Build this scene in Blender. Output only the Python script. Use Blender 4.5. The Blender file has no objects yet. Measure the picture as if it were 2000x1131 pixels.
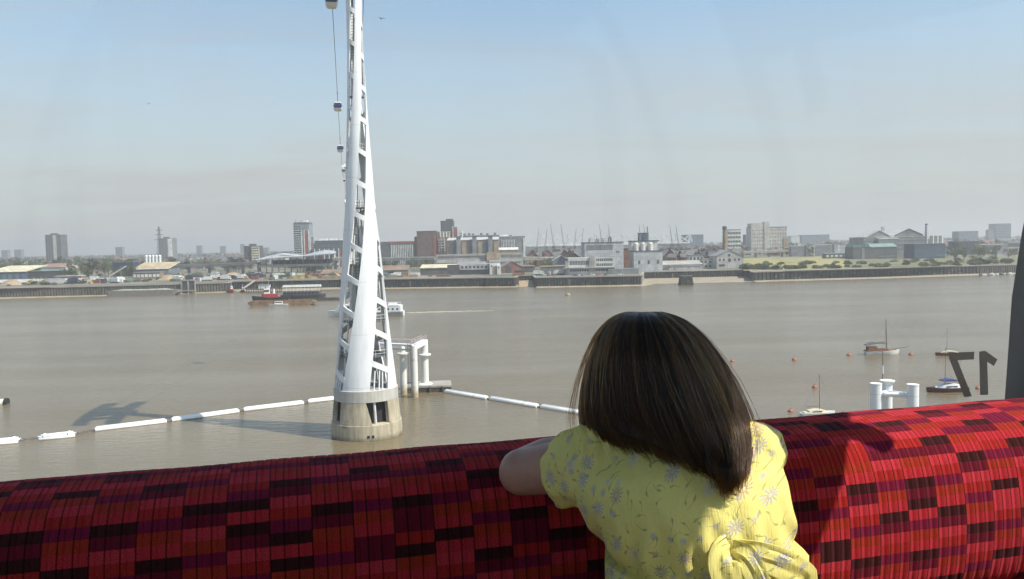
import bpy, bmesh, math, random
from math import sin, cos, pi, radians as R, sqrt, atan2
from mathutils import Vector, Matrix, noise as mnoise

# ------------------------------------------------------------------ camera, sky, sun, exposure
S = bpy.context.scene
COL = S.collection
EYE = Vector((0, 0, 32.0))          # eye height over the river
F = 1600.0                          # focal length in pixels of a 2000 px wide picture
PITCH, ROLL = R(3.2), R(-1.2)
cam_d = bpy.data.cameras.new('camera'); cam = bpy.data.objects.new('camera', cam_d); COL.objects.link(cam)
cam_d.sensor_width = 36; cam_d.lens = 36 * F / 2000; cam_d.clip_start = 0.02; cam_d.clip_end = 40000
CAMR = Matrix.Rotation(pi / 2 - PITCH, 3, 'X') @ Matrix.Rotation(ROLL, 3, 'Z')
cam.matrix_world = Matrix.Translation(EYE) @ CAMR.to_4x4()
S.camera = cam

SUN_DIR = Vector((0.545, -0.231, 0.806)).normalized()     # towards the sun: right and a little behind
sun_d = bpy.data.lights.new('sun', 'SUN'); sun_d.energy = 5.0; sun_d.angle = R(0.5); sun_d.color = (1.0, 0.94, 0.84)
sun = bpy.data.objects.new('sun', sun_d); COL.objects.link(sun)
sun.rotation_euler = SUN_DIR.to_track_quat('Z', 'Y').to_euler(); sun.location = (60, -30, 140)

W = bpy.data.worlds.new('World'); S.world = W; W.use_nodes = True
def world_nodes():
    nt = W.node_tree; nt.nodes.clear(); N = nt.nodes.new; L = nt.links.new
    out = N('ShaderNodeOutputWorld'); bg = N('ShaderNodeBackground'); bg.inputs['Strength'].default_value = 0.15
    sky = N('ShaderNodeTexSky'); sky.sky_type = 'NISHITA'; sky.sun_disc = False
    sky.sun_elevation = math.asin(SUN_DIR.z); sky.sun_rotation = atan2(SUN_DIR.x, SUN_DIR.y)
    sky.altitude = 30; sky.air_density = 1.0; sky.dust_density = 1.0; sky.ozone_density = 1.0
    # thin high cloud, drawn out sideways, over the whole dome
    tc = N('ShaderNodeTexCoord'); sep = N('ShaderNodeSeparateXYZ'); L(tc.outputs['Generated'], sep.inputs[0])
    ad = N('ShaderNodeMath'); ad.operation = 'ADD'; ad.inputs[1].default_value = 0.16; L(sep.outputs['Z'], ad.inputs[0])
    dx = N('ShaderNodeMath'); dx.operation = 'DIVIDE'; L(sep.outputs['X'], dx.inputs[0]); L(ad.outputs[0], dx.inputs[1])
    dy = N('ShaderNodeMath'); dy.operation = 'DIVIDE'; L(sep.outputs['Y'], dy.inputs[0]); L(ad.outputs[0], dy.inputs[1])
    cb = N('ShaderNodeCombineXYZ'); L(dx.outputs[0], cb.inputs[0]); L(dy.outputs[0], cb.inputs[1])
    mp = N('ShaderNodeMapping'); mp.inputs['Scale'].default_value = (0.55, 1.5, 1); mp.inputs['Rotation'].default_value = (0, 0, 0.25)
    mp.inputs['Location'].default_value = (3.1, 1.7, 0)
    L(cb.outputs[0], mp.inputs[0])
    nz = N('ShaderNodeTexNoise'); nz.inputs['Scale'].default_value = 0.8; nz.inputs['Detail'].default_value = 7; nz.inputs['Roughness'].default_value = 0.62
    nz.inputs['Distortion'].default_value = 0.6
    L(mp.outputs[0], nz.inputs[0])
    rp = N('ShaderNodeMapRange'); rp.inputs['From Min'].default_value = 0.46; rp.inputs['From Max'].default_value = 0.78
    rp.inputs['To Min'].default_value = 0.0; rp.inputs['To Max'].default_value = 0.30; L(nz.outputs['Fac'], rp.inputs['Value'])
    ve = N('ShaderNodeMapRange'); ve.interpolation_type = 'SMOOTHSTEP'; ve.inputs['From Min'].default_value = -0.02; ve.inputs['From Max'].default_value = 0.42     # the veil thickens towards the horizon all round
    ve.inputs['To Min'].default_value = 0.95; ve.inputs['To Max'].default_value = 0.05; L(sep.outputs['Z'], ve.inputs['Value'])
    sm = N('ShaderNodeMath'); sm.operation = 'ADD'; sm.use_clamp = True; L(rp.outputs[0], sm.inputs[0]); L(ve.outputs[0], sm.inputs[1])
    mix = N('ShaderNodeMix'); mix.data_type = 'RGBA'; L(sm.outputs[0], mix.inputs['Factor'])
    mix.inputs['B'].default_value = (3.06, 3.11, 3.12, 1)
    tn = N('ShaderNodeMix'); tn.data_type = 'RGBA'; tn.blend_type = 'MULTIPLY'; tn.inputs['Factor'].default_value = 1.0; tn.inputs['B'].default_value = (0.88, 1.06, 1.06, 1); L(sky.outputs[0], tn.inputs['A']); L(tn.outputs['Result'], mix.inputs['A'])
    L(mix.outputs['Result'], bg.inputs[0]); L(bg.outputs[0], out.inputs[0])
world_nodes()
S.view_settings.view_transform = 'Standard'; S.view_settings.look = 'None'
S.view_settings.exposure = 0.32; S.view_settings.gamma = 1.0; S.view_settings.use_curve_mapping = False
S.render.engine = 'CYCLES'; S.cycles.use_denoising = True
S.cycles.max_bounces = 5; S.cycles.transparent_max_bounces = 12; S.cycles.volume_bounces = 0
S.cycles.diffuse_bounces = 2; S.cycles.glossy_bounces = 2; S.cycles.sample_clamp_indirect = 6
S.cycles.volume_step_rate = 4

# ------------------------------------------------------------------ helpers
def ray(px, py):
    return CAMR @ Vector(((px - 1000) / F, -(py - 565.5) / F, -1.0))
def at(px, py, Y):                   # the point of a pixel's ray at forward distance Y
    d = ray(px, py); return EYE + d * (Y / d.y)
def on(px, py, z=0.0):               # the point of a pixel's ray at height z
    d = ray(px, py); return EYE + d * ((z - EYE.z) / d.z)
GZ = 7.2                             # quay and town ground level
rnd = random.Random(7)

MATS = {}
def mat(name, col, rough=0.7, var=0.18, scale=0.5, metal=0.0, bump=0.0, spec=0.4, streak=0.0, bscale=None, dirt=None, coat=0.0, panel=None, tide=None, seam=None):
    """plain surface with uneven tone, optional vertical weather streaks and fine relief"""
    if name in MATS: return MATS[name]
    m = bpy.data.materials.new(name); MATS[name] = m; m.use_nodes = True
    nt = m.node_tree; b = nt.nodes['Principled BSDF']; N = nt.nodes.new; L = nt.links.new
    b.inputs['Roughness'].default_value = rough; b.inputs['Metallic'].default_value = metal
    b.inputs['Specular IOR Level'].default_value = spec; b.inputs['Coat Weight'].default_value = coat
    tc = N('ShaderNodeTexCoord')
    nz = N('ShaderNodeTexNoise'); nz.inputs['Scale'].default_value = scale; nz.inputs['Detail'].default_value = 6; nz.inputs['Roughness'].default_value = 0.6
    L(tc.outputs['Object'], nz.inputs['Vector'])
    mr = N('ShaderNodeMapRange'); mr.inputs['From Min'].default_value = 0.25; mr.inputs['From Max'].default_value = 0.75
    mr.inputs['To Min'].default_value = 1 - var; mr.inputs['To Max'].default_value = 1 + var; L(nz.outputs['Fac'], mr.inputs['Value'])
    last = mr.outputs[0]
    if streak > 0:
        mp = N('ShaderNodeMapping'); mp.inputs['Scale'].default_value = (1.3, 1.3, 0.09); L(tc.outputs['Object'], mp.inputs[0])
        n2 = N('ShaderNodeTexNoise'); n2.inputs['Scale'].default_value = 1.6; n2.inputs['Detail'].default_value = 5; L(mp.outputs[0], n2.inputs['Vector'])
        m2 = N('ShaderNodeMapRange'); m2.inputs['From Min'].default_value = 0.35; m2.inputs['From Max'].default_value = 0.7
        m2.inputs['To Min'].default_value = 1.0; m2.inputs['To Max'].default_value = 1 - streak; L(n2.outputs['Fac'], m2.inputs['Value'])
        mu = N('ShaderNodeMath'); mu.operation = 'MULTIPLY'; L(last, mu.inputs[0]); L(m2.outputs[0], mu.inputs[1]); last = mu.outputs[0]
    if panel:                        # cladding sheets and courses, each of a slightly different tone
        sx = N('ShaderNodeSeparateXYZ'); L(tc.outputs['Object'], sx.inputs[0]); xy = N('ShaderNodeMath'); xy.operation = 'ADD'; L(sx.outputs['X'], xy.inputs[0]); L(sx.outputs['Y'], xy.inputs[1])
        cb = N('ShaderNodeCombineXYZ'); L(xy.outputs[0], cb.inputs[0]); L(sx.outputs['Z'], cb.inputs[1]); bk = N('ShaderNodeTexBrick'); L(cb.outputs[0], bk.inputs['Vector'])
        bk.inputs['Color1'].default_value = (1 - panel[2],) * 3 + (1,); bk.inputs['Color2'].default_value = (1 + panel[2] * .8,) * 3 + (1,); bk.inputs['Mortar'].default_value = (1 - panel[2] * 1.9,) * 3 + (1,)
        bk.inputs['Scale'].default_value = 1; bk.inputs['Brick Width'].default_value = panel[0]; bk.inputs['Row Height'].default_value = panel[1]; bk.inputs['Mortar Size'].default_value = .09; bk.offset = .5
        mu = N('ShaderNodeMath'); mu.operation = 'MULTIPLY'; L(last, mu.inputs[0]); L(bk.outputs['Color'], mu.inputs[1]); last = mu.outputs[0]
    if seam:                         # weld seams at even heights
        sx = N('ShaderNodeSeparateXYZ'); L(tc.outputs['Object'], sx.inputs[0]); fr = N('ShaderNodeMath'); fr.operation = 'WRAP'; fr.inputs[1].default_value = seam; fr.inputs[2].default_value = 0; L(sx.outputs['Z'], fr.inputs[0])
        lt = N('ShaderNodeMath'); lt.operation = 'LESS_THAN'; lt.inputs[1].default_value = .09; L(fr.outputs[0], lt.inputs[0]); ma = N('ShaderNodeMath'); ma.operation = 'MULTIPLY_ADD'; ma.inputs[1].default_value = -.22; ma.inputs[2].default_value = 1; L(lt.outputs[0], ma.inputs[0])
        mu = N('ShaderNodeMath'); mu.operation = 'MULTIPLY'; L(last, mu.inputs[0]); L(ma.outputs[0], mu.inputs[1]); last = mu.outputs[0]
    vm = N('ShaderNodeVectorMath'); vm.operation = 'SCALE'; vm.inputs[0].default_value = col[:3]; L(last, vm.inputs['Scale'])
    fin = vm.outputs[0]
    if dirt:
        n3 = N('ShaderNodeTexNoise'); n3.inputs['Scale'].default_value = dirt[1]; n3.inputs['Detail'].default_value = 8; L(tc.outputs['Object'], n3.inputs['Vector'])
        m3 = N('ShaderNodeMapRange'); m3.inputs['From Min'].default_value = dirt[2]; m3.inputs['From Max'].default_value = dirt[2] + 0.12; L(n3.outputs['Fac'], m3.inputs['Value'])
        mx = N('ShaderNodeMix'); mx.data_type = 'RGBA'; L(m3.outputs[0], mx.inputs['Factor']); L(fin, mx.inputs['A']); mx.inputs['B'].default_value = (*dirt[0], 1); fin = mx.outputs['Result']
    if tide:                         # weed and silt left below the tide line
        sz = N('ShaderNodeSeparateXYZ'); L(tc.outputs['Object'], sz.inputs[0]); nt_ = N('ShaderNodeTexNoise'); nt_.inputs['Scale'].default_value = 1.1; nt_.inputs['Detail'].default_value = 5; L(tc.outputs['Object'], nt_.inputs['Vector'])
        ad = N('ShaderNodeMath'); ad.operation = 'MULTIPLY_ADD'; ad.inputs[1].default_value = tide[2]; L(nt_.outputs['Fac'], ad.inputs[0]); L(sz.outputs['Z'], ad.inputs[2])
        mt = N('ShaderNodeMapRange'); mt.inputs['From Min'].default_value = tide[1]; mt.inputs['From Max'].default_value = tide[1] + tide[2]; mt.inputs['To Min'].default_value = .85; mt.inputs['To Max'].default_value = 0; L(ad.outputs[0], mt.inputs['Value'])
        mx = N('ShaderNodeMix'); mx.data_type = 'RGBA'; L(mt.outputs[0], mx.inputs['Factor']); L(fin, mx.inputs['A']); mx.inputs['B'].default_value = (*tide[0], 1); fin = mx.outputs['Result']
    L(fin, b.inputs['Base Color'])
    if bump:
        n4 = N('ShaderNodeTexNoise'); n4.inputs['Scale'].default_value = bscale or scale * 6; n4.inputs['Detail'].default_value = 5; L(tc.outputs['Object'], n4.inputs['Vector'])
        bp = N('ShaderNodeBump'); bp.inputs['Strength'].default_value = bump; bp.inputs['Distance'].default_value = 0.05; L(n4.outputs['Fac'], bp.inputs['Height']); L(bp.outputs[0], b.inputs['Normal'])
    return m

class MB:
    """collects shapes; build() links them as one mesh object"""
    def __init__(s): s.v = []; s.f = []; s.mi = []; s.m = 0; s.uv = None
    def add(s, vs, fs):
        o = len(s.v); s.v += [tuple(v) for v in vs]; s.f += [tuple(i + o for i in f) for f in fs]; s.mi += [s.m] * len(fs); return s
    def box(s, x0, x1, y0, y1, z0, z1, M=None):
        vs = [Vector((x, y, z)) for z in (z0, z1) for y in (y0, y1) for x in (x0, x1)]
        if M: vs = [M @ v for v in vs]
        return s.add(vs, [(0, 2, 3, 1), (4, 5, 7, 6), (0, 1, 5, 4), (1, 3, 7, 5), (3, 2, 6, 7), (2, 0, 4, 6)])
    def cbox(s, c, sx, sy, sz, rz=0.0):
        return s.box(-sx / 2, sx / 2, -sy / 2, sy / 2, -sz / 2, sz / 2, Matrix.Translation(Vector(c)) @ Matrix.Rotation(rz, 4, 'Z'))
    def tube(s, p0, p1, r0, r1=None, n=8, cap=True):
        return s.path([p0, p1], [r0, r0 if r1 is None else r1], n, cap)
    def path(s, pts, rads, n=8, cap=True):
        pts = [Vector(p) for p in pts]
        if not hasattr(rads, '__len__'): rads = [rads] * len(pts)
        vs = []; up = None
        for i, p in enumerate(pts):
            t = (pts[min(i + 1, len(pts) - 1)] - pts[max(i - 1, 0)]).normalized()
            if up is None: up = Vector((0, 0, 1)) if abs(t.z) < 0.9 else Vector((1, 0, 0))
            a = t.cross(up).normalized(); b = a.cross(t).normalized(); up = b
            for k in range(n):
                an = 2 * pi * k / n; vs.append(p + (a * cos(an) + b * sin(an)) * rads[i])
        fs = [(i * n + k, i * n + (k + 1) % n, (i + 1) * n + (k + 1) % n, (i + 1) * n + k) for i in range(len(pts) - 1) for k in range(n)]
        if cap: fs += [tuple(range(n - 1, -1, -1)), tuple((len(pts) - 1) * n + k for k in range(n))]
        return s.add(vs, fs)
    def bar(s, p0, p1, w, h):        # a rectangular bar
        p0, p1 = Vector(p0), Vector(p1); t = (p1 - p0).normalized(); up = Vector((0, 0, 1)) if abs(t.z) < 0.95 else Vector((0, 1, 0))
        a = t.cross(up).normalized() * w / 2; b = a.cross(t).normalized() * h / 2
        vs = [p + q for p in (p0, p1) for q in (-a - b, a - b, a + b, -a + b)]
        return s.add(vs, [(0, 1, 2, 3), (7, 6, 5, 4), (0, 4, 5, 1), (1, 5, 6, 2), (2, 6, 7, 3), (3, 7, 4, 0)])
    def lathe(s, prof, n=20, c=(0, 0, 0)):
        vs = [(c[0] + r * cos(2 * pi * k / n), c[1] + r * sin(2 * pi * k / n), c[2] + z) for r, z in prof for k in range(n)]
        fs = [(i * n + k, i * n + (k + 1) % n, (i + 1) * n + (k + 1) % n, (i + 1) * n + k) for i in range(len(prof) - 1) for k in range(n)]
        fs += [tuple(range(n - 1, -1, -1)), tuple((len(prof) - 1) * n + k for k in range(n))]
        return s.add(vs, fs)
    def loft(s, rings, cap=True, closed=True):
        n = len(rings[0]); vs = [v for r in rings for v in r]; kk = n if closed else n - 1
        fs = [(i * n + k, i * n + (k + 1) % n, (i + 1) * n + (k + 1) % n, (i + 1) * n + k) for i in range(len(rings) - 1) for k in range(kk)]
        if cap: fs += [tuple(range(n - 1, -1, -1)), tuple((len(rings) - 1) * n + k for k in range(n))]
        return s.add(vs, fs)
    def prism(s, poly, y0, y1):      # outline in x,z pulled along y
        n = len(poly); vs = [(x, y0, z) for x, z in poly] + [(x, y1, z) for x, z in poly]
        fs = [tuple(range(n)), tuple(range(2 * n - 1, n - 1, -1))] + [((k + 1) % n, k, n + k, n + (k + 1) % n) for k in range(n)]
        return s.add(vs, fs)
    def flat(s, poly, z0, z1):       # outline in x,y pulled up
        n = len(poly); vs = [(x, y, z0) for x, y in poly] + [(x, y, z1) for x, y in poly]
        fs = [tuple(range(n - 1, -1, -1)), tuple(range(n, 2 * n))] + [(k, (k + 1) % n, n + (k + 1) % n, n + k) for k in range(n)]
        return s.add(vs, fs)
    def gable(s, x0, x1, y0, y1, z0, zr, along='x', over=0.4, t=0.25):   # a pitched roof of real thickness
        if along == 'x':
            ym = (y0 + y1) / 2; pr = [(y0 - over, z0), (ym, zr), (y1 + over, z0), (y1 + over, z0 - t), (ym, zr - t), (y0 - over, z0 - t)]
            n = 6; vs = [(x0 - over, y, z) for y, z in pr] + [(x1 + over, y, z) for y, z in pr]
        else:
            xm = (x0 + x1) / 2; pr = [(x0 - over, z0), (xm, zr), (x1 + over, z0), (x1 + over, z0 - t), (xm, zr - t), (x0 - over, z0 - t)]
            n = 6; vs = [(x, y0 - over, z) for x, z in pr] + [(x, y1 + over, z) for x, z in pr]
        return s.add(vs, [(0, 1, 4, 5), (1, 2, 3, 4), (11, 10, 7, 6), (10, 9, 8, 7)] + [(k, k + 6, (k + 1) % 6 + 6, (k + 1) % 6) for k in range(6)])
    def build(s, name, m, parent=None, smooth=False, fix=True):
        me = bpy.data.meshes.new(name); me.from_pydata(s.v, [], s.f)
        for q in (m if isinstance(m, (list, tuple)) else [m]): me.materials.append(q)
        if any(s.mi): me.polygons.foreach_set('material_index', s.mi)
        if fix:
            bm = bmesh.new(); bm.from_mesh(me); bmesh.ops.recalc_face_normals(bm, faces=bm.faces); bm.to_mesh(me); bm.free()
        if smooth: me.polygons.foreach_set('use_smooth', [True] * len(me.polygons))
        me.update()
        o = bpy.data.objects.new(name, me); COL.objects.link(o)
        if parent: o.parent = parent
        return o

def tag(o, label=None, cat=None, group=None, kind=None):
    if label: o['label'] = label
    if cat: o['category'] = cat
    if group: o['group'] = group
    if kind: o['kind'] = kind
    return o
def thing(name, label, cat, loc=(0, 0, 0), rz=0.0, group=None):
    o = bpy.data.objects.new(name, None); COL.objects.link(o); o.location = loc; o.rotation_euler = (0, 0, rz); o.empty_display_size = 0.2
    return tag(o, label, cat, group)
def copy_tree(o, parent=None):
    c = o.copy(); COL.objects.link(c); c.parent = parent
    for ch in list(o.children): copy_tree(ch, c)
    return c
def autosmooth(o, deg=40):
    me = o.data
    bm = bmesh.new(); bm.from_mesh(me)
    for f in bm.faces: f.smooth = True
    for e in bm.edges:
        if len(e.link_faces) == 2 and e.calc_face_angle(0) > R(deg): e.smooth = False
    bm.to_mesh(me); bm.free(); return o
def lerp_table(t, x):
    if x <= t[0][0]: return t[0][1]
    for (a, fa), (b, fb) in zip(t, t[1:]):
        if x <= b: return fa + (fb - fa) * (x - a) / (b - a)
    return t[-1][1]
def smooth_table(t, x):              # the same with a soft passage through the knots
    h = (t[-1][0] - t[0][0]) / len(t) * 0.3
    return sum(lerp_table(t, x + d * h) for d in (-1, -.5, 0, .5, 1)) / 5
# ------------------------------------------------------------------ river, banks, ground
def water_material():
    m = bpy.data.materials.new('river_water'); m.use_nodes = True; nt = m.node_tree; N = nt.nodes.new; L = nt.links.new
    b = nt.nodes['Principled BSDF']; b.inputs['Roughness'].default_value = 0.16; b.inputs['IOR'].default_value = 1.33
    tc = N('ShaderNodeTexCoord')
    def noise(sc, mapscale, det, rough=0.55):
        mp = N('ShaderNodeMapping'); mp.inputs['Scale'].default_value = mapscale; mp.inputs['Rotation'].default_value = (0, 0, 0.12); L(tc.outputs['Object'], mp.inputs[0])
        n = N('ShaderNodeTexNoise'); n.inputs['Scale'].default_value = sc; n.inputs['Detail'].default_value = det; n.inputs['Roughness'].default_value = rough; L(mp.outputs[0], n.inputs['Vector']); return n.outputs['Fac']
    big = noise(0.012, (0.5, 1.6, 1), 5)
    cr = N('ShaderNodeMix'); cr.data_type = 'RGBA'; cr.inputs['A'].default_value = (0.150, 0.116, 0.066, 1); cr.inputs['B'].default_value = (0.182, 0.143, 0.086, 1)
    mr = N('ShaderNodeMapRange'); mr.inputs['From Min'].default_value = 0.35; mr.inputs['From Max'].default_value = 0.65; L(big, mr.inputs['Value']); L(mr.outputs[0], cr.inputs['Factor'])
    L(cr.outputs['Result'], b.inputs['Base Color'])
    slick = noise(0.02, (0.35, 1.8, 1), 6, 0.6)
    sr = N('ShaderNodeMapRange'); sr.inputs['From Min'].default_value = 0.4; sr.inputs['From Max'].default_value = 0.62; sr.inputs['To Min'].default_value = 0.45; sr.inputs['To Max'].default_value = 1.0; L(slick, sr.inputs['Value'])
    w1 = noise(0.55, (0.6, 1.3, 1), 4); w2 = noise(2.6, (0.7, 1.2, 1), 3)
    ma = N('ShaderNodeMath'); ma.operation = 'MULTIPLY_ADD'; L(w2, ma.inputs[0]); ma.inputs[1].default_value = 0.3; L(w1, ma.inputs[2])
    bp = N('ShaderNodeBump'); bp.inputs['Distance'].default_value = 0.32; L(sr.outputs[0], bp.inputs['Strength']); L(ma.outputs[0], bp.inputs['Height'])
    L(bp.outputs[0], b.inputs['Normal'])
    return m
M_water = water_material()
M_mud = mat('foreshore_mud', (0.29, 0.245, 0.175), 0.8, 0.3, 0.12, bump=0.3)
M_ground = mat('yard_ground', (0.19, 0.17, 0.14), 0.9, 0.4, 0.03, dirt=((0.085, 0.10, 0.05), 0.012, 0.48))
M_conc = mat('weathered_concrete', (0.36, 0.335, 0.29), 0.85, 0.2, 0.3, streak=0.3)

o = MB().add([(-9000, -600, 0), (9000, -600, 0), (9000, 1400, 0), (-9000, 1400, 0)], [(0, 1, 2, 3)]).build('water', M_water); tag(o, kind='structure')

# foot of the river wall, from left to right: (pixel column, forward distance)
def bx(px, Y): return at(px, 480, Y).x
BANK = [(-1200, 588), (-300, 590), (0, 596), (210, 604), (440, 618), (450, 640), (660, 640), (740, 624), (944, 612), (946, 610), (1004, 606),
        (1012, 640), (1040, 642), (1046, 594), (1252, 590), (1256, 660), (1462, 664), (1470, 612), (1740, 626), (1912, 646), (2300, 672), (3200, 720)]
BP = [(bx(px, Y), Y) for px, Y in BANK]
vs = []; fs = []
for i, (x, y) in enumerate(BP):
    u = (BANK[i][0] - 1000) / F; vs += [(x, y + 0.3, GZ), (u * 1100, 1100, GZ), (u * 9000, 9000, GZ)]
for i in range(len(BP) - 1):
    a = i * 3; fs += [(a, a + 3, a + 4, a + 1), (a + 1, a + 4, a + 5, a + 2)]
tag(MB().add(vs, fs).build('ground', M_ground), kind='structure')

# tide-bared foreshore: a low wedge in front of the walls
vs = []; fs = []; wid = {0: 6, 1: 6, 2: 5, 3: 4, 4: 5, 5: 22, 6: 16, 7: 7, 8: 7, 9: 5, 10: 6, 11: 36, 12: 40, 13: 7, 14: 8, 15: 58, 16: 62, 17: 9, 18: 9, 19: 12, 20: 12, 21: 12}
for i, (x, y) in enumerate(BP):
    w = wid[i]; h = 0.6 + 0.02 * w; vs += [(x, y + 1, h), (x, y - w * 0.45, h * 0.55), (x, y - w, -0.25)]
for i in range(len(BP) - 1):
    a = i * 3; fs += [(a, a + 3, a + 4, a + 1), (a + 1, a + 4, a + 5, a + 2)]
tag(MB().add(vs, fs).build('foreshore', M_mud), kind='structure')

# ------------------------------------------------------------------ river walls: steel sheet piling under a capping beam
M_pile = mat('tarred_sheet_piling', (0.055, 0.056, 0.052), 0.85, 0.35, 0.25, streak=0.45, dirt=((0.19, 0.165, 0.115), 0.35, 0.56))
M_pile2 = mat('weathered_timber_piling', (0.17, 0.155, 0.125), 0.9, 0.4, 0.3, streak=0.5)
M_cap = mat('capping_beam', (0.30, 0.275, 0.235), 0.85, 0.25, 0.2)
def quay(i0, i1, label, top=GZ, m=None, pitch=2.0):
    p, q = BP[i0], BP[i1]; m = m or M_pile
    L = math.hypot(q[0] - p[0], q[1] - p[1]); rz = atan2(q[1] - p[1], q[0] - p[0])
    t = thing('quay_wall', label, 'river wall', (p[0], p[1], 0), rz)
    b = MB(); n = max(4, int(L / pitch)); st = L / n; pts = []
    for k in range(n):
        x = k * st; pts += [(x, 0.0), (x + st * 0.3, 0.0), (x + st * 0.42, -0.55), (x + st * 0.88, -0.55)]
    pts.append((L, 0.0))
    nv = len(pts); b.add([(x, y, z) for z in (-0.6, top - 0.35) for x, y in pts], [(k, k + 1, nv + k + 1, nv + k) for k in range(nv - 1)])
    tag(b.build('sheet_piling', m, t), kind='stuff')
    MB().box(-0.2, L + 0.2, -0.85, 0.9, top - 0.55, top + 0.15).build('capping_beam', M_cap, t)
    return t, L
quay(1, 3, 'long timber-faced river wall at the far left edge', GZ, M_pile2)
quay(3, 4, 'brown river wall between the moored barge and the red tugs', GZ, M_pile2)
quay(4, 5, 'short return wall behind the red and white tug', GZ)
quay(5, 6, 'dark river wall set back behind the moored restaurant boat', GZ)
quay(6, 7, 'dark river wall seen through the white lattice tower', GZ)
quay(7, 8, 'dark river wall right of the lattice tower below the cream-roofed shed', GZ)
quay(9, 10, 'dark river wall below the white building and brick shed', GZ)
quay(10, 11, 'wall side turning in to the left of the slipway', GZ)
quay(11, 12, 'wall at the head of the slipway', GZ)
quay(12, 13, 'wall side turning out to the right of the slipway', GZ)
quay(13, 14, 'tall dark river wall standing forward below the grey factory', GZ)
quay(14, 15, 'pale end wall stepping back beside the sandy beach', GZ, M_conc)
quay(15, 16, 'dark river wall at the back of the sandy beach', GZ)
quay(16, 17, 'dark wall side at the right end of the sandy beach', GZ)
quay(17, 19, 'long dark river wall below the yellow grass field', GZ, None, 3.2)
quay(19, 21, 'overgrown river wall at the far right', GZ, M_pile2)
# ------------------------------------------------------------------ cable car towers
M_white = mat('white_steel', (0.80, 0.815, 0.82), 0.42, 0.05, 0.35, streak=0.10, spec=0.5, seam=8.7)
M_whited = mat('white_steel_fittings', (0.62, 0.62, 0.60), 0.5, 0.2, 1.0)
M_grate = mat('galvanised_grating', (0.16, 0.165, 0.165), 0.5, 0.25, 2.0, metal=0.4)
M_base = mat('tower_base_concrete', (0.47, 0.41, 0.30), 0.85, 0.22, 0.35, streak=0.38, bump=0.25, dirt=((0.12, 0.115, 0.085), 0.33, 0.63), tide=((0.11, 0.10, 0.065), .35, .9))
M_base2 = mat('tower_base_band', (0.52, 0.50, 0.45), 0.8, 0.12, 0.4, streak=0.2)
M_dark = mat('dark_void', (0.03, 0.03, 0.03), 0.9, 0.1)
RT = [(7.8, 5.35), (14, 4.7), (21.8, 3.95), (30.4, 3.26), (39, 2.57), (47.8, 2.04), (56.5, 1.62), (65, 1.33), (72, 1.30), (77, 1.5), (82, 2.0)]
PT = [(7.8, -22), (20, 2.5), (27.8, 20), (37.4, 42), (47.8, 63), (56.5, 92), (69.6, 119), (88, 158)]
TW1 = Vector((-25.35, 139.0, 0)); TW2 = Vector((-128.7, 660.0, 0))
LINE = (TW2 - TW1).normalized(); PERP = Vector((LINE.y, -LINE.x, 0))
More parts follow.
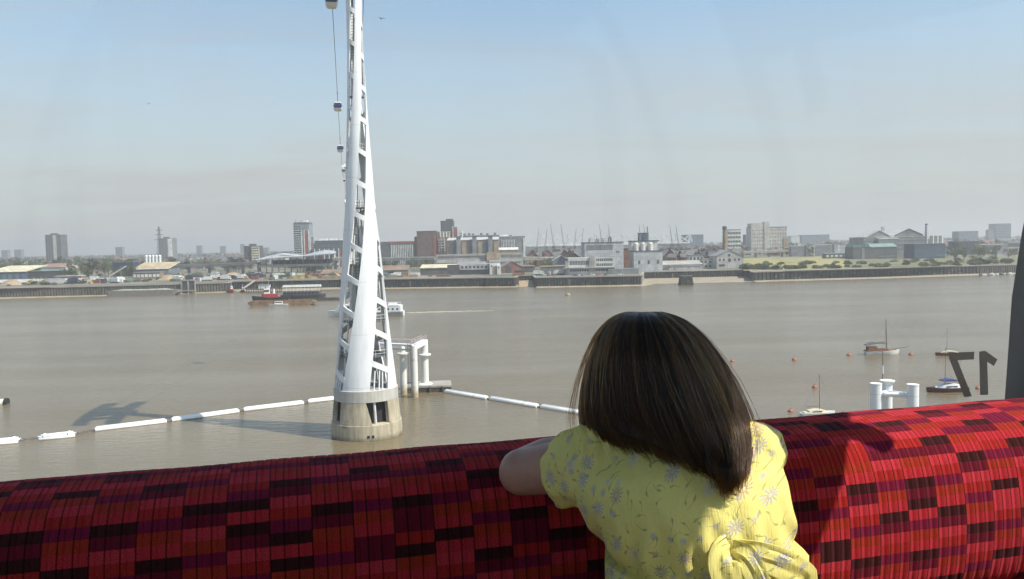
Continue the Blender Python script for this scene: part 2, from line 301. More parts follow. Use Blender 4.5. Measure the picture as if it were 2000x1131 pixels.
def tower(loc, label, detail):
    rz = atan2(-loc.x, loc.y)
    t = thing('lattice_tower', label, 'cable car tower', loc, rz)
    nz, na = (54, 7) if detail else (20, 3)
    def P(r, a, z): a = R(a); return (r * sin(a), -r * cos(a), z)
    zs = [7.7 + (80.5 - 7.7) * k / nz for k in range(nz + 1)]
    for q in range(4):
        b = MB(); rings = []
        for z in zs:
            r = smooth_table(RT, z); c = smooth_table(PT, z) + 90 * (q - 1); hw = 26.5
            outer = [P(r, c - hw + 2 * hw * k / na, z) for k in range(na + 1)]
            inner = [P(r - 0.32, c + hw - 2 * hw * k / na, z) for k in range(na + 1)]
            rings.append(outer + inner)
        b.loft(rings); autosmooth(b.build('ribbon_leg', M_white, t), 35)
    if detail:
        for q in range(4):
            z = 10.6 + [0.0, 1.4, 0.6, 2.2][q]
            while z < 77:
                r = smooth_table(RT, z); rings = []
                c = smooth_table(PT, z) + 90 * (q - 1)
                w = 0.52 * (0.72 + 0.28 * r / 5); dz = 0.42 * r * 0.62 + 0.3
                for k in range(7):
                    f = k / 6; a = c + 25 + (90 - 50) * f; zz = z + dz * (0.5 - f)
                    rr = smooth_table(RT, zz)
                    rings.append([P(rr - 0.02, a, zz - w), P(rr - 0.02, a, zz + w), P(rr - 0.28, a, zz + w), P(rr - 0.28, a, zz - w)])
                o = MB().loft(rings).build('strut', M_white, t)
                z += 5.3
        # inside: ladder, rest platforms with rails, pipes
        b = MB()
        for s in (-.3, .3): b.tube((s - .9, .4, 8), (s - .4, .2, 79), .06, n=5)
        for k in range(140): b.bar((-1.2 + .5 * k / 150, .4, 8.5 + k * .5), (-.6 + .5 * k / 150, .4, 8.5 + k * .5), .05, .05)
        tag(b.build('ladder', M_grate, t), kind='stuff')
        for z in (13.6, 19.4, 29.0, 38.5, 48, 57, 66, 74):
            r = smooth_table(RT, z) * 0.97; b = MB()
            b.lathe([(r - .2, 0), (r - .2, .12)], 14, (0, 0, z)); pf = b.build('service_platform', M_grate, t)
            b = MB()
            for h in (.55, 1.1): b.path([P(r - .25, a, z + h) for a in range(0, 361, 24)], .035, 4, False)
            for a in range(0, 360, 24): b.tube(P(r - .25, a, z), P(r - .25, a, z + 1.1), .03, n=4)
            tag(b.build('railing', M_whited, pf), kind='stuff')
        b = MB()
        for a, z0, z1 in ((-62, 8, 34), (150, 8, 40), (60, 8, 30)): b.path([P(smooth_table(RT, z0 + (z1 - z0) * k / 8) - .9, a + 30 * k / 8, z0 + (z1 - z0) * k / 8) for k in range(9)], .16, 6)
        b.build('riser_pipe', M_whited, t)
        rr = random.Random(3)
        for k in range(9):
            z = 10 + k * 3.1; a = rr.uniform(-70, 70); r = smooth_table(RT, z) - 1.1
            b = MB(); b.cbox(P(r, a, z), rr.uniform(.5, 1), .5, rr.uniform(.6, 1.2), R(a)); b.build('equipment_box', M_whited if k % 3 else M_grate, t)
        # bracing rods just above the concrete, in the openings between the legs
        for q in range(4):
            for f in (0.28, 0.55, 0.74):
                a = -22 + 90 * (q - 1) + 26 + 38 * f
                MB().tube(P(5.1, a, 8.0), P(4.65, a + 5, 11.4), .13, n=6).build('brace', M_white, t)
    # concrete base: foot ring, four piers with openings, top band
    b = MB(); b.lathe([(5.95, -2), (6.0, 0.9), (5.92, 2.5), (5.6, 2.65)], 48); autosmooth(b.build('foot_ring', M_base, t))
    for q in range(4):
        a0, a1 = 40 + 90 * q, 96 + 90 * q; b = MB(); rings = []
        for k in range(9):
            sl = 0
            a = a0 + (a1 - a0) * k / 8; wid = -7 if k == 8 else 0
            rings.append([P(5.8, a + wid * -.4, 2.6), P(5.42, a + wid, 6.3), P(4.7, a + wid, 6.3), P(5.0, a + wid * -.4, 2.6)])
        b.loft(rings); autosmooth(b.build('pier', M_base, t))
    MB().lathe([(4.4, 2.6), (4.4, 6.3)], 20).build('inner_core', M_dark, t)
    b = MB(); b.lathe([(5.45, 6.3), (5.42, 8.15), (5.2, 8.25), (3.2, 8.25)], 48); autosmooth(b.build('top_band', M_base2, t))
    MB().tube(P(5.0, 17, 2.65), P(4.95, 15, 6.3), .22, n=8).build('drain_pipe', M_whited, t)
    if detail:
        for a in (9, 2): MB().cbox(P(5.99, a, .75), .42, .14, .42, R(a)).build('drain_hole', M_dark, t)
    # head: cross-arm with the two rope saddles
    inv = Matrix.Rotation(-rz, 3, 'Z'); pl = inv @ PERP; ll = inv @ LINE
    def Q(a, l, z): return pl * a + ll * l + Vector((0, 0, z))
    MB().bar(Q(-4.7, 0, 79.2), Q(3.0, 0, 79.2), 3.4, 2.0).build('cross_arm', M_white, t)
    for l in (-5.5, 4.5): MB().bar(Q(-4.7, l, 80.3), Q(3.0, l, 80.3), 2.2, .5).build('service_deck', M_grate, t)
    MB().bar(Q(-3.0, 0, 82.2), Q(1.4, 0, 82.2), 5.0, 2.2).build('machine_cover', M_white, t)
    MB().bar(Q(-4.7, -2.2, 81.0), Q(3.0, -2.2, 81.0), 1.0, .4).build('walkway', M_grate, t)
    for s in (-1, .52):
        pts = [Q(3.7 * s if s < 0 else 2.0, l, 81.6 - 0.012 * l * l) for l in range(-11, 12, 2)]; b = MB(); rings = []
        for p in pts: rings.append([p + pl * .9 + Vector((0, 0, -1.2)), p + pl * .9 + Vector((0, 0, .7)), p - pl * .9 + Vector((0, 0, .7)), p - pl * .9 + Vector((0, 0, -1.2))])
        b.loft(rings).build('rope_saddle', M_white, t)
        MB().bar(Q(3.7 * s, -4, 80.4), Q(1.6 * s, 0, 76.5), .5, .5).build('saddle_stay', M_white, t)
        MB().bar(Q(3.7 * s, 4, 80.4), Q(1.6 * s, 0, 76.5), .5, .5).build('saddle_stay', M_white, t)
    return t
tower(TW1, 'tall white twisted lattice tower on a round concrete base in the river', True)
tower(TW2, 'far white lattice tower half hidden behind the left edge of the near tower', False).scale = (1.18, 1.18, 1.18)

# ------------------------------------------------------------------ ropes and cabins on them
M_rope = mat('steel_rope', (0.10, 0.10, 0.11), 0.5, 0.1, metal=0.5)
ROPE = [(0, 36), (70, 58), (139, 80.8), (150, 77.9), (180, 75), (213, 71.3), (270, 67), (330, 65.2), (400, 66.4), (500, 74), (580, 84), (640, 94.5), (660, 97.5), (720, 90.5), (800, 77), (880, 65), (1010, 50)]
def rope_point(side, Y):             # the haul rope: camera end, near saddle, sag, far saddle, far end
    k = (Y - TW1.y) / (TW2.y - TW1.y); base = TW1.lerp(TW2, k) + PERP * (3.7 if side < 0 else 2.0) * side
    z = smooth_table(ROPE, Y)
    return Vector((base.x, base.y, z))
for side, lab in ((-1, 'steel rope carrying the distant cabins left of the tower'), (1, 'steel rope from the right side of the near tower head')):
    b = MB(); b.path([rope_point(side, y) for y in ([TW1.y, 150, 165, 185] + list(range(200, 1011, 15)))], 0.06, 5)
    tag(b.build('haul_rope', M_rope), lab, 'cable')
M_cabw = mat('cabin_white', (0.70, 0.70, 0.70), 0.4, 0.05)
M_cabglass = mat('cabin_dark_glass', (0.03, 0.035, 0.10), 0.12, 0.1, spec=0.6)
M_cabred = mat('cabin_red', (0.45, 0.05, 0.05), 0.5, 0.1)
def gondola():
    t = thing('gondola_cabin', 'x', 'cable car cabin')
    def ring(w, d, z): return [(w * sx * a, d * sy * c, z) for sx, sy, a, c in ((-1, -1, .8, 1), (1, -1, .8, 1), (1, -1, 1, .8), (1, 1, 1, .8), (1, 1, .8, 1), (-1, 1, .8, 1), (-1, 1, 1, .8), (-1, -1, 1, .8))]
    MB().loft([ring(.75, .85, -4.6), ring(.98, 1.1, -4.25), ring(1.05, 1.18, -3.85)]).build('lower_shell', M_cabw, t)
    MB().loft([ring(1.04, 1.17, -3.85), ring(1.08, 1.2, -3.45), ring(.92, 1.05, -2.65)]).build('window_band', M_cabglass, t)
    MB().loft([ring(.97, 1.09, -2.66), ring(.92, 1.0, -2.5), ring(.6, .7, -2.4)]).build('roof', M_cabw, t)
    for sx in (-1, 1):
        for sy in (-1, 1): MB().bar((sx * .9, sy * 1.06, -3.9), (sx * .8, sy * .95, -2.55), .12, .12).build('corner_post', M_cabw, t)
    MB().box(-.85, .85, -1.32, -1.2, -3.95, -3.8).build('bumper', M_cabglass, t)
    MB().path([(0, 0, -2.4), (.0, .55, -1.7), (0, .55, -.7), (0, 0, -.05)], .08, 6).build('hanger_arm', M_grate, t)
    MB().box(-.12, .12, -.5, .5, -.2, .15).build('grip', M_grate, t)
    return t
g0 = gondola()
GL = [(-1, 145, 'nearest blue-windowed cabin at the top edge left of the tower'), (-1, 213, 'second cabin hanging down the rope left of the tower'),
      (-1, 268, 'third cabin on the rope, small in the sky left of the tower'), (-1, 655, 'tiny cabin hanging at the far tower head'), (1, 560, 'tiny cabin just below the far tower head'),
      (-1, 705, 'tiny cabin just beyond the far tower'), (-1, 790, 'tiny cabin descending beyond the far tower'), (-1, 835, 'tiny cabin lower down beyond the far tower'),
      (-1, 885, 'tiny last cabin above the rooftops beyond the far tower')]
for i, (s, y, lab) in enumerate(GL):
    g = g0 if i == 0 else copy_tree(g0); p = rope_point(s, y); g.location = p; g.rotation_euler = (0, 0, atan2(-LINE.x, LINE.y)); tag(g, lab, None, 'cabins on the cable car rope')
# ------------------------------------------------------------------ around the tower: boom, piles, pontoon
M_float = mat('white_float', (0.78, 0.78, 0.76), 0.45, 0.08, 0.4, dirt=((0.42, 0.40, 0.33), 0.5, 0.66))
M_chain = mat('boom_chain', (0.16, 0.12, 0.10), 0.7, 0.2)
M_rail = mat('pinkish_rail', (0.60, 0.48, 0.47), 0.5, 0.1)
M_timber = mat('dark_timber', (0.08, 0.072, 0.06), 0.9, 0.3, 1.0)
def float_seg(a, b, label, r=0.62):
    p, q = on(*a), on(*b); mid = (p + q) / 2; L = (q - p).length; rz = atan2(q.y - p.y, q.x - p.x)
    t = thing('floating_boom', label, 'boom float', (mid.x, mid.y, 0), rz, 'white floating boom around the tower')
    prof = [(-1.0, -.1), (-.98, .42), (-.72, .85), (-.3, 1.0), (.3, 1.0), (.72, .85), (.98, .42), (1.0, -.1), (.7, -.6), (-.7, -.6)]
    def ring(x, s): return [(x, y * r * s, z * r * s + .05) for y, z in prof]
    h = L / 2 - .35
    autosmooth(MB().loft([ring(-h, .72), ring(-h + .25, 1), ring(h - .25, 1), ring(h, .72)]).build('float_tube', M_float, t))
    MB().box(-h + .3, h - .3, -.1, .1, r + .052, r + .14).build('top_ridge', M_float, t)
    MB().box(-h + .2, h - .2, -r * 1.06, -r * .99, -.25, .05).build('rubbing_strip', M_timber, t)
    for s in (-1, 1): MB().tube((s * (h - .05), 0, .1), (s * (L / 2 + .1), 0, .1), .2, n=8).build('coupling', M_chain, t)
SEG = [((181, 842), (329, 824), 'boom float at the left end of the chain-linked white boom'), ((331, 823), (470, 804), 'second white boom float from the left'),
       ((472, 803), (596, 788), 'third white boom float from the left'), ((598, 787), (690, 776), 'white boom float ending behind the concrete tower base'),
       ((868, 766), (954, 780), 'white boom float beside the dark pontoon, right of the tower'), ((956, 780), (1053, 796), 'middle white boom float right of the tower'),
       ((1055, 796), (1150, 811), 'white boom float running behind the child\'s hair'), ((1152, 811), (1250, 826), 'white boom float hidden by the child\'s head')]
for a, b, l in SEG[:-1]: float_seg(a, b, l)
def chain_float(a, b, label):
    p, q = on(*a), on(*b); mid = (p + q) / 2; L = (q - p).length; rz = atan2(q.y - p.y, q.x - p.x)
    t = thing('twin_tube_float', label, 'boom float', (mid.x, mid.y, 0), rz, 'twin tube floats on the chain')
    MB().tube((-L / 2 + .3, .7, .35), (L / 2 - .3, .7, .35), .42, n=12).build('tube', M_float, t, True)
    MB().tube((-L / 2, -.9, .2), (L / 2, -.9, .2), .3, n=12).build('tube', M_float, t, True)
    for s in (-1, 1):
        MB().box(s * (L / 2 - .9) - .2, s * (L / 2 - .9) + .2, -1.1, .9, .2, .85).build('cross_bracket', M_float, t)
        MB().lathe([(.5, -.1), (.5, .1)], 10, (s * (L / 2 - .3), .7, .35)).build('flange', M_float, t)
chain_float((-40, 870), (38, 863), 'white twin-tube float cut by the left picture edge')
chain_float((76, 859), (147, 851), 'white twin-tube float linked by chain to the long boom')
def chain(a, b, label):
    p, q = on(*a), on(*b); d = (q - p); n = max(4, int(d.length / .55)); t = thing('boom_chain', label, 'chain', p, atan2(d.y, d.x), 'chains between the boom floats')
    L = d.length; b = MB()
    for k in range(n):
        x = L * (k + .5) / n; h = .3
        pts = [(x + .38 * cos(a), (.17 * sin(a) if k % 2 else 0), h + (0 if k % 2 else .17 * sin(a))) for a in [2 * pi * i / 10 for i in range(11)]]
        b.path(pts, .07, 5, False)
    tag(b.build('links', M_chain, t), kind='stuff')
chain((40, 862), (76, 858), 'chain between the two twin-tube floats'); chain((147, 851), (181, 842), 'chain joining twin-tube float and long boom')

def fender_group():
    c = on(800, 772); t = thing('mooring_structure', 'white piled mooring structure with walkway behind the tower base', 'mooring', (c.x, c.y, 0)); t.scale = (1, 1, .85)
    def loc(px, py, z=0): p = on(px, py, 0); return Vector((p.x - c.x, p.y - c.y, z))
    piles = [(789, 770, 10.3, .72), (811, 776, 13.0, .70), (831, 762, 13.2, .82)]
    PL = []
    for px, py, h, r in piles:
        p = loc(px, py); PL.append((p, h, r))
        pl = MB().tube(p + Vector((0, 0, -2)), p + Vector((0, 0, h)), r, n=16).build('pile', M_pilew, t, False); autosmooth(pl)
    for k in (0, 2):
        p, h, r = PL[k]; z = h - (.2 if k == 0 else 4.2)
        MB().lathe([(r * 1.1, 0), (r * 1.75, .15), (r * 1.75, .5), (r * 1.1, .6)], 16, (p.x, p.y, z)).build('collar', M_pilew, t)
    p, h, r = PL[0]; MB().lathe([(r * .8, 0), (r * .7, 1.2), (r * .45, 1.6)], 12, (p.x, p.y, h + .3)).build('bollard', M_pilew, t)
    p2, p3 = PL[1][0], PL[2][0]
    MB().bar(p2 + Vector((0, 0, 12.6)), p3 + Vector((0, 0, 12.6)), 1.0, 1.3).build('cross_beam', M_white, t)
    q = p2 + Vector((-8.5, 4.5, 0))
    MB().bar(p2 + Vector((0, 0, 13.0)), q + Vector((0, 0, 13.0)), 1.4, .5).build('walkway', M_white, t)
    MB().bar(p2 + Vector((0, 0, 11.8)), q + Vector((0, 0, 11.8)), .8, .3).build('lower_beam', M_whited, t)
    for a, b_ in ((p2, q), (p2, p3)):
        b = MB(); z0 = 13.25; n = 7; d = (b_ - a); nn = Vector((-d.y, d.x, 0)).normalized()
        for s in (-.55, .55):
            for h in (.6, 1.15): b.tube(a + nn * s + Vector((0, 0, z0 + h)), b_ + nn * s + Vector((0, 0, z0 + h)), .03, n=4)
            for k in range(n + 1): b.tube(a + d * (k / n) + nn * s + Vector((0, 0, z0)), a + d * (k / n) + nn * s + Vector((0, 0, z0 + 1.15)), .03, n=4)
        tag(b.build('railing', M_rail, t), kind='stuff')
    lx = p2 + Vector((-.95, -.6, 0)); b = MB()
    for s in (-.25, .25): b.tube(lx + Vector((s, 0, 0)), lx + Vector((s, 0, 13.5)), .06, n=5)
    for k in range(34): b.bar(lx + Vector((-.25, 0, .3 + k * .39)), lx + Vector((.25, 0, .3 + k * .39)), .06, .06)
    tag(b.build('ladder', M_grate, t), kind='stuff')
    p, h, r = PL[2]; MB().lathe([(1.7, -.2), (1.8, .6), (1.3, 1.1)], 18, (p.x, p.y, .9)).build('pile_guard', M_white, t)
M_pilew = mat('white_painted_pile', (0.74, 0.73, 0.68), 0.5, 0.06, 0.4, dirt=((0.40, 0.30, 0.16), 0.35, 0.62), tide=((0.38, 0.28, 0.14), 1.8, 2.2))
fender_group()
def pontoon():
    c = on(850, 764); t = thing('timber_pontoon', 'dark timber pontoon behind the white mooring piles', 'pontoon', (c.x, c.y, 0), 0.1)
    MB().box(-6.5, 3.6, -1.2, 5.5, 1.0, 1.4).build('deck', M_conc, t)
    MB().box(-6.4, 3.5, -1.1, 5.4, -.3, 1.0).build('hull', M_timber, t)
    for x in (-4, -1.2, 1.6): MB().tube((x, -1.35, -.4), (x, -1.35, 1.2), .22, n=8).build('fender', M_timber, t)
pontoon()

def dolphin():
    piles = [(1711, 750, 120, .82), (1783, 752, 118, .82), (1733, 748, 127, .76)]
    c = at(1740, 750, 121); t = thing('pile_dolphin', 'three white piles joined by tubes, behind the lit seat back', 'mooring piles', (c.x, c.y, 0)); tops = []
    for px, py, Y, r in piles:
        p = at(px, py, Y); p = Vector((p.x - c.x, p.y - c.y, p.z)); tops.append(p)
        autosmooth(MB().tube((p.x, p.y, -3), (p.x, p.y, p.z), r, n=20).build('pile', M_white, t)); MB().lathe([(r * 1.04, 0), (r * 1.04, .12)], 20, (p.x, p.y, p.z)).build('pile_cap', M_pilew, t)
    d = Vector((0, 0, -1.5))
    for i, j in ((0, 1), (1, 2), (0, 2)):
        a, b_ = tops[i] + d, tops[j] + d; u = (b_ - a).normalized()
        autosmooth(MB().tube(a, b_, .36, n=12).build('brace_tube', M_white, t))
        for e in (a + u * 1.15, b_ - u * 1.15): MB().tube(e - u * .1, e + u * .1, .5, n=12).build('flange', M_white, t)
    p = tops[2]; MB().lathe([(1.05, 0), (1.15, .3), (.9, .36)], 18, (p.x, p.y, p.z + .12)).build('top_disc', M_pilew, t)
dolphin()

# ------------------------------------------------------------------ buoys
M_orange = mat('orange_buoy', (0.44, 0.12, 0.06), 0.6, 0.35, 2.0, dirt=((.25, .12, .07), 1.5, .55))
def buoy(px, py, r, label, m=None, cat='buoy'):
    p = on(px, py); t = thing('mooring_buoy', label, cat, (p.x, p.y, 0), 0, 'orange mooring buoys' if m is None else None)
    autosmooth(MB().lathe([(r * .5, -r * .6), (r * .95, -r * .2), (r, .15 * r), (r * .85, r * .55), (r * .45, r * .85), (r * .12, r * .92)], 14).build('float_ball', m or M_orange, t), 60)
    MB().lathe([(r * .12, r * .9), (r * .2, r * 1.05), (r * .2, r * 1.18), (r * .08, r * 1.25)], 8).build('mooring_eye', M_chain, t)
for px, py, r, l in [(1430, 706, .55, 'orange buoy showing just right of the child\'s hair'), (1551, 703, .6, 'orange buoy halfway between the child and the wooden sailing boat'), (1658, 694, .6, 'orange buoy left of the wooden sailing boat'),
                     (1779, 693, .6, 'orange buoy right of the wooden sailing boat\'s bowsprit'), (1591, 757, .55, 'orange buoy by the mast of the cream boat'), (1544, 804, .5, 'orange buoy just left of the cream boat'),
                     (1910, 759, .5, 'orange buoy behind the window numerals'), (1648, 808, .45, 'orange buoy half hidden by the seat back')]:
    buoy(px, py, r, l)
buoy(1109, 577, 1.7, 'small yellow-topped buoy in mid-river left of the dark wall shadow', mat('yellow_buoy', (0.26, 0.24, 0.10), .6, .4, 1.2), 'channel buoy')

# ------------------------------------------------------------------ boats
def hull(L, B, D, sheer=0.25, bow=0.5, stern=0.75, n=14, draft=0.3, flare=1.0):
    """rings from stern (-x) to bow (+x): keel, bilge, gunwale on both sides"""
    rings = []
    for k in range(n + 1):
        f = k / n; x = -L / 2 + L * f
        w = B / 2 * min(1, (stern + (1 - stern) * min(1, f / .3))) * (1 if f < .55 else max(0.03, 1 - ((f - .55) / .45) ** (1.6 + bow)))
        zt = D * (1 + sheer * (max(0, f - .4) / .6) ** 2 + sheer * .3 * max(0, .3 - f))
        rx = x + (0.35 * D if k == n else 0)
        rings.append([(x, 0, -draft), (x, w * .7 * flare, -draft * .6), (rx, w * .93, zt * .45), (rx, w, zt), (rx, w * .86, zt), (rx, w * .86, zt - .12 * D), (rx, -w * .86, zt - .12 * D), (rx, -w * .86, zt), (rx, -w, zt), (rx, -w * .93, zt * .45), (x, -w * .7 * flare, -draft * .6)])
    return rings
def boat_base(name, label, cat, p, rz, L, B, D, m_hull, group=None, **k):
    t = thing(name, label, cat, (p.x, p.y, 0), rz, group)
    autosmooth(MB().loft(hull(L, B, D, **k)).build('hull', m_hull, t), 45)
    return t
M_hullw = mat('white_hull', (0.66, 0.66, 0.62), 0.4, 0.12, 0.6); M_hullr = mat('maroon_hull', (0.16, 0.045, 0.04), 0.5, 0.2, 0.6)
M_hullb = mat('black_hull', (0.035, 0.035, 0.04), 0.5, 0.3, 0.5); M_hullred = mat('red_hull', (0.36, 0.04, 0.035), 0.5, 0.2, 0.5)
M_wood = mat('varnished_wood', (0.20, 0.10, 0.055), 0.5, 0.3, 1.2); M_cream = mat('cream_deck', (0.62, 0.56, 0.40), 0.6, 0.15, 0.8)
M_canvas = mat('grey_canvas', (0.13, 0.125, 0.12), 0.9, 0.2, 1.0); M_blue = mat('blue_canvas', (0.035, 0.07, 0.20), 0.8, 0.2, 1.0)
M_spar = mat('dark_spar', (0.09, 0.075, 0.065), 0.6, 0.2); M_glass = mat('dark_window', (0.025, 0.03, 0.035), 0.15, 0.2, 0.5, spec=0.6)
M_rust = mat('rusty_steel', (0.24, 0.155, 0.095), 0.85, 0.4, 0.3, dirt=((0.12, 0.085, 0.06), .4, .55))
M_bwhite = mat('boat_white', (0.80, 0.80, 0.78), 0.45, 0.1, 0.5); M_bred = mat('boat_red', (0.40, 0.05, 0.045), 0.5, 0.2, 0.5)

def sailing_barge():
    p = on(1722, 692); t = boat_base('sailing_boat', 'wooden sailing boat with dark awning and bowsprit at anchor', 'sailing boat', p, 0.05, 9.0, 2.7, 1.0, M_hullw, sheer=.35, bow=.9)
    MB().loft([[(x + (.3 if x > 4 else 0), y * s, z) for y, z in ((-1, .0), (-1, .22), (1, .22), (1, 0))] for x, s, z0 in ((-4.4, 1.02, 0), (0, 1.36, 0), (2.5, 1.1, 0), (4.3, .2, 0)) for z in (0,) for _ in (0,)] if False else [[(x, -s, z), (x, -s, z + .25), (x, s, z + .25), (x, s, z)] for x, s, z in ((-4.5, 1.05, 1.0), (-1, 1.38, .96), (1.5, 1.25, 1.0), (3.4, .75, 1.15), (4.5, .1, 1.34))]).build('gunwale', M_wood, t)
    MB().box(-4.0, -1.6, -.8, .8, 1.2, 2.2).build('wheelhouse', M_wood, t); MB().box(-1.5, 1.6, -.7, .7, 1.2, 1.55).build('coach_roof', M_wood, t)
    MB().prism([(-4.5, 2.75), (-1.8, 3.35), (1.2, 3.05), (1.2, 2.9), (-1.8, 3.05), (-4.5, 2.55)], -.95, .95).build('awning', M_canvas, t)
    MB().tube((-4.3, 0, 3.25), (1.2, 0, 3.35), .09, n=6).build('boom_spar', M_spar, t)
    MB().tube((1.3, 0, 1), (1.15, 0, 9.6), .13, .07, 8).build('mast', M_spar, t)
    MB().tube((3.6, 0, 1.35), (7.6, 0, 1.9), .09, .06, 6).build('bowsprit', M_spar, t)
    b = MB(); b.tube((1.15, 0, 9.0), (7.5, 0, 1.9), .018, n=4); b.tube((1.15, 0, 8.8), (-4.4, 0, 1.1), .018, n=4)
    for s in (-1, 1): b.tube((1.2, 0, 8), (1.0, s * 1.2, 1), .018, n=4)
    tag(b.build('rigging', M_spar, t), kind='stuff')
sailing_barge()
def sloop(px, py, L, rz, hm, top, mast, label, cover=None):
    p = on(px, py); t = boat_base('moored_yacht', label, 'yacht', p, rz, L, L * .32, L * .11, hm, sheer=.2, bow=.6)
    D = L * .11
    MB().loft([[(x, -w, D * .9), (x, -w * .85, h), (x, w * .85, h), (x, w, D * .9)] for x, w, h in ((-L * .3, L * .1, D * 1.6), (-L * .05, L * .11, D * 1.9), (L * .15, L * .09, D * 1.6), (L * .3, L * .04, D * 1.15))]).build('coach_roof', top, t)
    MB().box(-L * .44, -L * .3, -L * .1, L * .1, D * .92, D * 1.2).build('cockpit', top, t)
    for s in (-1, 1): MB().box(-L * .2, L * .08, s * L * .105 - .02, s * L * .105 + .02, D * 1.15, D * 1.4).build('window', M_glass, t)
    MB().tube((L * .06, 0, D), (L * .05, 0, mast), .055, .035, 6).build('mast', M_spar, t)
    MB().tube((L * .05, 0, D * 2.6), (-L * .35, 0, D * 2.5), .05, n=6).build('boom_spar', M_spar, t)
    b = MB(); b.tube((L * .05, 0, mast), (L * .5, 0, D * 1.3), .012, n=4); b.tube((L * .05, 0, mast), (-L * .48, 0, D), .012, n=4); tag(b.build('rigging', M_spar, t), kind='stuff')
    if cover: MB().prism([(-L * .2, D * 2.7), (-L * .05, D * 3.0), (L * .16, D * 2.7), (L * .16, D * 2.5), (-L * .2, D * 2.45)], -L * .11, L * .11).build('canopy', cover, t)
    return t
sloop(1852, 694, 6.2, 3.05, M_hullr, M_cream, 7.2, 'small maroon yacht with cream deck left of the window numerals')
sloop(1850, 765, 8.2, 3.2, mat('dark_plum_hull', (0.09, 0.045, 0.05), .4, .15), M_bwhite, 9.0, 'white-decked yacht with blue canopy behind the window numerals', M_blue)
sloop(1597, 812, 6.2, 0.15, M_hullw, M_cream, 7.4, 'cream yacht with deck gear half hidden by the seat back')
def dinghy_mast():
    p = at(1724, 742, 131); t = thing('signal_mast', 'thin mast with dark top above the three white piles', 'mast', (p.x, p.y, 0))
    MB().tube((0, 0, -1), (0, 0, p.z + 4.6), .07, .05, 6).build('pole', M_spar, t); MB().lathe([(.13, 0), (.13, 1.3)], 8, (0, 0, p.z + 1)).build('lamp', M_pilew, t)
dinghy_mast()

def cruiser():
    p = on(716, 617); t = boat_base('passenger_boat', 'long white passenger boat passing behind the tower', 'passenger boat', p, pi - 0.06, 35, 6.2, 2.1, mat('pale_grey_hull', (0.72, 0.73, 0.72), .4, .1), sheer=.35, bow=.6)
    MB().box(-17.2, 12.5, -3.16, 3.16, 1.25, 1.45).build('rubbing_strake', M_hullb, t)
    MB().box(-16.5, 5.0, -2.7, 2.7, 2.0, 4.8).build('saloon', M_bwhite, t)
    MB().box(-15.5, 1.0, -2.8, 2.8, 4.8, 5.0).build('upper_deck', M_bwhite, t)
    MB().loft([[(x, -w, 2), (x, -w, h), (x, w, h), (x, w, 2)] for x, w, h in ((5.0, 2.5, 4.6), (6.5, 2.5, 5.6), (12.2, 2.2, 5.4), (14.2, 1.7, 3.2))]).build('wheelhouse', M_bwhite, t)
    for k in range(3): MB().box(7.0 + 1.75 * k, 8.4 + 1.75 * k, -2.53, 2.53, 3.6, 4.8).build('wheelhouse_window', M_glass, t)
    for k in range(9):
        for s in (-1, 1):
            x = -15 + 2.1 * k; pts = [(x + .5 * cos(a), z) for a, z in [(2 * pi * i / 10, 3.2 + .5 * sin(2 * pi * i / 10)) for i in range(10)]]
            MB().prism(pts, s * 2.68 - .06, s * 2.68 + .06).build('porthole', M_glass, t)
    MB().box(-14, -10.5, -1, 1, 5.0, 5.9).build('life_raft', M_bwhite, t); MB().loft([[(x, -w, 5.0), (x, -w * .7, 6.0), (x, w * .7, 6.0), (x, w, 5.0)] for x, w in ((-10, .6), (-9, 1.2), (-6.5, 1.2), (-5.6, .4))]).build('rescue_boat', M_bred, t)
    MB().tube((7.2, 0, 5.5), (7.0, 0, 8.4), .1, n=6).build('mast', M_bwhite, t); MB().box(6.5, 8, -1.2, 1.2, 5.9, 6.3).build('radar', M_bwhite, t)
    b = MB()
    for s in (-2.6, 2.6):
        b.tube((-15.5, s, 6.0), (1, s, 6.0), .05, n=4)
        for k in range(12): b.tube((-15.5 + 1.5 * k, s, 5.0), (-15.5 + 1.5 * k, s, 6.0), .04, n=4)
    tag(b.build('railing', M_bwhite, t), kind='stuff')
cruiser()
def wake():
    # broken foam trailing from the stern: low ridges of disturbed water
    p = on(795, 611); b = MB(); rr = random.Random(5)
    for k in range(120):
        f = (k / 120) ** .8; x = f * 42 + rr.uniform(0, 1); y = f * 3 + rr.uniform(-1, 1) * (1.0 + 2.5 * f); l = rr.uniform(.6, 2.4) * (1.1 - .5 * f); w = rr.uniform(.2, .55) * (1.2 - .7 * f)
        b.add([(x - l, y, .02), (x, y - w, .03), (x + l, y, .02), (x, y + w, .03), (x, y, .05 + .22 * (1 - f))], [(0, 1, 4), (1, 2, 4), (2, 3, 4), (3, 0, 4)])
    o = b.build('foam_wake', mat('foam', (0.40, 0.35, 0.26), .8, .2)); o.location = (p.x, p.y, 0); tag(o, 'pale foamy wake trailing behind the passenger boat', 'wake', None, 'stuff')
wake()

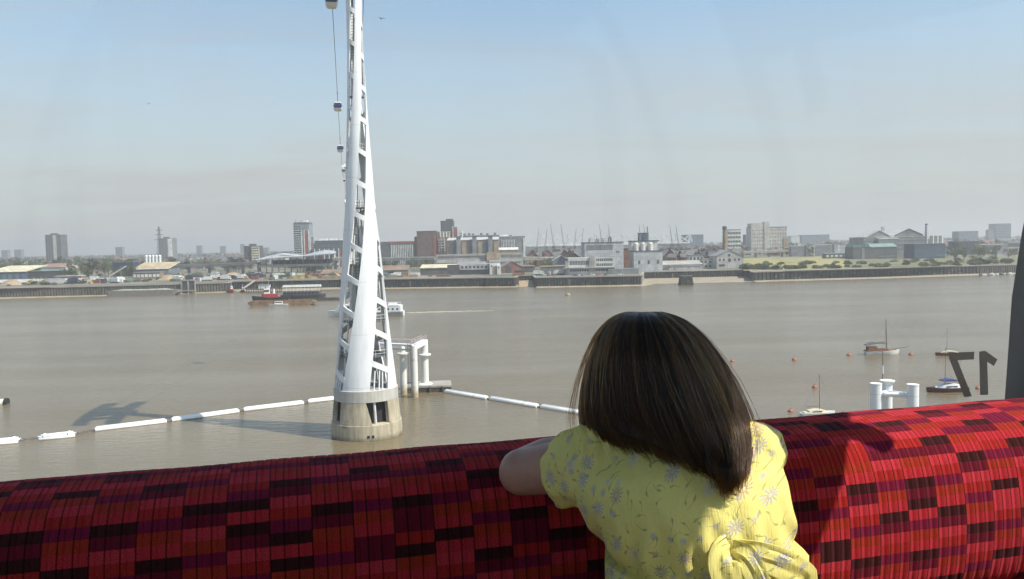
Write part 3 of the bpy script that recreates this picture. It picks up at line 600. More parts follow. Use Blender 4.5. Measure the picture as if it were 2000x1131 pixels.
def tug(px, py, L, rz, label, hm=None, house=None, funnel=None, big=True):
    p = on(px, py); hm = hm or M_hullb; house = house or M_bwhite
    t = boat_base('tug_boat', label, 'tug', p, rz, L, L * .3, L * .11, hm, sheer=.5, bow=.2, stern=.85); D = L * .11
    MB().loft([[(x, -w, D * .95), (x, -w, h), (x, w, h), (x, w, D * .95)] for x, w, h in ((-L * .18, L * .1, D * 2.0), (L * .22, L * .09, D * 2.0), (L * .26, L * .06, D * 1.9))]).build('deckhouse', house, t)
    MB().loft([[(x, -w, D * 2), (x, -w * .9, h), (x, w * .9, h), (x, w, D * 2)] for x, w, h in ((L * .04, L * .075, D * 3.3), (L * .19, L * .07, D * 3.3))]).build('wheelhouse', M_bwhite, t)
    MB().box(L * .045, L * .19, -L * .078, L * .078, D * 2.55, D * 3.0).build('wheelhouse_window', M_glass, t)
    MB().lathe([(L * .035, 0), (L * .03, D * 1.2)], 12, (-L * .08, 0, D * 2)).build('funnel', funnel or M_bred, t)
    MB().tube((L * .08, 0, D * 3.3), (L * .06, 0, D * 5.5), .09, .05, 6).build('mast', M_bwhite, t)
    for k in range(5):
        f = -.4 + .18 * k
        for s in (-1, 1): MB().lathe([(.45, -.12), (.45, .12)], 8, (L * f, s * L * .15, D * .6)).build('tyre_fender', M_hullb, t)
    return t
tug(452, 571, 13, -1.1, 'small orange and white tug moored at the end of the brown wall', M_hullred, M_orange, M_orange)
tug(474, 571, 10, -1.2, 'dark red tug beside the orange and white tug', M_hullb, M_bred)
tug(530, 588, 21, 3.3, 'red and white tug lying behind the brown barge', M_hullb, M_bred, M_bwhite)
def barge(px0, px1, py, label, h=2.0, m=None, B=8.5, cargo=False):
    a, b_ = on(px0, py), on(px1, py); L = abs(b_.x - a.x); c = (a + b_) / 2; t = thing('cargo_barge', label, 'barge', (c.x, c.y + B / 2, 0), 0.02)
    m = m or M_rust
    rg = [[(x, -w, -.4 if i not in (0, 4) else h * .55), (x, -w, h), (x, w, h), (x, w, -.4 if i not in (0, 4) else h * .55)] for i, (x, w) in enumerate(((-L / 2, B * .42), (-L / 2 + 3, B / 2), (0, B / 2), (L / 2 - 3, B / 2), (L / 2, B * .42)))]
    MB().loft(rg).build('hull', m, t)
    for s in (-1, 1): MB().box(-L / 2 + 1.5, L / 2 - 1.5, s * (B / 2 - .4) - .15, s * (B / 2 - .4) + .15, h, h + .5).build('coaming', m, t)
    for k in range(6): MB().tube((-L / 2 + 2 + (L - 4) * k / 5, -B / 2 + .9, h), (-L / 2 + 2 + (L - 4) * k / 5, -B / 2 + .9, h + .7), .25, n=8).build('bollard', M_hullb, t)
    if cargo: MB().loft([[(x, -w, h), (x, -w * .6, h + z), (x, w * .6, h + z), (x, w, h)] for x, w, z in ((-L * .44, 1, .3), (-L * .3, 3.2, 1.2), (0, 3.4, .9), (L * .3, 3.2, 1.3), (L * .44, 1.5, .2))]).build('hatch_covers', mat('pale_green_cover', (0.33, 0.34, 0.26), .8, .3), t)
    return t
barge(489, 608, 597, 'long rusty barge in mid-river with a small white boat alongside', 2.3)
barge(604, 662, 587, 'low dark raft trailing from the end of the rusty barge', 1.0, M_timber, 5)
barge(216, 336, 578, 'grey moored barge lying along the timber-faced wall', 3.6, mat('grey_barge', (.20, .19, .17), .8, .3), 8.5, True)
def workboat():
    p = on(544, 597); t = boat_base('work_boat', 'small white boat alongside the rusty barge', 'boat', p, pi + .05, 11, 3, 1.0, M_bwhite, sheer=.3)
    MB().box(-2.5, 2, -1, 1, .9, 2.4).build('cabin', M_bwhite, t); MB().box(-2.2, 1.8, -1.03, 1.03, 1.6, 2.1).build('window', M_glass, t); MB().tube((0, 0, 2.4), (0, 0, 4), .06, n=5).build('mast', M_spar, t)
workboat()
def restaurant_boat():
    p = on(592, 583); t = boat_base('restaurant_boat', 'dark restaurant boat with long white awning roof', 'boat', p, .03, 27, 6.5, 2.6, mat('grey_black_hull', (.06, .06, .07), .6, .3), sheer=.1, bow=.2, stern=.9)
    MB().box(-12, 11, -2.8, 2.8, 2.4, 4.6).build('saloon', mat('dark_saloon', (.10, .095, .11), .6, .3), t)
    for k in range(10): MB().box(-11.5 + 2.2 * k, -10 + 2.2 * k, -2.85, -2.78, 3, 4.1).build('window', M_glass, t)
    for k in range(11): MB().tube((-12 + 2.3 * k, -2.7, 4.6), (-12 + 2.3 * k, -2.7, 7.4), .09, n=5).build('awning_post', M_bwhite, t)
    MB().box(-12.5, 11.5, -3.1, 3.1, 7.4, 7.7).build('awning', mat('awning_white', (.62, .62, .58), .8, .1), t)
    MB().prism([(-12.5, 7.7), (11.5, 7.7), (11.2, 8.7), (-12.2, 8.7)], -1.2, 1.6).build('awning_ridge', MATS['awning_white'], t)
    MB().box(-12, 11, -2.75, -2.65, 5.2, 5.5).build('handrail', M_bwhite, t)
restaurant_boat()
def jetty():
    p = on(505, 572); t = thing('jetty', 'dark timber landing stage with a sloping gangway behind the red tug', 'jetty', (p.x, p.y, 0))
    MB().box(-10, 16, 2, 8, 2.2, 2.8).build('deck', M_timber, t)
    for k in range(8):
        for y in (2.3, 7.6): MB().tube((-9.5 + 3.5 * k, y, -1), (-9.5 + 3.5 * k, y, 4.2), .28, n=7).build('pile', M_timber, t)
    MB().bar((-13, 5, 3), (-9.5, 22, GZ + 1), 1.8, .5).build('gangway', M_conc, t)
    MB().box(-1, 7, 3.4, 6.8, 2.8, 5.4).build('shelter', M_bwhite, t); MB().box(-1.3, 7.3, 3.1, 7.1, 5.4, 5.7).build('shelter_roof', M_conc, t)
jetty()
def float_mark():
    p = on(4, 789); t = thing('boom_end_float', 'dark-ended white float cut by the left picture edge in open water', 'boom float', (p.x, p.y, 0), .12)
    MB().tube((-8, 0, .3), (.6, 0, .3), .8, n=12).build('float_tube', mat('greenish_float', (.55, .57, .50), .6, .15), t, True); MB().tube((.6, 0, .3), (1.2, 0, .3), .95, n=12).build('end_ring', M_hullb, t)
float_mark()

def bird(px, py, D, label, rz):
    p = at(px, py, D); t = thing('bird', label, 'bird', p, rz); M_ = mat('dark_feathers', (.04, .04, .045), .8, .2, 8.0)
    MB().path([(0, -.22, 0), (0, -.1, .01), (0, .05, .02), (0, .17, .03), (0, .22, .03)], [.015, .05, .06, .04, .01], 8).build('body', M_, t, True)
    for s in (-1, 1): MB().loft([[(0, -.07, .02), (0, .09, .02), (0, .09, .035), (0, -.07, .035)], [(s * .22, -.08, .13), (s * .22, .07, .13), (s * .22, .07, .14), (s * .22, -.08, .14)], [(s * .46, -.07, .04), (s * .46, -.03, .04), (s * .46, -.03, .045), (s * .46, -.07, .045)]]).build('wing', M_, t)
bird(745, 37, 95, 'dark bird in the blue sky right of the tower top', .5); bird(290, 203, 170, 'tiny dark bird in the sky at upper left', 1.2)
# ------------------------------------------------------------------ far bank: wharves and town
C = {}
def cm(key, col, rough=.8, var=.14, streak=.18, scale=.15): 
    if key not in C: C[key] = mat('far_' + key, col, rough, .24, scale, streak=.3, panel=(3.6, 3.1, .13))
    return C[key]
for k_, c_ in dict(white=(.80, .80, .77), offwhite=(.68, .66, .61), cream=(.66, .60, .43), pale=(.54, .52, .48), grey=(.27, .275, .28), midgrey=(.23, .23, .23), dark=(.10, .10, .105), slate=(.135, .137, .14),
                   blue=(.085, .115, .165), bluegrey=(.18, .22, .255), palegrey=(.50, .51, .515), brick=(.27, .125, .085), brown=(.30, .215, .14), red=(.36, .115, .09), fadedred=(.33, .20, .165), tan=(.42, .31, .20), concrete=(.42, .395, .35),
                   green=(.16, .30, .26), teal=(.22, .32, .285), rust=(.26, .18, .125), navy=(.055, .065, .125), yellow=(.55, .40, .10), steel=(.42, .44, .46), olive=(.10, .115, .08), glassy=(.13, .155, .175), mill=(.58, .54, .47), darkbrick=(.19, .115, .10), greenglass=(.11, .17, .155), towerglass=(.27, .31, .325)).items(): cm(k_, c_)
M_fwin = mat('far_window_glass', (.07, .08, .095), .2, .3, .3, spec=.6)
def winset(t, W, H, cols, rows, wf=.55, hf=.55, x0=0., x1=None, z0=.05, z1=.96, y=-.06, m=None, side=None, depth=0., name='windows'):
    b = MB(); x1 = W if x1 is None else x1; cw = (x1 - x0) / cols; rh = H * (z1 - z0) / rows
    for r in range(rows):
        za = H * z0 + rh * (r + .5 - hf / 2); zb = za + rh * hf
        for c in range(cols):
            xa = x0 + cw * (c + .5 - wf / 2); b.box(xa, xa + cw * wf, y, y + .05, za, zb)
    if side:
        n, dd = side, depth / side
        for r in range(rows):
            za = H * z0 + rh * (r + .5 - hf / 2)
            for c in range(n): b.box(W + .01, W + .06, dd * (c + .5 - wf / 2), dd * (c + .5 + wf / 2), za, za + rh * hf)
    return tag(b.build(name, m or M_fwin, t), kind='stuff')
def bld(name, label, cat, px0, px1, yt, D, depth, wm, roof=None, rm='slate', rise=0., rz=0., group=None, base=GZ, win=None, zb=0.):
    """a building whose front runs between two pixel columns at distance D; returns thing, width, height"""
    a = at(px0, 500, D); b_ = at(px1, 500, D); W = (b_.x - a.x) / max(.4, cos(rz)); H = at((px0 + px1) / 2, yt, D).z - base
    t = thing(name, label, cat, (a.x, a.y, base), rz, group); Hw = H - rise
    MB().box(0, W, 0, depth, zb, Hw).build('wall', C[wm] if isinstance(wm, str) else wm, t)
    if roof == 'flat': MB().box(-.3, W + .3, -.3, depth + .3, Hw, Hw + .6).build('roof', C[rm], t)
    elif roof == 'gx': 
        MB().gable(0, W, 0, depth, Hw, H, 'x').build('roof', C[rm], t); g = MB()
        for x in (.01, W - .26): g.add([(x, 0, Hw), (x, depth, Hw), (x, depth / 2, H - .3), (x + .25, 0, Hw), (x + .25, depth, Hw), (x + .25, depth / 2, H - .3)], [(0, 1, 2), (5, 4, 3), (0, 3, 4, 1), (1, 4, 5, 2), (2, 5, 3, 0)])
        g.build('gable_wall', C[wm] if isinstance(wm, str) else wm, t)
    elif roof == 'gy':
        MB().gable(0, W, 0, depth, Hw, H, 'y').build('roof', C[rm], t)
        MB().prism([(0, Hw), (W, Hw), (W / 2, H - .3)], .02, .3).build('gable_wall', C[wm] if isinstance(wm, str) else wm, t)
    elif roof == 'mono': MB().add([(-.4, -.5, Hw), (W + .4, -.5, Hw), (W + .4, depth, H), (-.4, depth, H), (-.4, -.5, Hw + .4), (W + .4, -.5, Hw + .4), (W + .4, depth, H + .4), (-.4, depth, H + .4)], [(0, 1, 2, 3), (4, 7, 6, 5), (0, 4, 5, 1), (1, 5, 6, 2), (2, 6, 7, 3), (3, 7, 4, 0)]).build('roof', C[rm], t)
    if win: winset(t, W, Hw, *win[:2], **(win[2] if len(win) > 2 else {}))
    return t, W, H
def bx_(t, name, m, *a): return MB().box(*a).build(name, C[m] if isinstance(m, str) else m, t)

MARKS = [(-40, 'below the two far round-topped towers'), (60, 'left of the dark tower block'), (95, 'in front of the dark tower block'), (125, 'just right of the dark tower block'), (175, 'left of the small hazy block'), (215, 'below the small hazy block'), (250, 'left of the five silos'), (283, 'behind the five silos'), (320, 'below the slim white-ended tower block'),
         (345, 'right of the slim white-ended tower block'), (385, 'midway between slim tower block and dark flats'), (430, 'left of the dark and cream flats'), (475, 'around the dark and cream flats'), (512, 'left of the canopy station'), (550, 'behind the left canopy wing'), (590, 'behind the right canopy wing'), (635, 'just left of the lattice tower'),
         (1036, 'left of the cranes'), (1060, 'below the leftmost cranes'), (1085, 'below the tall crane pair'), (1115, 'below the fifth and sixth cranes'), (1150, 'behind the tall grey factory'), (1225, 'between the grey factories'), (1280, 'right of the second grey factory'), (1310, 'behind the low grey warehouse\'s left half'), (1340, 'behind the low grey warehouse\'s right half'), (1370, 'left of the tall chimney'), (1400, 'around the tall chimney'), (1430, 'below the balconied white flats'), (1460, 'below the left half of the mill'), (1500, 'below the right half of the mill'),
         (1540, 'just right of the mill'), (1575, 'by the zigzag stair tower'), (1605, 'between the two stair towers'), (1632, 'by the grey stair tower'), (1660, 'left of the green-roofed shed'), (1700, 'below the refinery\'s left roof'), (1750, 'below the refinery\'s right roof'), (1800, 'by the slim refinery chimney'), (1850, 'right of the refinery silos'), (1890, 'by the hazy blue works'), (1930, 'left of the window post'), (1960, 'at the window post')]
def where(px):
    w = MARKS[0][1]
    for p, t in MARKS:
        if px >= p: w = t
    return w
# ---- left wharves
t, W_, H_ = bld('warehouse', 'blue warehouse with pale yellow roof at the far left edge', 'warehouse', -30, 48, 521, 815, 40, 'blue', 'mono', 'cream', 5.5)
for k in range(6): bx_(t, 'roller_door', 'bluegrey', 3 + 6.5 * k, 7 + 6.5 * k, -.1, -.02, .2, 5)
bx_(t, 'lean_to', 'dark', W_ + .05, W_ + 38, 4, 24, 0, 7); bx_(t, 'lean_to_roof', 'green', W_ - .2, W_ + 38.4, 3.6, 24.4, 7, 7.5)
bld('warehouse', 'red-roofed shed left of the green trees', 'shed', 78, 126, 515, 900, 30, 'pale', 'gx', 'fadedred', 4)
bld('long_shed', 'long low white-roofed shed behind the left wall', 'shed', 62, 186, 546, 700, 14, 'midgrey', 'mono', 'palegrey', 2.2)
bld('long_shed', 'long grey-roofed shed cut by the left picture edge', 'shed', -30, 58, 548, 690, 14, 'midgrey', 'mono', 'palegrey', 2.0)
t, W_, H_ = bld('long_shed', 'red trailer-long low shed above the white-roofed shed', 'shed', 104, 156, 540, 745, 8, 'fadedred', 'flat', 'pale')
def blue_shed():
    t, W, H = bld('process_shed', 'blue shed with ribbed cream roof below the white silos', 'shed', 258, 328, 514, 800, 28, 'bluegrey', 'mono', 'cream', 6.0)
    for k in range(12): bx_(t, 'roof_light', 'tan', 1.2 + W * k / 12, 2.6 + W * k / 12, 3.9, 22, H - 4.55, H - 4.5) if False else MB().bar((2 + W * k / 12, 1, H - 5.05), (2 + W * k / 12, 26, H + .02), 1.2, .5).build('roof_light', C['tan'], t)
blue_shed()
for k in range(5):
    p = at(286.5 + 6.6 * k, 515, 852); h = at(287, 499, 852).z - GZ; t = thing('storage_silo', ['leftmost of the five white silos', 'second of the five white silos from the left', 'middle one of the five white silos', 'fourth of the five white silos from the left', 'rightmost of the five white silos'][k] + ' behind the cream-roofed shed', 'silo', (p.x, p.y, GZ), 0, 'five white silos')
    MB().lathe([(1.5, 0), (1.5, h - .6), (.9, h), (.3, h + .3)], 14).build('barrel', C['white'], t); MB().bar((1.55, -.3, 1), (1.55, -.3, h), .2, .2).build('ladder', C['steel'], t)
t, W_, H_ = bld('site_office', 'low brick office with a row of white windows in front of the blue shed', 'office', 257, 311, 533, 745, 9, 'brown', 'flat', 'grey', win=(7, 1, dict(hf=.55, wf=.7, m=C['white'])))
bld('long_shed', 'dark blue long shed left of the white silos', 'shed', 219, 259, 513, 830, 14, 'navy', 'flat', 'slate')
def conveyor():
    p = at(215, 533, 790); t = thing('conveyor', 'inclined conveyor beside the blue shed', 'conveyor', (p.x, p.y, GZ)); MB().bar((-1, 0, 1.5), (14, 4, 11), 1.6, 1.2).build('belt_gallery', C['pale'], t)
    for x, z in ((4, 4.5), (10, 8.4)): MB().bar((x, 1, 0), (x, 1, z), .5, .5).build('trestle', C['grey'], t)
conveyor()
def dock_gate():
    p = at(356, 548, 612); t = thing('dock_gate', 'dark timber-framed gate in the river wall below the yard', 'gate', (p.x, p.y - 1.0, 0), .02); W = (382 - 356) / F * 612
    for x in (0, W / 2, W): bx_(t, 'gate_post', 'concrete', x - .5, x + .5, -1.3, -.3, 0, 9.2)
    bx_(t, 'lintel', 'concrete', -.6, W + .6, -1.4, -.2, 9.2, 10.2); bx_(t, 'sill_beam', 'concrete', -.6, W + .6, -1.5, -.2, 1.6, 2.4)
    for x in (.5, W / 2 + .5): bx_(t, 'gate_leaf', 'dark', x, x + W / 2 - 1, -.9, -.5, 2.4, 9.2)
dock_gate()

# ---- tower blocks and flats on the skyline
def tower_block(label, px0, px1, yt, D, m1, m2, rows, cols, stripe=None, sm='white', depth=None, plant=True):
    t, W, H = bld('tower_block', label, 'tower block', px0, px1, yt, D, depth or (px1 - px0) / F * D * .8, m1, 'flat', m2, win=(cols, rows))
    if stripe: bx_(t, 'stair_strip', sm, W * stripe[0], W * stripe[1], -.35, -.1, 2, H - .3)
    if plant: bx_(t, 'plant_room', m2, W * .3, W * .7, 3, 9, H + .6, H + 3.4)
    return t, W, H
tower_block('dark tower block with pale centre strip above the left trees', 90, 120, 459, 1600, 'slate', 'slate', 20, 6, (.5, .72), 'pale')
tower_block('slim tower block with bright white end left of the hill of houses', 311, 338, 466, 1700, 'midgrey', 'slate', 18, 5, (.66, .98))
for i, (a, b_, y, D, lab) in enumerate([(3, 15, 489, 3000, 'leftmost of two far round-topped grey towers'), (28, 41, 488, 3000, 'right one of two far round-topped grey towers'), (226, 239, 483, 2600, 'small hazy grey block right of the dark tower block'),
                                  (384, 394, 480, 3300, 'hazy far block left of centre skyline'), (430, 440, 481, 3200, 'pair-forming hazy far block, left member'), (470, 477, 477, 3300, 'hazy slender far block near the dark flats'), (510, 524, 484, 3000, 'low hazy far block right of the dark flats')]):
    tower_block(lab, a, b_, y, D, 'midgrey', 'slate', 12, 4, None, plant=False)
t, W_, H_ = tower_block('block of flats, dark left half and cream balconied right half', 477, 507, 481, 1150, 'dark', 'slate', 8, 6, None)
bx_(t, 'balcony_wing', 'cream', W_ * .52, W_, -2.4, -.1, 0, H_ - .6)
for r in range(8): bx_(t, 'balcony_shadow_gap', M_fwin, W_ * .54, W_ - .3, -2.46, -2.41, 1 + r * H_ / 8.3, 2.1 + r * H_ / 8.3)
def riverside_tower():
    t, W, H = bld('apartment_tower', 'tall apartment tower with red panel and white bands beside the canopy station', 'apartment tower', 575, 605, 437, 1050, 20, 'towerglass', 'flat', 'slate')
    bx_(t, 'red_panel', 'red', W * .72, W * .92, -.5, -.1, 4, H * .84)
    for x in (.5, .66, .95): bx_(t, 'white_fin', 'white', W * x, W * x + 1.0, -.8, -.1, 2, H * .86)
    for r in range(17): bx_(t, 'floor_slab', 'white', 0, W * .49, -1.2, -.1, 4 + r * H * .82 / 17, 4.6 + r * H * .82 / 17)
    winset(t, W, H, 3, 17, .7, .5, x1=W * .48)
    bx_(t, 'crown', 'bluegrey', .3, W - .3, 1, 19, H * .9, H + 2); bx_(t, 'plant_room', 'white', W * .4, W * .85, 3, 10, H + 2, H + 4.5); MB().tube((2, 3, H), (2, 3, H + 6), .2, n=5).build('mast', C['slate'], t)
    bx_(t, 'side_wing', 'palegrey', W + .05, W + 6.2, 3, 15, 0, H * .70)
    for s in (0.6, 5.2): bx_(t, 'white_fin', 'white', W + s - .4, W + s + .4, 2.3, 2.9, 0, H * .72)
    winset(t, W, H * .7, 2, 13, .6, .5, x0=W + .8, x1=W + 5.5, y=2.9, name='windows')
riverside_tower()
t, W_, H_ = bld('apartment_block', 'long red and glass apartment block with white roof boxes left of the lattice tower', 'apartment block', 615, 690, 470, 1040, 18, 'glassy', 'flat', 'palegrey', win=(16, 6))
for x in (.2, .42, .62, .82): bx_(t, 'red_panel', 'red', W_ * x, W_ * x + 3, -.4, -.08, 2, H_ * .62)
for k in range(9): bx_(t, 'white_fin', 'white', W_ * k / 8 - .4, W_ * k / 8 + .4, -.9, -.1, 0, H_ * .7)
for x0, x1 in ((.1, .3), (.38, .55), (.62, .85)): bx_(t, 'roof_box', 'white', W_ * x0, W_ * x1, 4, 10, H_ + .6, H_ + 3)
tower_block('blue glass tower seen through the lattice of the near tower', 697, 715, 446, 1060, 'bluegrey', 'slate', 16, 4, None)
def canopy_station():
    D = 830; p = at(505, 500, D); t = thing('railway_station', 'elevated station under a long grey winged canopy', 'station', (p.x, p.y, GZ)); k = D / F
    def q(px, py, y): a = at(px, py, D + y); return (a.x - p.x, y, a.z - GZ)
    for name, pts in (('canopy_wing', [(500, 507.5, 506.5), (525, 504.5, 499.5), (552, 502, 494), (575, 501, 496), (597, 500, 498.5)]), ('canopy_wing', [(592, 500, 498.5), (615, 497.5, 492.5), (634, 496, 488), (648, 495, 489), (656, 494.5, 491)])):
        rings = []
        for x, y, yb in pts: a = q(x, y, -8); b_ = q(x, yb, 26); rings.append([a, b_, (b_[0], b_[1], b_[2] - .9), (a[0], a[1], a[2] - .9)])
        MB().loft(rings).build(name, C['steel'], t)
    a = q(548, 494, 0); MB().box(a[0], a[0] + 11, 2, 8, a[2] + .3, a[2] + 1.2).build('roof_light', C['slate'], t)
    for x in range(508, 656, 12):
        a = q(x, 509, 4); MB().bar((a[0], 4, 0), (a[0], 4, q(x, 500 if x > 525 else 504, 4)[2]), .7, .7).build('column', C['grey'], t)
    a = q(505, 513, 0); b_ = q(655, 503, 0); MB().box(a[0], b_[0], -2, 14, 6.5, 8.8).build('platform', C['concrete'], t)
    MB().box(a[0] + 10, b_[0], 10, 11, 8.8, 13).build('glazed_screen', C['glassy'], t)
canopy_station()
def viaduct(label, pts, D, w=9, th=2.2, piers=True):
    a0 = at(pts[0][0], pts[0][1], D); t = thing('railway_viaduct', label, 'viaduct', (a0.x, a0.y, GZ)); P_ = []
    for px, py, y in pts: a = at(px, py, D + y); P_.append(Vector((a.x - a0.x, y, a.z - GZ)))
    MB().loft([[p + Vector((0, -w / 2, -th)), p + Vector((0, -w / 2, 0)), p + Vector((0, w / 2, 0)), p + Vector((0, w / 2, -th))] for p in P_]).build('deck', C['concrete'], t)
    MB().loft([[p + Vector((0, -w / 2 - .3, .02)), p + Vector((0, -w / 2 - .3, 1.2)), p + Vector((0, -w / 2 + .05, 1.2)), p + Vector((0, -w / 2 + .05, .02))] for p in P_]).build('parapet', C['pale'], t)
    L = P_[-1].x - P_[0].x; n = int(L / 22)
    for k in range(n + 1):
        f = k / n; i = min(len(P_) - 2, int(f * (len(P_) - 1))); g = f * (len(P_) - 1) - i; p = P_[i].lerp(P_[i + 1], g); MB().box(p.x - 1, p.x + 1, p.y - 2, p.y + 2, 0, p.z - th).build('pier', C['grey'], t)
viaduct('grey railway viaduct rising to the canopy station', [(330, 519, 90), (430, 516, 40), (505, 512, 0)], 832)
viaduct('railway viaduct between canopy station and the concrete station', [(655, 504, 0), (740, 505, 0), (850, 503, -10)], 825)
def batching():
    p = at(614, 531, 850); t = thing('batching_plant', 'white batching tower with grey silo beside it', 'batching plant', (p.x, p.y, GZ)); k = 850 / F
    MB().loft([[(0, 0, 2), (10.5, 0, 2), (10.5, 8, 2), (0, 8, 2)], [(0, 0, 10), (10.5, 0, 10), (10.5, 8, 10), (0, 8, 10)], [(2.6, 2, 13.5), (8, 2, 13.5), (8, 6, 13.5), (2.6, 6, 13.5)]]).build('hopper_house', C['white'], t)
    MB().tube((5.5, 4, 13.5), (5.5, 4, 18), 1.2, n=10).build('cyclone', C['white'], t)
    for x in (1, 9.5): MB().box(x - .4, x + .4, .5, 1.3, 0, 2).build('leg', C['steel'], t)
    MB().tube((19, 4, 0), (19, 4, 20), 2.6, n=14).build('silo', C['offwhite'], t); MB().bar((10, 4, 9), (17, 4, 3), 1, 1).build('chute', C['white'], t)
    bx_(t, 'dust_house', 'offwhite', -9, -1, 0, 7, 0, 7)
batching()

# ---- middle wharves
def open_shed(label, px0, px1, yt, D, wm, rm, **k): return bld('wharf_shed', label, 'shed', px0, px1, yt, D, k.pop('depth', 24), wm, k.pop('roof', 'gx'), rm, k.pop('rise', 3.5), **k)
open_shed('low brown-roofed shed left of the lattice tower legs', 625, 672, 527, 735, 'slate', 'rust')
open_shed('brown-roofed shed just right of the lattice tower', 728, 796, 519, 745, 'midgrey', 'rust', rise=4)
t, W_, H_ = open_shed('dark shed with cream-edged roof on the wharf', 820, 892, 518, 690, 'slate', 'cream', roof='mono', rise=2.5, depth=20)
t, W_, H_ = open_shed('dark open wharf building with glazed upper floor', 892, 955, 513, 676, 'slate', 'grey', roof='mono', rise=2.0, depth=18)
bx_(t, 'glazed_gallery', 'pale', 2.2, W_ - .4, -1.2, -.1, H_ * .42, H_ * .8); winset(t, W_, H_, 7, 1, .62, .7, x0=2.8, x1=W_ - 1, z0=.48, z1=.78, y=-1.27)
bx_(t, 'lower_store', 'dark', -8, 2.0, -1, 8, 0, H_ * .85)
def white_house():
    t, W, H = bld('wharf_house', 'bright white wharf building with a beige stepped front', 'wharf house', 956, 976, 511, 668, 9, 'white', 'flat', 'offwhite')
    bx_(t, 'beige_front', 'tan', W * .36, W * .7, -.5, -.08, .5, H * .68); bx_(t, 'side_tower', 'white', W * .72, W * 1.08, -1.4, 6, 0, H * .72)
    bx_(t, 'window', M_fwin, W * .12, W * .26, -.08, -.02, H * .6, H * .72); bx_(t, 'window', M_fwin, W * .8, W * .92, -1.48, -1.42, H * .5, H * .6)
    for x in (-2.2, -.9): MB().tube((x, 2, H - 1), (x, 2, H + .8), .5, n=8).build('vent', C['dark'], t)
white_house()
t, W_, H_ = bld('brick_shed', 'brick shed with grey hipped roof beside the white wharf building', 'shed', 978, 1021, 510, 690, 22, 'brick', 'gy', 'midgrey', 5.5, rz=.12)
bx_(t, 'loading_door', 'dark', W_ * .2, W_ * .45, -.12, -.03, 0, 6)
open_shed('dark weathered shed left of the slipway', 1019, 1044, 513, 700, 'slate', 'rust', roof='flat')
bld('site_cabin', 'brown cabin on the quay corner left of the slipway', 'cabin', 1004, 1024, 529, 640, 6, 'brick', 'flat', 'slate')
def long_hotel():
    t, W, H = bld('hotel_block', 'glass hotel with red top band and white fins right of the tower', 'hotel', 744, 824, 472, 1000, 18, 'greenglass', None)
    bx_(t, 'red_top_band', 'red', W * .2, W + .3, -.9, 18, H - 2.6, H + .4); bx_(t, 'red_end', 'red', W * .83, W + .2, -.6, -.06, 0, H - 2.6); bx_(t, 'dark_end', 'slate', -.2, W * .19, -.7, 18, 0, H + .2)
    for k in range(13): bx_(t, 'white_fin', 'white', W * (.25 + .043 * k), W * (.25 + .043 * k) + 1.0, -.6, -.06, 1.5, H - 3.4)
    winset(t, W, H, 6, 6, .5, .6, x0=W * .84, x1=W * .99, z0=0.05, z1=.85, y=-.68)
long_hotel()
def dark_flats():
    t, W, H = bld('apartment_block', 'dark slab apartment block with red edge above the viaduct', 'apartment block', 815, 852, 452, 960, 24, 'darkbrick', 'flat', 'slate', win=(9, 12, dict(wf=.4, hf=.35, m=C['slate'])))
    bx_(t, 'red_edge', 'red', W * .87, W + .15, -.5, -.05, 0, H * .9); bx_(t, 'side_block', 'darkbrick', -3.5, -.02, 5, 20, 0, H * .86)
    D = 955
    t, W, H = bld('apartment_block', 'curved balcony apartments between the dark slab and the brown flats', 'apartment block', 854, 878, 453, 965, 22, 'tan', 'flat', 'palegrey', win=(5, 11, dict(wf=.45, hf=.5)))
    for x in (.05, .32, .6, .9): bx_(t, 'pier_strip', 'red' if x in (.05, .9) else 'offwhite', W * x, W * x + .9, -.9, -.08, 0, H * .82)
    for r in range(10): bx_(t, 'balcony', 'pale', W * .12, W * .56, -1.6, -.1, 3 + r * H * .075, 4.1 + r * H * .075)
    for x in (.25, .5, .75): bx_(t, 'penthouse_column', 'white', W * x, W * x + 1.4, -.7, -.08, H * .84, H)
dark_flats()
def stepped_tower():
    t, W, H = bld('apartment_tower', 'stepped slate tower with red and white front behind the brown flats', 'apartment tower', 862, 887, 432, 1060, 18, 'slate', 'flat', 'slate', win=(5, 14))
    bx_(t, 'red_front', 'red', W * .98, W * 1.32, -3, 12, 0, H * .86); bx_(t, 'white_edge', 'white', W * .93, W * .99, -3.2, -2.5, 0, H * .88); bx_(t, 'white_edge', 'white', W * 1.3, W * 1.36, -3.2, -2.5, 0, H * .88)
    bx_(t, 'white_annex', 'white', W * 1.42, W * 1.7, -2, 10, 0, H * .78); winset(t, W, H * .76, 2, 14, .7, .6, x0=W * 1.46, x1=W * 1.66, y=-2.06); winset(t, W, H * .84, 2, 14, .3, .5, x0=W * 1.0, x1=W * 1.28, y=-3.06)
    bx_(t, 'crown', 'slate', W * .4, W * .95, 3, 12, H + .6, H + 3)
stepped_tower()
def brown_flats():
    t, W, H = bld('warehouse_flats', 'long brown warehouse-style flats with three dark stair towers', 'apartment block', 874, 974, 464, 940, 20, 'brown', 'mono', 'palegrey', 3.0, win=(32, 6, dict(wf=.38, hf=.42)))
    C['teal2'] = C['palegrey']
    for f in (.22, .53, .84): bx_(t, 'stair_tower', 'grey', W * f - 2.2, W * f + 2.6, -3.2, 3, 0, H + .4); bx_(t, 'stair_cap', 'slate', W * f - 2.6, W * f + 3, -3.6, 3.4, H + .42, H + 1.6)
    for f in (.06, .38, .68): bx_(t, 'bay', 'glassy', W * f, W * f + 6, -.9, -.1, H * .4, H * .78)
    for f in (.29, .6, .91): bx_(t, 'pale_bay', 'tan', W * f, W * f + 5, -.7, -.1, .5, H * .84)
brown_flats()
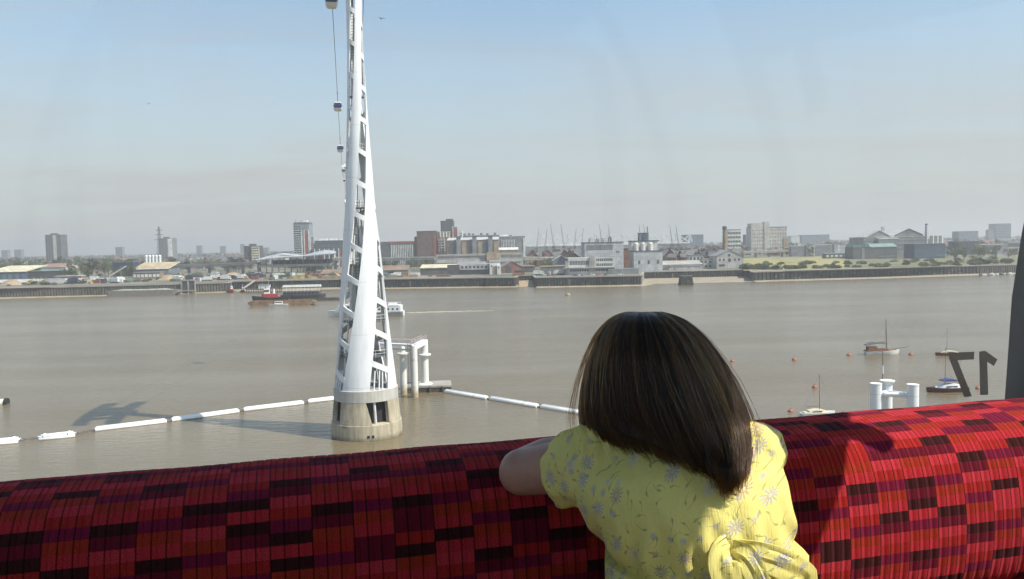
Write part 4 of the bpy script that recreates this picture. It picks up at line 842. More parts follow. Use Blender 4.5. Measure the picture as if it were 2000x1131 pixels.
def white_frame():
    t, W, H = bld('hotel_block', 'white-finned hotel block right of the brown flats', 'hotel', 975, 1026, 462, 1010, 18, 'grey', 'flat', 'offwhite')
    for k in range(9): bx_(t, 'white_fin', 'white', W * (.1 + .06 * k), W * (.1 + .06 * k) + .8, -.8, -.06, H * .2, H * .9)
    winset(t, W, H, 8, 7, .55, .5, x0=W * .1, x1=W * .62); bx_(t, 'white_corner', 'white', W * .93, W + .2, -.6, -.06, H * .1, H * .95); bx_(t, 'roof_box', 'white', W * .05, W * .35, 4, 12, H + .6, H + 2.6); bx_(t, 'roof_box', 'brick', W * .4, W * .5, 4, 9, H + .6, H + 2)
    bld('long_block', 'long flat-roofed block with small roof plant behind the brown flats', 'block', 904, 976, 460, 1080, 16, 'grey', 'flat', 'palegrey')
    t = thing('roof_plant', 'row of dark rooftop vents above the brown flats', 'roof plant', at(905, 459, 1084))
    for k, x in enumerate((0, 6, 11, 22, 30, 40)): MB().box(x, x + 3.2, 0, 3, -.6, 1.6 + .5 * (k % 2)).build('vent_box', C['slate'], t)
white_frame()
def concrete_station():
    t, W, H = bld('railway_station', 'low concrete elevated station with dark slot windows below the brown flats', 'station', 852, 1022, 496, 850, 14, 'concrete', None)
    for f0, f1 in ((.01, .55), (.72, .98)): bx_(t, 'parapet', 'pale', W * f0, W * f1, -.6, -.05, H * .42, H * .62)
    winset(t, W, H, 36, 1, .7, .9, x0=W * .02, x1=W * .54, z0=.74, z1=.9); winset(t, W, H, 16, 1, .5, .9, x0=W * .74, x1=W * .98, z0=.7, z1=.92)
    bx_(t, 'lift_tower', 'tan', W * .58, W * .70, -2.5, 6, 0, H + 1.4); bx_(t, 'stair_flank', 'slate', W * .52, W * .575, -1.5, 2, 0, H * .9)
    MB().bar((W * .75, -2.5, H * .6), (W * .95, -2.5, H + 4.5), .5, .9).build('white_roof_truss', C['white'], t) if False else None
concrete_station()
bld('sports_hall', 'low hall with white sloping roof behind the concrete station', 'hall', 975, 1012, 484, 905, 14, 'tan', 'mono', 'offwhite', 2.5)
viaduct('concrete viaduct carrying the line behind the wharf sheds', [(1022, 503, 0), (1120, 505, 10), (1240, 505, 10)], 855)

# ---- houses behind the slipway, and terraces further right
def house(label=None, group=None):
    t = thing('terraced_house', label or 'x', 'house', (0, 0, 0), 0, group)
    MB().box(-3, 3, 0, 8, 0, 5.6).build('wall', C['brick'], t); MB().gable(-3, 3, 0, 8, 5.6, 8.6, 'x').build('roof', C['slate'], t)
    for x in (-1.5, 1.5):
        for z in (1.2, 3.6): MB().box(x - .6, x + .6, -.06, -.01, z, z + 1.3).build('window', M_fwin, t)
    MB().box(-2.6, -1.8, 3.5, 4.5, 6.5, 9.6).build('chimney', C['brick'], t)
    return t
def house2():
    t = thing('gabled_house', 'x', 'house'); MB().box(-3.5, 3.5, 0, 8, 0, 6).build('wall', C['tan'], t); MB().gable(-3.5, 3.5, 0, 8, 6, 10, 'y').build('roof', C['slate'], t); MB().prism([(-3.5, 6), (3.5, 6), (0, 9.7)], .02, .3).build('gable_wall', C['brick'], t)
    for x in (-1.6, 1.6):
        for z in (1.2, 3.8): MB().box(x - .6, x + .6, -.06, -.01, z, z + 1.3).build('window', M_fwin, t)
    return t
h1 = house(); h2 = house2(); first = {id(h1): True, id(h2): True}
def put_house(src, px, D, rz, label, group, k=1.0):
    o = src if first.pop(id(src), False) else copy_tree(src); a = at(px, 500, D); o.location = (a.x, a.y, GZ); o.rotation_euler = (0, 0, rz); o.scale = (k, k, k); tag(o, label, None, group)
rr = random.Random(11)
for k in range(16): put_house(h2 if k % 2 == 0 else h1, 1040 + 5.4 * k + rr.uniform(-2, 2), 880 + 34 * (k % 3), rr.uniform(-.3, .3), ('gabled' if k % 2 == 0 else 'flat-fronted') + ' brick house in the group behind the slipway, ' + where(1040 + 5.4 * k), 'brick houses behind the slipway', 1.75)
def rows(n, x0, x1, D0, D1, what, group, k_=1.0):
    for k in range(n):
        px = x0 + (x1 - x0) * (k + .5) / n + rr.uniform(-5, 5); two = rr.random() < .35; D = rr.uniform(D0, D1)
        put_house(h2 if two else h1, px, D, rr.choice((0, .2, -.3, 1.3, pi / 2)), ('tan gabled house ' if two else 'brick terraced house ') + what + where(px), group, k_ * rr.uniform(.85, 1.15))
rows(32, 1036, 1140, 870, 1160, 'in the rows ', 'houses behind the slipway and factory', 1.8); rows(75, 1286, 1440, 820, 1130, 'in the near rows ', 'terraced houses right of the factories', 1.45); rows(75, 1284, 1470, 1130, 2000, 'in the far rows ', 'far houses right of the factories', 1.4)
rows(70, 130, 505, 1050, 2000, 'in the hazy town ', 'houses in the hazy town on the left', 1.25); rows(34, 1445, 1690, 1130, 1750, 'beyond the field ', 'houses beyond the yellow field', 1.3)

# ---- grey factories and their neighbours
def factories():
    t, W, H = bld('grey_factory', 'tall pale grey factory with dark eaves and rooftop pipework', 'factory', 1142, 1218, 474, 655, 30, 'palegrey', 'flat', 'slate', rz=0)
    bx_(t, 'louvre_band', 'midgrey', W * .05, W * .72, -.2, -.05, H * .78, H * .93); bx_(t, 'blue_plinth', 'blue', W * .7, W + .1, -.3, -.06, H * .08, H * .14); bx_(t, 'vent_grille', 'slate', W * .82, W * .9, -.2, -.06, H * .68, H * .71)
    rr = random.Random(2)
    for k in range(14): x = W * (.12 + .6 * rr.random()); h = rr.uniform(1, 4.5); MB().tube((x, 6 + 8 * rr.random(), H + .6), (x, 8, H + .6 + h), .25, n=6).build('roof_pipe', C['slate'], t)
    for z in (1.5, 3.0): MB().tube((W * .15, 8, H + z), (W * .7, 8, H + z), .16, n=5).build('handrail', C['slate'], t)
    t, W, H = bld('grey_factory', 'second grey factory with white upper vats and stepped tower', 'factory', 1238, 1294, 491, 660, 24, 'palegrey', 'flat', 'navy')
    for f in (.15, .48, .8): bx_(t, 'window', M_fwin, W * f, W * f + 1.6, -.08, -.02, H * .38, H * .56)
    bx_(t, 'upper_storey', 'offwhite', -1.2, W * .86, 4, 22, H + .65, H + 8); bx_(t, 'blue_eaves', 'navy', -1.6, W * .9, 3.5, 22.5, H + 8, H + 8.8); bx_(t, 'roof_house', 'bluegrey', W * .25, W * .58, 8, 16, H + 8.8, H + 14.6); bx_(t, 'roof_house_cap', 'slate', W * .24, W * .59, 7.7, 16.3, H + 14.6, H + 15.1)
    for f in (.1, .34, .6): MB().lathe([(1.9, 0), (1.9, 5.5), (1.0, 6.6)], 12, (W * f, 2.6, H + .7)).build('vat', C['offwhite'], t)
    MB().tube((W * .53, 6.5, H), (W * .53, 6.5, H + 20), .5, n=8).build('flue', C['green'], t)
    bld('narrow_store', 'dark brick gap building between the two grey factories', 'store', 1219, 1237, 486, 700, 12, 'brick', 'flat', 'slate')
    t, W, H = bld('office_block', 'low white office block with ribbon windows in front of the grey factory', 'office', 1110, 1200, 503, 625, 12, 'offwhite', None)
    winset(t, W * .45, H, 12, 1, .7, .8, x0=W * .02, x1=W * .44, z0=.55, z1=.85); winset(t, W, H, 9, 2, .7, .55, x0=W * .6, x1=W * .96, z0=.42, z1=1.0); winset(t, W, H, 18, 1, .85, .8, x0=W * .03, x1=W * .95, z0=.18, z1=.36)
    bx_(t, 'corner_bay', 'concrete', W * .45, W * .57, -1.2, -.05, 0, H + .8); bx_(t, 'left_tower', 'concrete', -2.4, -.05, -.5, 6, 0, H * .8); bx_(t, 'lower_canopy', 'palegrey', -4, W + 1, -2.2, -.06, H * .40, H * .44); bx_(t, 'roof_rail', 'steel', W * .58, W, .2, .5, H, H + .6); bx_(t, 'base_store', 'grey', W * .86, W + 18, -2, 8, 0, 4.2)
    t, W, H = bld('blue_tent_hall', 'small hall with purple-blue gable left of the office block', 'hall', 1080, 1112, 499, 720, 16, 'midgrey', 'gy', 'pale', 4.5); MB().prism([(W * .2, H * .55), (W * .98, H * .55), (W * .55, H - .6)], -.5, -.05).build('blue_gable', C['navy'], t)
    bld('wharf_store', 'low tan and dark store on the quay right of the slipway', 'store', 1056, 1112, 521, 640, 12, 'midgrey', 'flat', 'tan')
    t, W, H = bld('long_warehouse', 'long low grey-roofed warehouse behind the beach wall', 'warehouse', 1246, 1372, 511, 700, 16, 'pale', 'mono', 'concrete', 3.0)
    bx_(t, 'lean_to', 'palegrey', W * .06, W * .95, -6, -.06, 0, H * .42); bx_(t, 'lean_to_roof', 'concrete', W * .05, W * .96, -6.4, -.06, H * .42, H * .47); bx_(t, 'dark_opening', 'dark', W * .02, W * .06, -.2, -.05, 0, H * .45); bx_(t, 'dark_opening', 'dark', W * .28, W * .32, -6.2, -6.06, 0, H * .3)
    bld('flat_store', 'pale flat store with square windows left of the gabled white house', 'store', 1346, 1374, 499, 760, 12, 'pale', 'flat', 'grey', win=(4, 2))
    bld('yard_building', 'jumbled white outbuilding beside the gabled white house', 'outbuilding', 1374, 1400, 507, 705, 14, 'offwhite', 'flat', 'grey', win=(3, 2))
    t, W, H = bld('gabled_house', 'big white gabled house with round attic window by the field', 'house', 1400, 1449, 488, 690, 24, 'pale', 'gy', 'grey', 5.0)
    for f in (.12, .28, .72, .88): bx_(t, 'window', M_fwin, W * f - .8, W * f + .8, -.08, -.02, H * .42, H * .54)
    bx_(t, 'window', M_fwin, W * .45, W * .56, -.08, -.02, H * .36, H * .54); bx_(t, 'doorway', M_fwin, W * .08, W * .32, -.08, -.02, H * .12, H * .24)
    MB().prism([(W * .5 + 1.1 * cos(a), H * .72 + 1.1 * sin(a)) for a in [2 * pi * i / 12 for i in range(12)]], -.12, .02).build('round_window', M_fwin, t)
    p = at(1415.5, 492, 720); h = at(1415, 442, 720).z - GZ; t = thing('brick_chimney', 'tall pale brick chimney with dark top beside the gabled white house', 'chimney', (p.x, p.y, GZ))
    MB().lathe([(2.2, 0), (1.75, h - 3)], 14).build('shaft', C['brown'], t); MB().lathe([(1.9, 0), (1.9, 3)], 14, (0, 0, h - 3)).build('dark_top', C['dark'], t)
factories()
def right_side():
    t, W, H = bld('apartment_block', 'white balconied apartment block behind the chimney', 'apartment block', 1421, 1447, 449, 1100, 14, 'offwhite', 'flat', 'slate', win=(5, 6, dict(wf=.85, hf=.5)))
    bx_(t, 'bright_end', 'white', -3, -.05, 2, 12, H * .55, H * .9)
    t, W, H = bld('flour_mill', 'big derelict pale mill with rows of small windows on the skyline', 'mill', 1467, 1537, 444, 1250, 26, 'mill', 'flat', 'slate', win=(14, 7, dict(wf=.3, hf=.35)))
    bx_(t, 'left_block', 'mill', 0.1, W * .42, -1.5, 20, 0, H + 6.5); bx_(t, 'stair_tower', 'mill', W * .36, W * .5, -2.5, 10, 0, H + 8.5); bx_(t, 'bright_end', 'tan', W * .9, W + .3, -1, -.06, 0, H * .6); winset(t, W, H, 6, 7, .3, .35, x0=.5, x1=W * .4, y=-1.56)
    bld('low_block', 'hazy low block left of the mill', 'block', 1456, 1468, 459, 1300, 14, 'bluegrey', 'flat', 'slate')
    viaduct('long railway viaduct behind the yellow field', [(1450, 492, 0), (1540, 489, 10), (1660, 485, 30)], 1090)
    for px0, px1, yt, D, lab in ((1575, 1591, 480, 1070, 'stair tower with zigzag white stairs on the viaduct'), (1630, 1652, 478, 1065, 'grey stair tower with a white strip on the viaduct')):
        t, W, H = bld('stair_tower', lab, 'stair tower', px0, px1, yt, D, 8, 'palegrey' if px0 > 1600 else 'midgrey', 'flat', 'grey')
        if px0 < 1600:
            for k in range(4): MB().bar((W * (.25 if k % 2 else .85), -.3, 2 + 3 * k), (W * (.85 if k % 2 else .25), -.3, 5 + 3 * k), .4, .7).build('stair_flight', C['white'], t)
            bx_(t, 'frame_post', 'white', W * .9, W, -.35, -.05, 0, H)
        else: bx_(t, 'white_strip', 'white', W * .3, W * .42, -.3, -.05, 0, H)
    for px0, px1, y, lab in ((1545, 1575, 481, 'white-roofed platform canopy left of the zigzag stair tower'), (1592, 1630, 479, 'white-roofed platform canopy between the two stair towers')):
        t, W, H = bld('platform_canopy', lab, 'canopy', px0, px1, y, 1085, 7, 'grey', 'flat', 'white')
    # refinery
    t, W, H = bld('sugar_refinery', 'large grey refinery with low-pitched pale roofs on the right', 'refinery', 1687, 1808, 463, 930, 40, 'grey', 'flat', 'pale')
    MB().gable(W * .06, W * .46, 2, 30, H + .62, H + 8, 'y').build('left_roof', C['pale'], t); bx_(t, 'left_attic', 'midgrey', W * .07, W * .45, 3, 28, H + .61, H + 3.2) if False else None
    MB().prism([(W * .07, H + .6), (W * .45, H + .6), (W * .26, H + 7.4)], 2.2, 3).build('left_gable', C['grey'], t)
    MB().gable(W * .50, W * .98, 2, 30, H + 2, H + 9.5, 'y').build('right_roof', C['pale'], t); MB().prism([(W * .51, H + .6), (W * .97, H + .6), (W * .97, H + 1.9), (W * .74, H + 8.8), (W * .51, H + 1.9)], 2.2, 3).build('right_gable', C['midgrey'], t)
    bx_(t, 'mid_roof', 'white', W * .2, W * .52, -6, 0.4, H - 2, H - .9); bx_(t, 'mid_block', 'grey', W * .2, W * .52, -5.6, -.1, 0, H - 2); bx_(t, 'roof_stack', 'pale', W * .36, W * .40, 10, 13, H + 5, H + 12)
    winset(t, W, H, 22, 3, .4, .4, z0=.3, z1=.9)
    t, W, H = bld('refinery_store', 'dark blue store in front of the refinery silos', 'store', 1786, 1846, 477, 870, 24, 'blue', 'flat', 'slate')
    MB().bar((W, 4, H * .8), (W + 14, 2, 1), 1.4, 1.2).build('conveyor', C['grey'], t); bx_(t, 'low_canopy', 'bluegrey', W * .55, W * 1.15, -12, -6, 3, 3.6)
    for k, lab in enumerate(('left', 'middle', 'right')):
        p = at(1820 + 8.6 * k, 480, 905); h = at(1820, 459, 905).z - GZ; t = thing('refinery_silo', lab + ' one of the three pale refinery silos', 'silo', (p.x, p.y, GZ), 0, 'refinery silos'); MB().lathe([(2.2, 0), (2.2, h - .7), (1.2, h)], 14).build('barrel', C['offwhite'], t); MB().bar((0, -2.3, 1), (0, -2.3, h), .3, .2).build('ladder', C['steel'], t)
    p = at(1809, 480, 915); h = at(1809, 437, 915).z - GZ; t = thing('refinery_chimney', 'slim pale chimney rising from the refinery', 'chimney', (p.x, p.y, GZ)); MB().lathe([(1.7, 0), (1.35, h - 1.5)], 14).build('shaft', C['palegrey'], t); MB().lathe([(1.45, 0), (1.45, 1.5)], 14, (0, 0, h - 1.5)).build('dark_top', C['slate'], t)
    t, W, H = bld('sawtooth_shed', 'green-roofed shed with sawtooth left end in front of the refinery', 'shed', 1666, 1752, 482, 900, 22, 'slate', None)
    for k in range(6): 
        if k != 3: MB().prism([(W * .065 * k, H), (W * .065 * (k + 1), H), (W * .065 * (k + .5), H + 3)], -.4, 20).build('sawtooth_roof', C['teal'], t)
    MB().gable(W * .42, W, 0, 20, H - .5, H + 3.4, 'x').build('roof', C['teal'], t); bx_(t, 'pale_gap', 'grey', W * .2, W * .26, -.3, -.05, 0, H * .9)
    bx_(t, 'low_canopy', 'teal', W * .5, W * .85, -14, -7, 2.6, 3.1)
    bld('yard_shed', 'dark low sheds with white edges at the end of the field', 'shed', 1612, 1664, 495, 950, 10, 'slate', 'flat', 'pale', win=(6, 1, dict(m=C['white'], hf=.4)))
    bld('blue_works', 'hazy blue works building near the right window post', 'works', 1872, 1912, 472, 1000, 24, 'blue', 'flat', 'slate', win=(4, 3)); bld('blue_works', 'hazy grey-blue long store left of the right window post', 'store', 1912, 1968, 478, 1000, 20, 'grey', 'flat', 'pale')
    tower_block('wide hazy block on the skyline near the right window post', 1944, 1974, 437, 2400, 'bluegrey', 'slate', 6, 10, None, plant=False); bld('low_block', 'small hazy block left of the wide skyline block', 'block', 1930, 1941, 449, 2350, 14, 'midgrey', 'flat', 'slate')
    bld('long_block', 'long hazy industrial block on the right skyline', 'block', 1872, 1910, 452, 2000, 30, 'bluegrey', 'flat', 'slate'); bld('long_block', 'long hazy blue shed between mill and refinery', 'block', 1566, 1620, 459, 2300, 30, 'bluegrey', 'flat', 'slate'); bld('long_block', 'pale hazy sheds just right of the mill', 'block', 1545, 1562, 461, 2200, 30, 'offwhite', 'flat', 'pale')
right_side()
bld('exhibition_wing', 'flat blue-grey hall end behind the white masts', 'hall', 1340, 1374, 459, 1500, 40, 'bluegrey', 'flat', 'slate')

# ---- exhibition hall: white roof hung from A-shaped masts, dock cranes in front
def exhibition():
    D = 1450; p = at(1030, 490, D); t = thing('exhibition_hall', 'long low exhibition hall hung from white A-shaped masts', 'exhibition hall', (p.x, p.y, GZ)); L = at(1345, 490, D).x - p.x; hz_ = at(1190, 473, D).z - GZ
    MB().box(0, L, 0, 80, 0, hz_ - 5).build('wall', C['offwhite'], t); MB().box(-2, L + 2, -4, 84, hz_ - 5, hz_ - 2.6).build('roof', C['white'], t)
    n = 12
    for k in range(n + 1):
        x = L * k / n; top = at(1030 + 315 * k / n, 457.5, D).z - GZ
        m = MB().bar((x, -2, hz_ - 2.6), (x + 2.5, -2, top), 3.0, 3.0).build('mast', C['white'], t)
        MB().bar((x + 6, -2, hz_ - 2.6), (x + 2.5, -2, top), 2.2, 2.2).build('mast_leg', C['white'], t)
        if k < n: MB().bar((x + 2.5, -2, top), (x + L / n, -2, hz_ - 2), 1.8, 1.8).build('stay', C['white'], t)
        if k > 0: MB().bar((x + 2.5, -2, top), (x - L / n * .55, -2, hz_ - 2), 1.4, 1.4).build('stay', C['white'], t)
exhibition()
def crane():
    t = thing('dock_crane', 'x', 'dock crane')
    for sx in (-1, 1):
        for sy in (-1, 1): MB().bar((3 * sx, 3 * sy, 0), (1.6 * sx, 1.6 * sy, 13), .6, .6).build('portal_leg', C['slate'], t)
    MB().box(-2.2, 2.2, -2.2, 2.2, 13, 14).build('platform', C['slate'], t); MB().box(-1.8, 2.4, -1.6, 1.6, 14, 18).build('machine_house', C['slate'], t)
    b = MB(); b.bar((0, -.7, 16), (-3.2, 0, 46), .45, .45); b.bar((0, .7, 16), (-3.2, 0, 46), .45, .45)
    for k in range(10): f = k / 10; b.bar((-3.2 * f, -.7 * (1 - f), 16 + 30 * f), (-3.2 * (f + .1), .7 * (.9 - f), 16 + 30 * (f + .1)), .25, .25)
    tag(b.build('jib', C['slate'], t), kind='stuff'); MB().bar((1.5, 0, 18), (0.2, 0, 25), .4, .4).build('strut', C['slate'], t); MB().bar((.2, 0, 25), (-3.0, 0, 44), .2, .2).build('stay_rope', C['slate'], t)
    return t
CR = [(1049, 446, 1), (1065, 446, 1), (1081, 436, -1), (1101, 437, -1), (1122, 446, 1), (1136, 446, 1), (1176, 438, -1), (1193, 438, -1), (1253, 439, -1), (1262, 438, -1), (1313, 440, -1), (1325, 440, -1)]
names = ['leftmost dock crane, leaning right', 'second dock crane from the left, leaning right', 'tall third dock crane from the left', 'tall fourth dock crane from the left', 'fifth dock crane from the left, leaning right', 'sixth dock crane from the left, leaning right', 'left crane of the pair behind the grey factory roof', 'right crane of the pair behind the grey factory roof', 'left crane of the pair above the second grey factory', 'right crane of the pair above the second grey factory', 'left one of the last crane pair before the chimney', 'right one of the last crane pair before the chimney']
c0 = crane()
for i, ((px, yt, s), nm) in enumerate(zip(CR, names)):
    o = c0 if i == 0 else copy_tree(c0); D = 1180; p = at(px, 490, D); o.location = (p.x, p.y, GZ); h = at(px, yt, D).z - GZ; k = h / 46; o.scale = (-k * s, k, k); tag(o, nm + ', on the dock skyline', None, 'dock cranes on the skyline')
def pylon():
    D = 1500; p = at(312.5, 500, D); h = at(312, 443, D).z - GZ; t = thing('power_pylon', 'tall lattice power pylon beside the slim tower block', 'pylon', (p.x, p.y, GZ)); b = MB()
    for sx in (-1, 1):
        for sy in (-1, 1): b.bar((5 * sx, 5 * sy, 0), (.7 * sx, .7 * sy, h), .55, .55)
    for k in range(9):
        f, g = k / 9, (k + 1) / 9; w0, w1 = 5 - 4.3 * f, 5 - 4.3 * g
        for s in (-1, 1): b.bar((-w0, -w0 * s, h * f), (w1, -w1 * s, h * g), .3, .3); b.bar((w0, -w0 * s, h * f), (-w1, -w1 * s, h * g), .3, .3)
    tag(b.build('lattice_mast', C['slate'], t), kind='stuff')
    for f, w in ((.66, 9), (.79, 7.5), (.91, 6)): MB().bar((-w, 0, h * f), (w, 0, h * f), .5, .9).build('cross_arm', C['slate'], t)
pylon()

# ---- pillar left standing in the water off the beach
def old_pier():
    p = on(1342, 557); t = thing('old_pier', 'squat dark pier standing in the water off the sandy beach', 'pier', (p.x, p.y + 4, 0))
    MB().loft([[(-5, -4, -1), (5, -4, -1), (5, 4, -1), (-5, 4, -1)], [(-4, -3.4, 5.6), (4, -3.4, 5.6), (4, 3.4, 5.6), (-4, 3.4, 5.6)]]).build('shaft', M_pile, t); MB().box(-4.5, 4.5, -3.9, 3.9, 5.6, 6.8).build('cap', C['olive'], t)
    for k in range(5): MB().bar((-4 + 2 * k, -4.2, -1), (-3.4 + 1.7 * k, -3.6, 5.6), .5, .5).build('fender_pile', M_timber, t)
old_pier()
def slip():
    a = at(1026, 552, 622); t = thing('slipway', 'pale slipway ramp between the two dark river walls', 'slipway', (a.x, 0, 0)); MB().add([(-5, 600, -.4), (6, 604, -.4), (6, 640, 3.2), (-5, 638, 3.2), (-5, 600, -1), (6, 604, -1), (6, 640, -1), (-5, 638, -1)], [(0, 1, 2, 3), (7, 6, 5, 4), (0, 4, 5, 1), (1, 5, 6, 2), (2, 6, 7, 3), (3, 7, 4, 0)]).build('ramp', C['tan'], t)
slip()
# ------------------------------------------------------------------ yards: vehicles, skips, containers, heaps
def truck(cabm, bodym):
    t = thing('lorry', 'x', 'lorry'); MB().box(-4, 2.2, -1.25, 1.25, 1.1, 3.7).build('body', C[bodym], t); MB().loft([[(2.3, -1.2, .8), (2.3, 1.2, .8), (2.3, 1.2, 3.2), (2.3, -1.2, 3.2)], [(4.2, -1.2, .8), (4.2, 1.2, .8), (4.0, 1.2, 3.0), (4.0, -1.2, 3.0)]]).build('cab', C[cabm], t)
    MB().box(3.4, 4.22, -1.1, 1.1, 2.0, 2.75).build('windscreen', M_fwin, t); MB().box(-4, 4, -.9, .9, .6, 1.1).build('chassis', C['dark'], t)
    for x in (-2.8, -1.6, 3.0):
        for s in (-1, 1): MB().prism([(x + .5 * cos(a), .5 + .5 * sin(a)) for a in [2 * pi * i / 10 for i in range(10)]], s * 1.1 - .15, s * 1.1 + .15).build('wheel', C['dark'], t)
    return t
def car(m):
    t = thing('parked_car', 'x', 'car'); MB().loft([[(-2.1, y * .85, .35) for y in (-1, 1)] + [(-2.1, y * .8, .9) for y in (1, -1)], [(-1.2, -.88, .3), (-1.2, .88, .3), (-1.2, .85, 1.0), (-1.2, -.85, 1.0)], [(1.2, -.88, .3), (1.2, .88, .3), (1.2, .85, .95), (1.2, -.85, .95)], [(2.1, -.8, .35), (2.1, .8, .35), (2.1, .75, .75), (2.1, -.75, .75)]]).build('body', C[m], t)
    MB().loft([[(-1.7, -.8, .95), (-1.7, .8, .95), (-1.3, .65, 1.45), (-1.3, -.65, 1.45)], [(1.1, -.8, .92), (1.1, .8, .92), (.4, .65, 1.45), (.4, -.65, 1.45)]]).build('cabin_glass', M_fwin, t)
    for x in (-1.3, 1.3):
        for s in (-1, 1): MB().prism([(x + .32 * cos(a), .32 + .32 * sin(a)) for a in [2 * pi * i / 8 for i in range(8)]], s * .82 - .1, s * .82 + .1).build('wheel', C['dark'], t)
    return t
def container(m):
    t = thing('shipping_container', 'x', 'container'); MB().box(-3, 3, -1.2, 1.2, 0, 2.6).build('box', C[m], t); b = MB()
    for k in range(18): b.box(-2.9 + .33 * k, -2.75 + .33 * k, -1.26, -1.2, .15, 2.45)
    tag(b.build('corrugation', C[m], t), kind='stuff'); MB().box(3.0, 3.05, -1.1, 1.1, .1, 2.5).build('door', C[m], t); return t
def skip(m):
    t = thing('waste_skip', 'x', 'skip'); MB().loft([[(-1.2, -.8, 0), (1.2, -.8, 0), (1.2, .8, 0), (-1.2, .8, 0)], [(-2, -.95, 1.5), (2, -.95, 1.5), (2, .95, 1.5), (-2, .95, 1.5)]]).build('tub', C[m], t); MB().box(-2.05, 2.05, -1, 1, 1.4, 1.55).build('rim', C[m], t); return t
def heap(m):
    t = thing('spoil_heap', 'x', 'heap'); b = MB(); r_ = random.Random(4); n = 18
    rings = [[(R_ * cos(2 * pi * k / n) * (1 + .2 * r_.random()), R_ * .6 * sin(2 * pi * k / n) * (1 + .2 * r_.random()), z + .3 * r_.random()) for k in range(n)] for R_, z in ((9, -.2), (6.5, 2.0), (3.5, 3.6), (1, 4.4))]
    b.loft(rings); autosmooth(b.build('mound', C[m], t), 60); return t
def digger(m):
    t = thing('excavator', 'x', 'excavator')
    for s in (-1, 1): MB().box(-1.8, 1.8, s * 1.1 - .3, s * 1.1 + .3, 0, .9).build('track', C['dark'], t)
    MB().box(-1.7, 1.2, -1.2, 1.2, 1.0, 2.3).build('body', C[m], t); MB().box(.1, 1.3, -1.15, -.1, 2.3, 3.3).build('cab', M_fwin, t)
    MB().path([(1.2, 0, 2), (3.6, 0, 5.6), (5.6, 0, 4.2)], .3, 6).build('boom', C[m], t); MB().path([(5.6, 0, 4.2), (5.9, 0, 1.6)], .22, 6).build('stick', C[m], t); MB().prism([(5.3, 1.7), (6.4, 1.6), (6.2, .7), (5.5, .8)], -.5, .5).build('bucket', C['dark'], t); return t
def pile_timber(m):
    t = thing('material_stack', 'x', 'stack'); 
    for k in range(4): MB().box(-3.5 + .1 * (k % 2), 3.5 - .2 * (k % 2), -1.2, 1.2, .05 + .5 * k, .5 + .5 * k).build('layer', C[m], t)
    return t
PLACED = []
def yard(src, items, group):
    for i, (px, D, rz, label) in enumerate(items):
        o = src if i == 0 else copy_tree(src); a = at(px, 540, D); o.location = (a.x, a.y, GZ); o.rotation_euler = (0, 0, rz); tag(o, label, None, group)
yard(truck('white', 'white'), [(421, 690, .2, 'white lorry in the yard above the orange tug'), (470, 700, 2.9, 'white lorry beside the coloured skips'), (548, 700, .1, 'white lorry left of the batching tower')], 'white lorries in the yard')
yard(truck('blue', 'navy'), [(405, 665, .1, 'dark blue lorry at the wall by the dock gate'), (496, 690, 0, 'blue lorry behind the jetty'), (510, 705, .3, 'second blue lorry behind the jetty'), (372, 690, .2, 'blue lorry above the dock gate')], 'blue lorries in the yard')
yard(truck('red', 'cream'), [(542, 715, .1, 'red-cabbed lorry below the station canopy'), (170, 680, 3.0, 'red-cabbed lorry right of the white-roofed shed'), (590, 700, .2, 'red-cabbed lorry beside cream skips')], 'red-cabbed lorries')
yard(container('white'), [(385, 675, .05, 'white container by the dock gate'), (447, 720, 0, 'white container among the red ones'), (466, 712, .2, 'white container above the jetty'), (178, 668, 0, 'white container at the left wall'), (232, 672, 0, 'white container behind the moored barge'), (690, 690, 0, 'white container seen through the tower legs')], 'white containers on the wharves')
yard(container('red'), [(412, 705, 0, 'red container left of the white one in the yard'), (428, 700, .1, 'red container at the middle of the yard'), (188, 662, 0, 'red container at the left wall corner'), (440, 690, 1.2, 'red container end-on in the yard')], 'red containers on the wharves')
yard(container('yellow'), [(585, 676, 0, 'yellow container near the restaurant boat'), (598, 680, .1, 'second yellow container near the restaurant boat'), (476, 680, 0, 'yellow container above the gangway'), (356, 712, .1, 'yellow container left of the dock gate')], 'yellow containers on the wharves')
yard(container('teal'), [(756, 668, 0, 'green container right of the lattice tower'), (762, 672, 0, 'second green container right of the lattice tower'), (560, 690, .1, 'green container in the middle yard')], 'green containers on the wharves')
yard(skip('yellow'), [(568, 668, 0, 'yellow skip behind the restaurant boat'), (576, 672, .4, 'second yellow skip behind the restaurant boat'), (606, 670, .2, 'yellow skip below the batching tower'), (790, 664, 0, 'yellow skip at the brown-roofed shed'), (798, 668, .3, 'second yellow skip at the brown-roofed shed')], 'yellow skips')
yard(skip('cream'), [(556, 665, 0, 'cream skip by the blue crane'), (591, 666, .2, 'cream skip behind the awning boat'), (613, 664, .1, 'cream skip at the quay edge'), (335, 680, .1, 'cream skip left of the dock gate'), (1060, 640, .2, 'cream skip on the quay right of the slipway')], 'cream skips')
yard(skip('rust'), [(625, 662, 0, 'rusty skip left of the tower leg'), (637, 664, .1, 'second rusty skip left of the tower leg'), (776, 660, .1, 'rusty skip right of the lattice tower'), (840, 650, .2, 'rusty skip below the cream-roofed shed')], 'rusty skips')
yard(heap('midgrey'), [(95, 668, 0, 'dark grey spoil heap behind the left wall'), (112, 675, .5, 'second dark grey spoil heap behind the left wall')], 'grey spoil heaps')
yard(heap('tan'), [(22, 655, 0, 'sandy heap at the left edge of the wharf'), (330, 700, .2, 'sandy heap left of the dock gate'), (652, 668, .2, 'sandy heap at the foot of the lattice tower'), (455, 730, .4, 'sandy heap in the middle of the yard'), (1068, 650, 0, 'sandy heap right of the slipway')], 'sandy heaps')
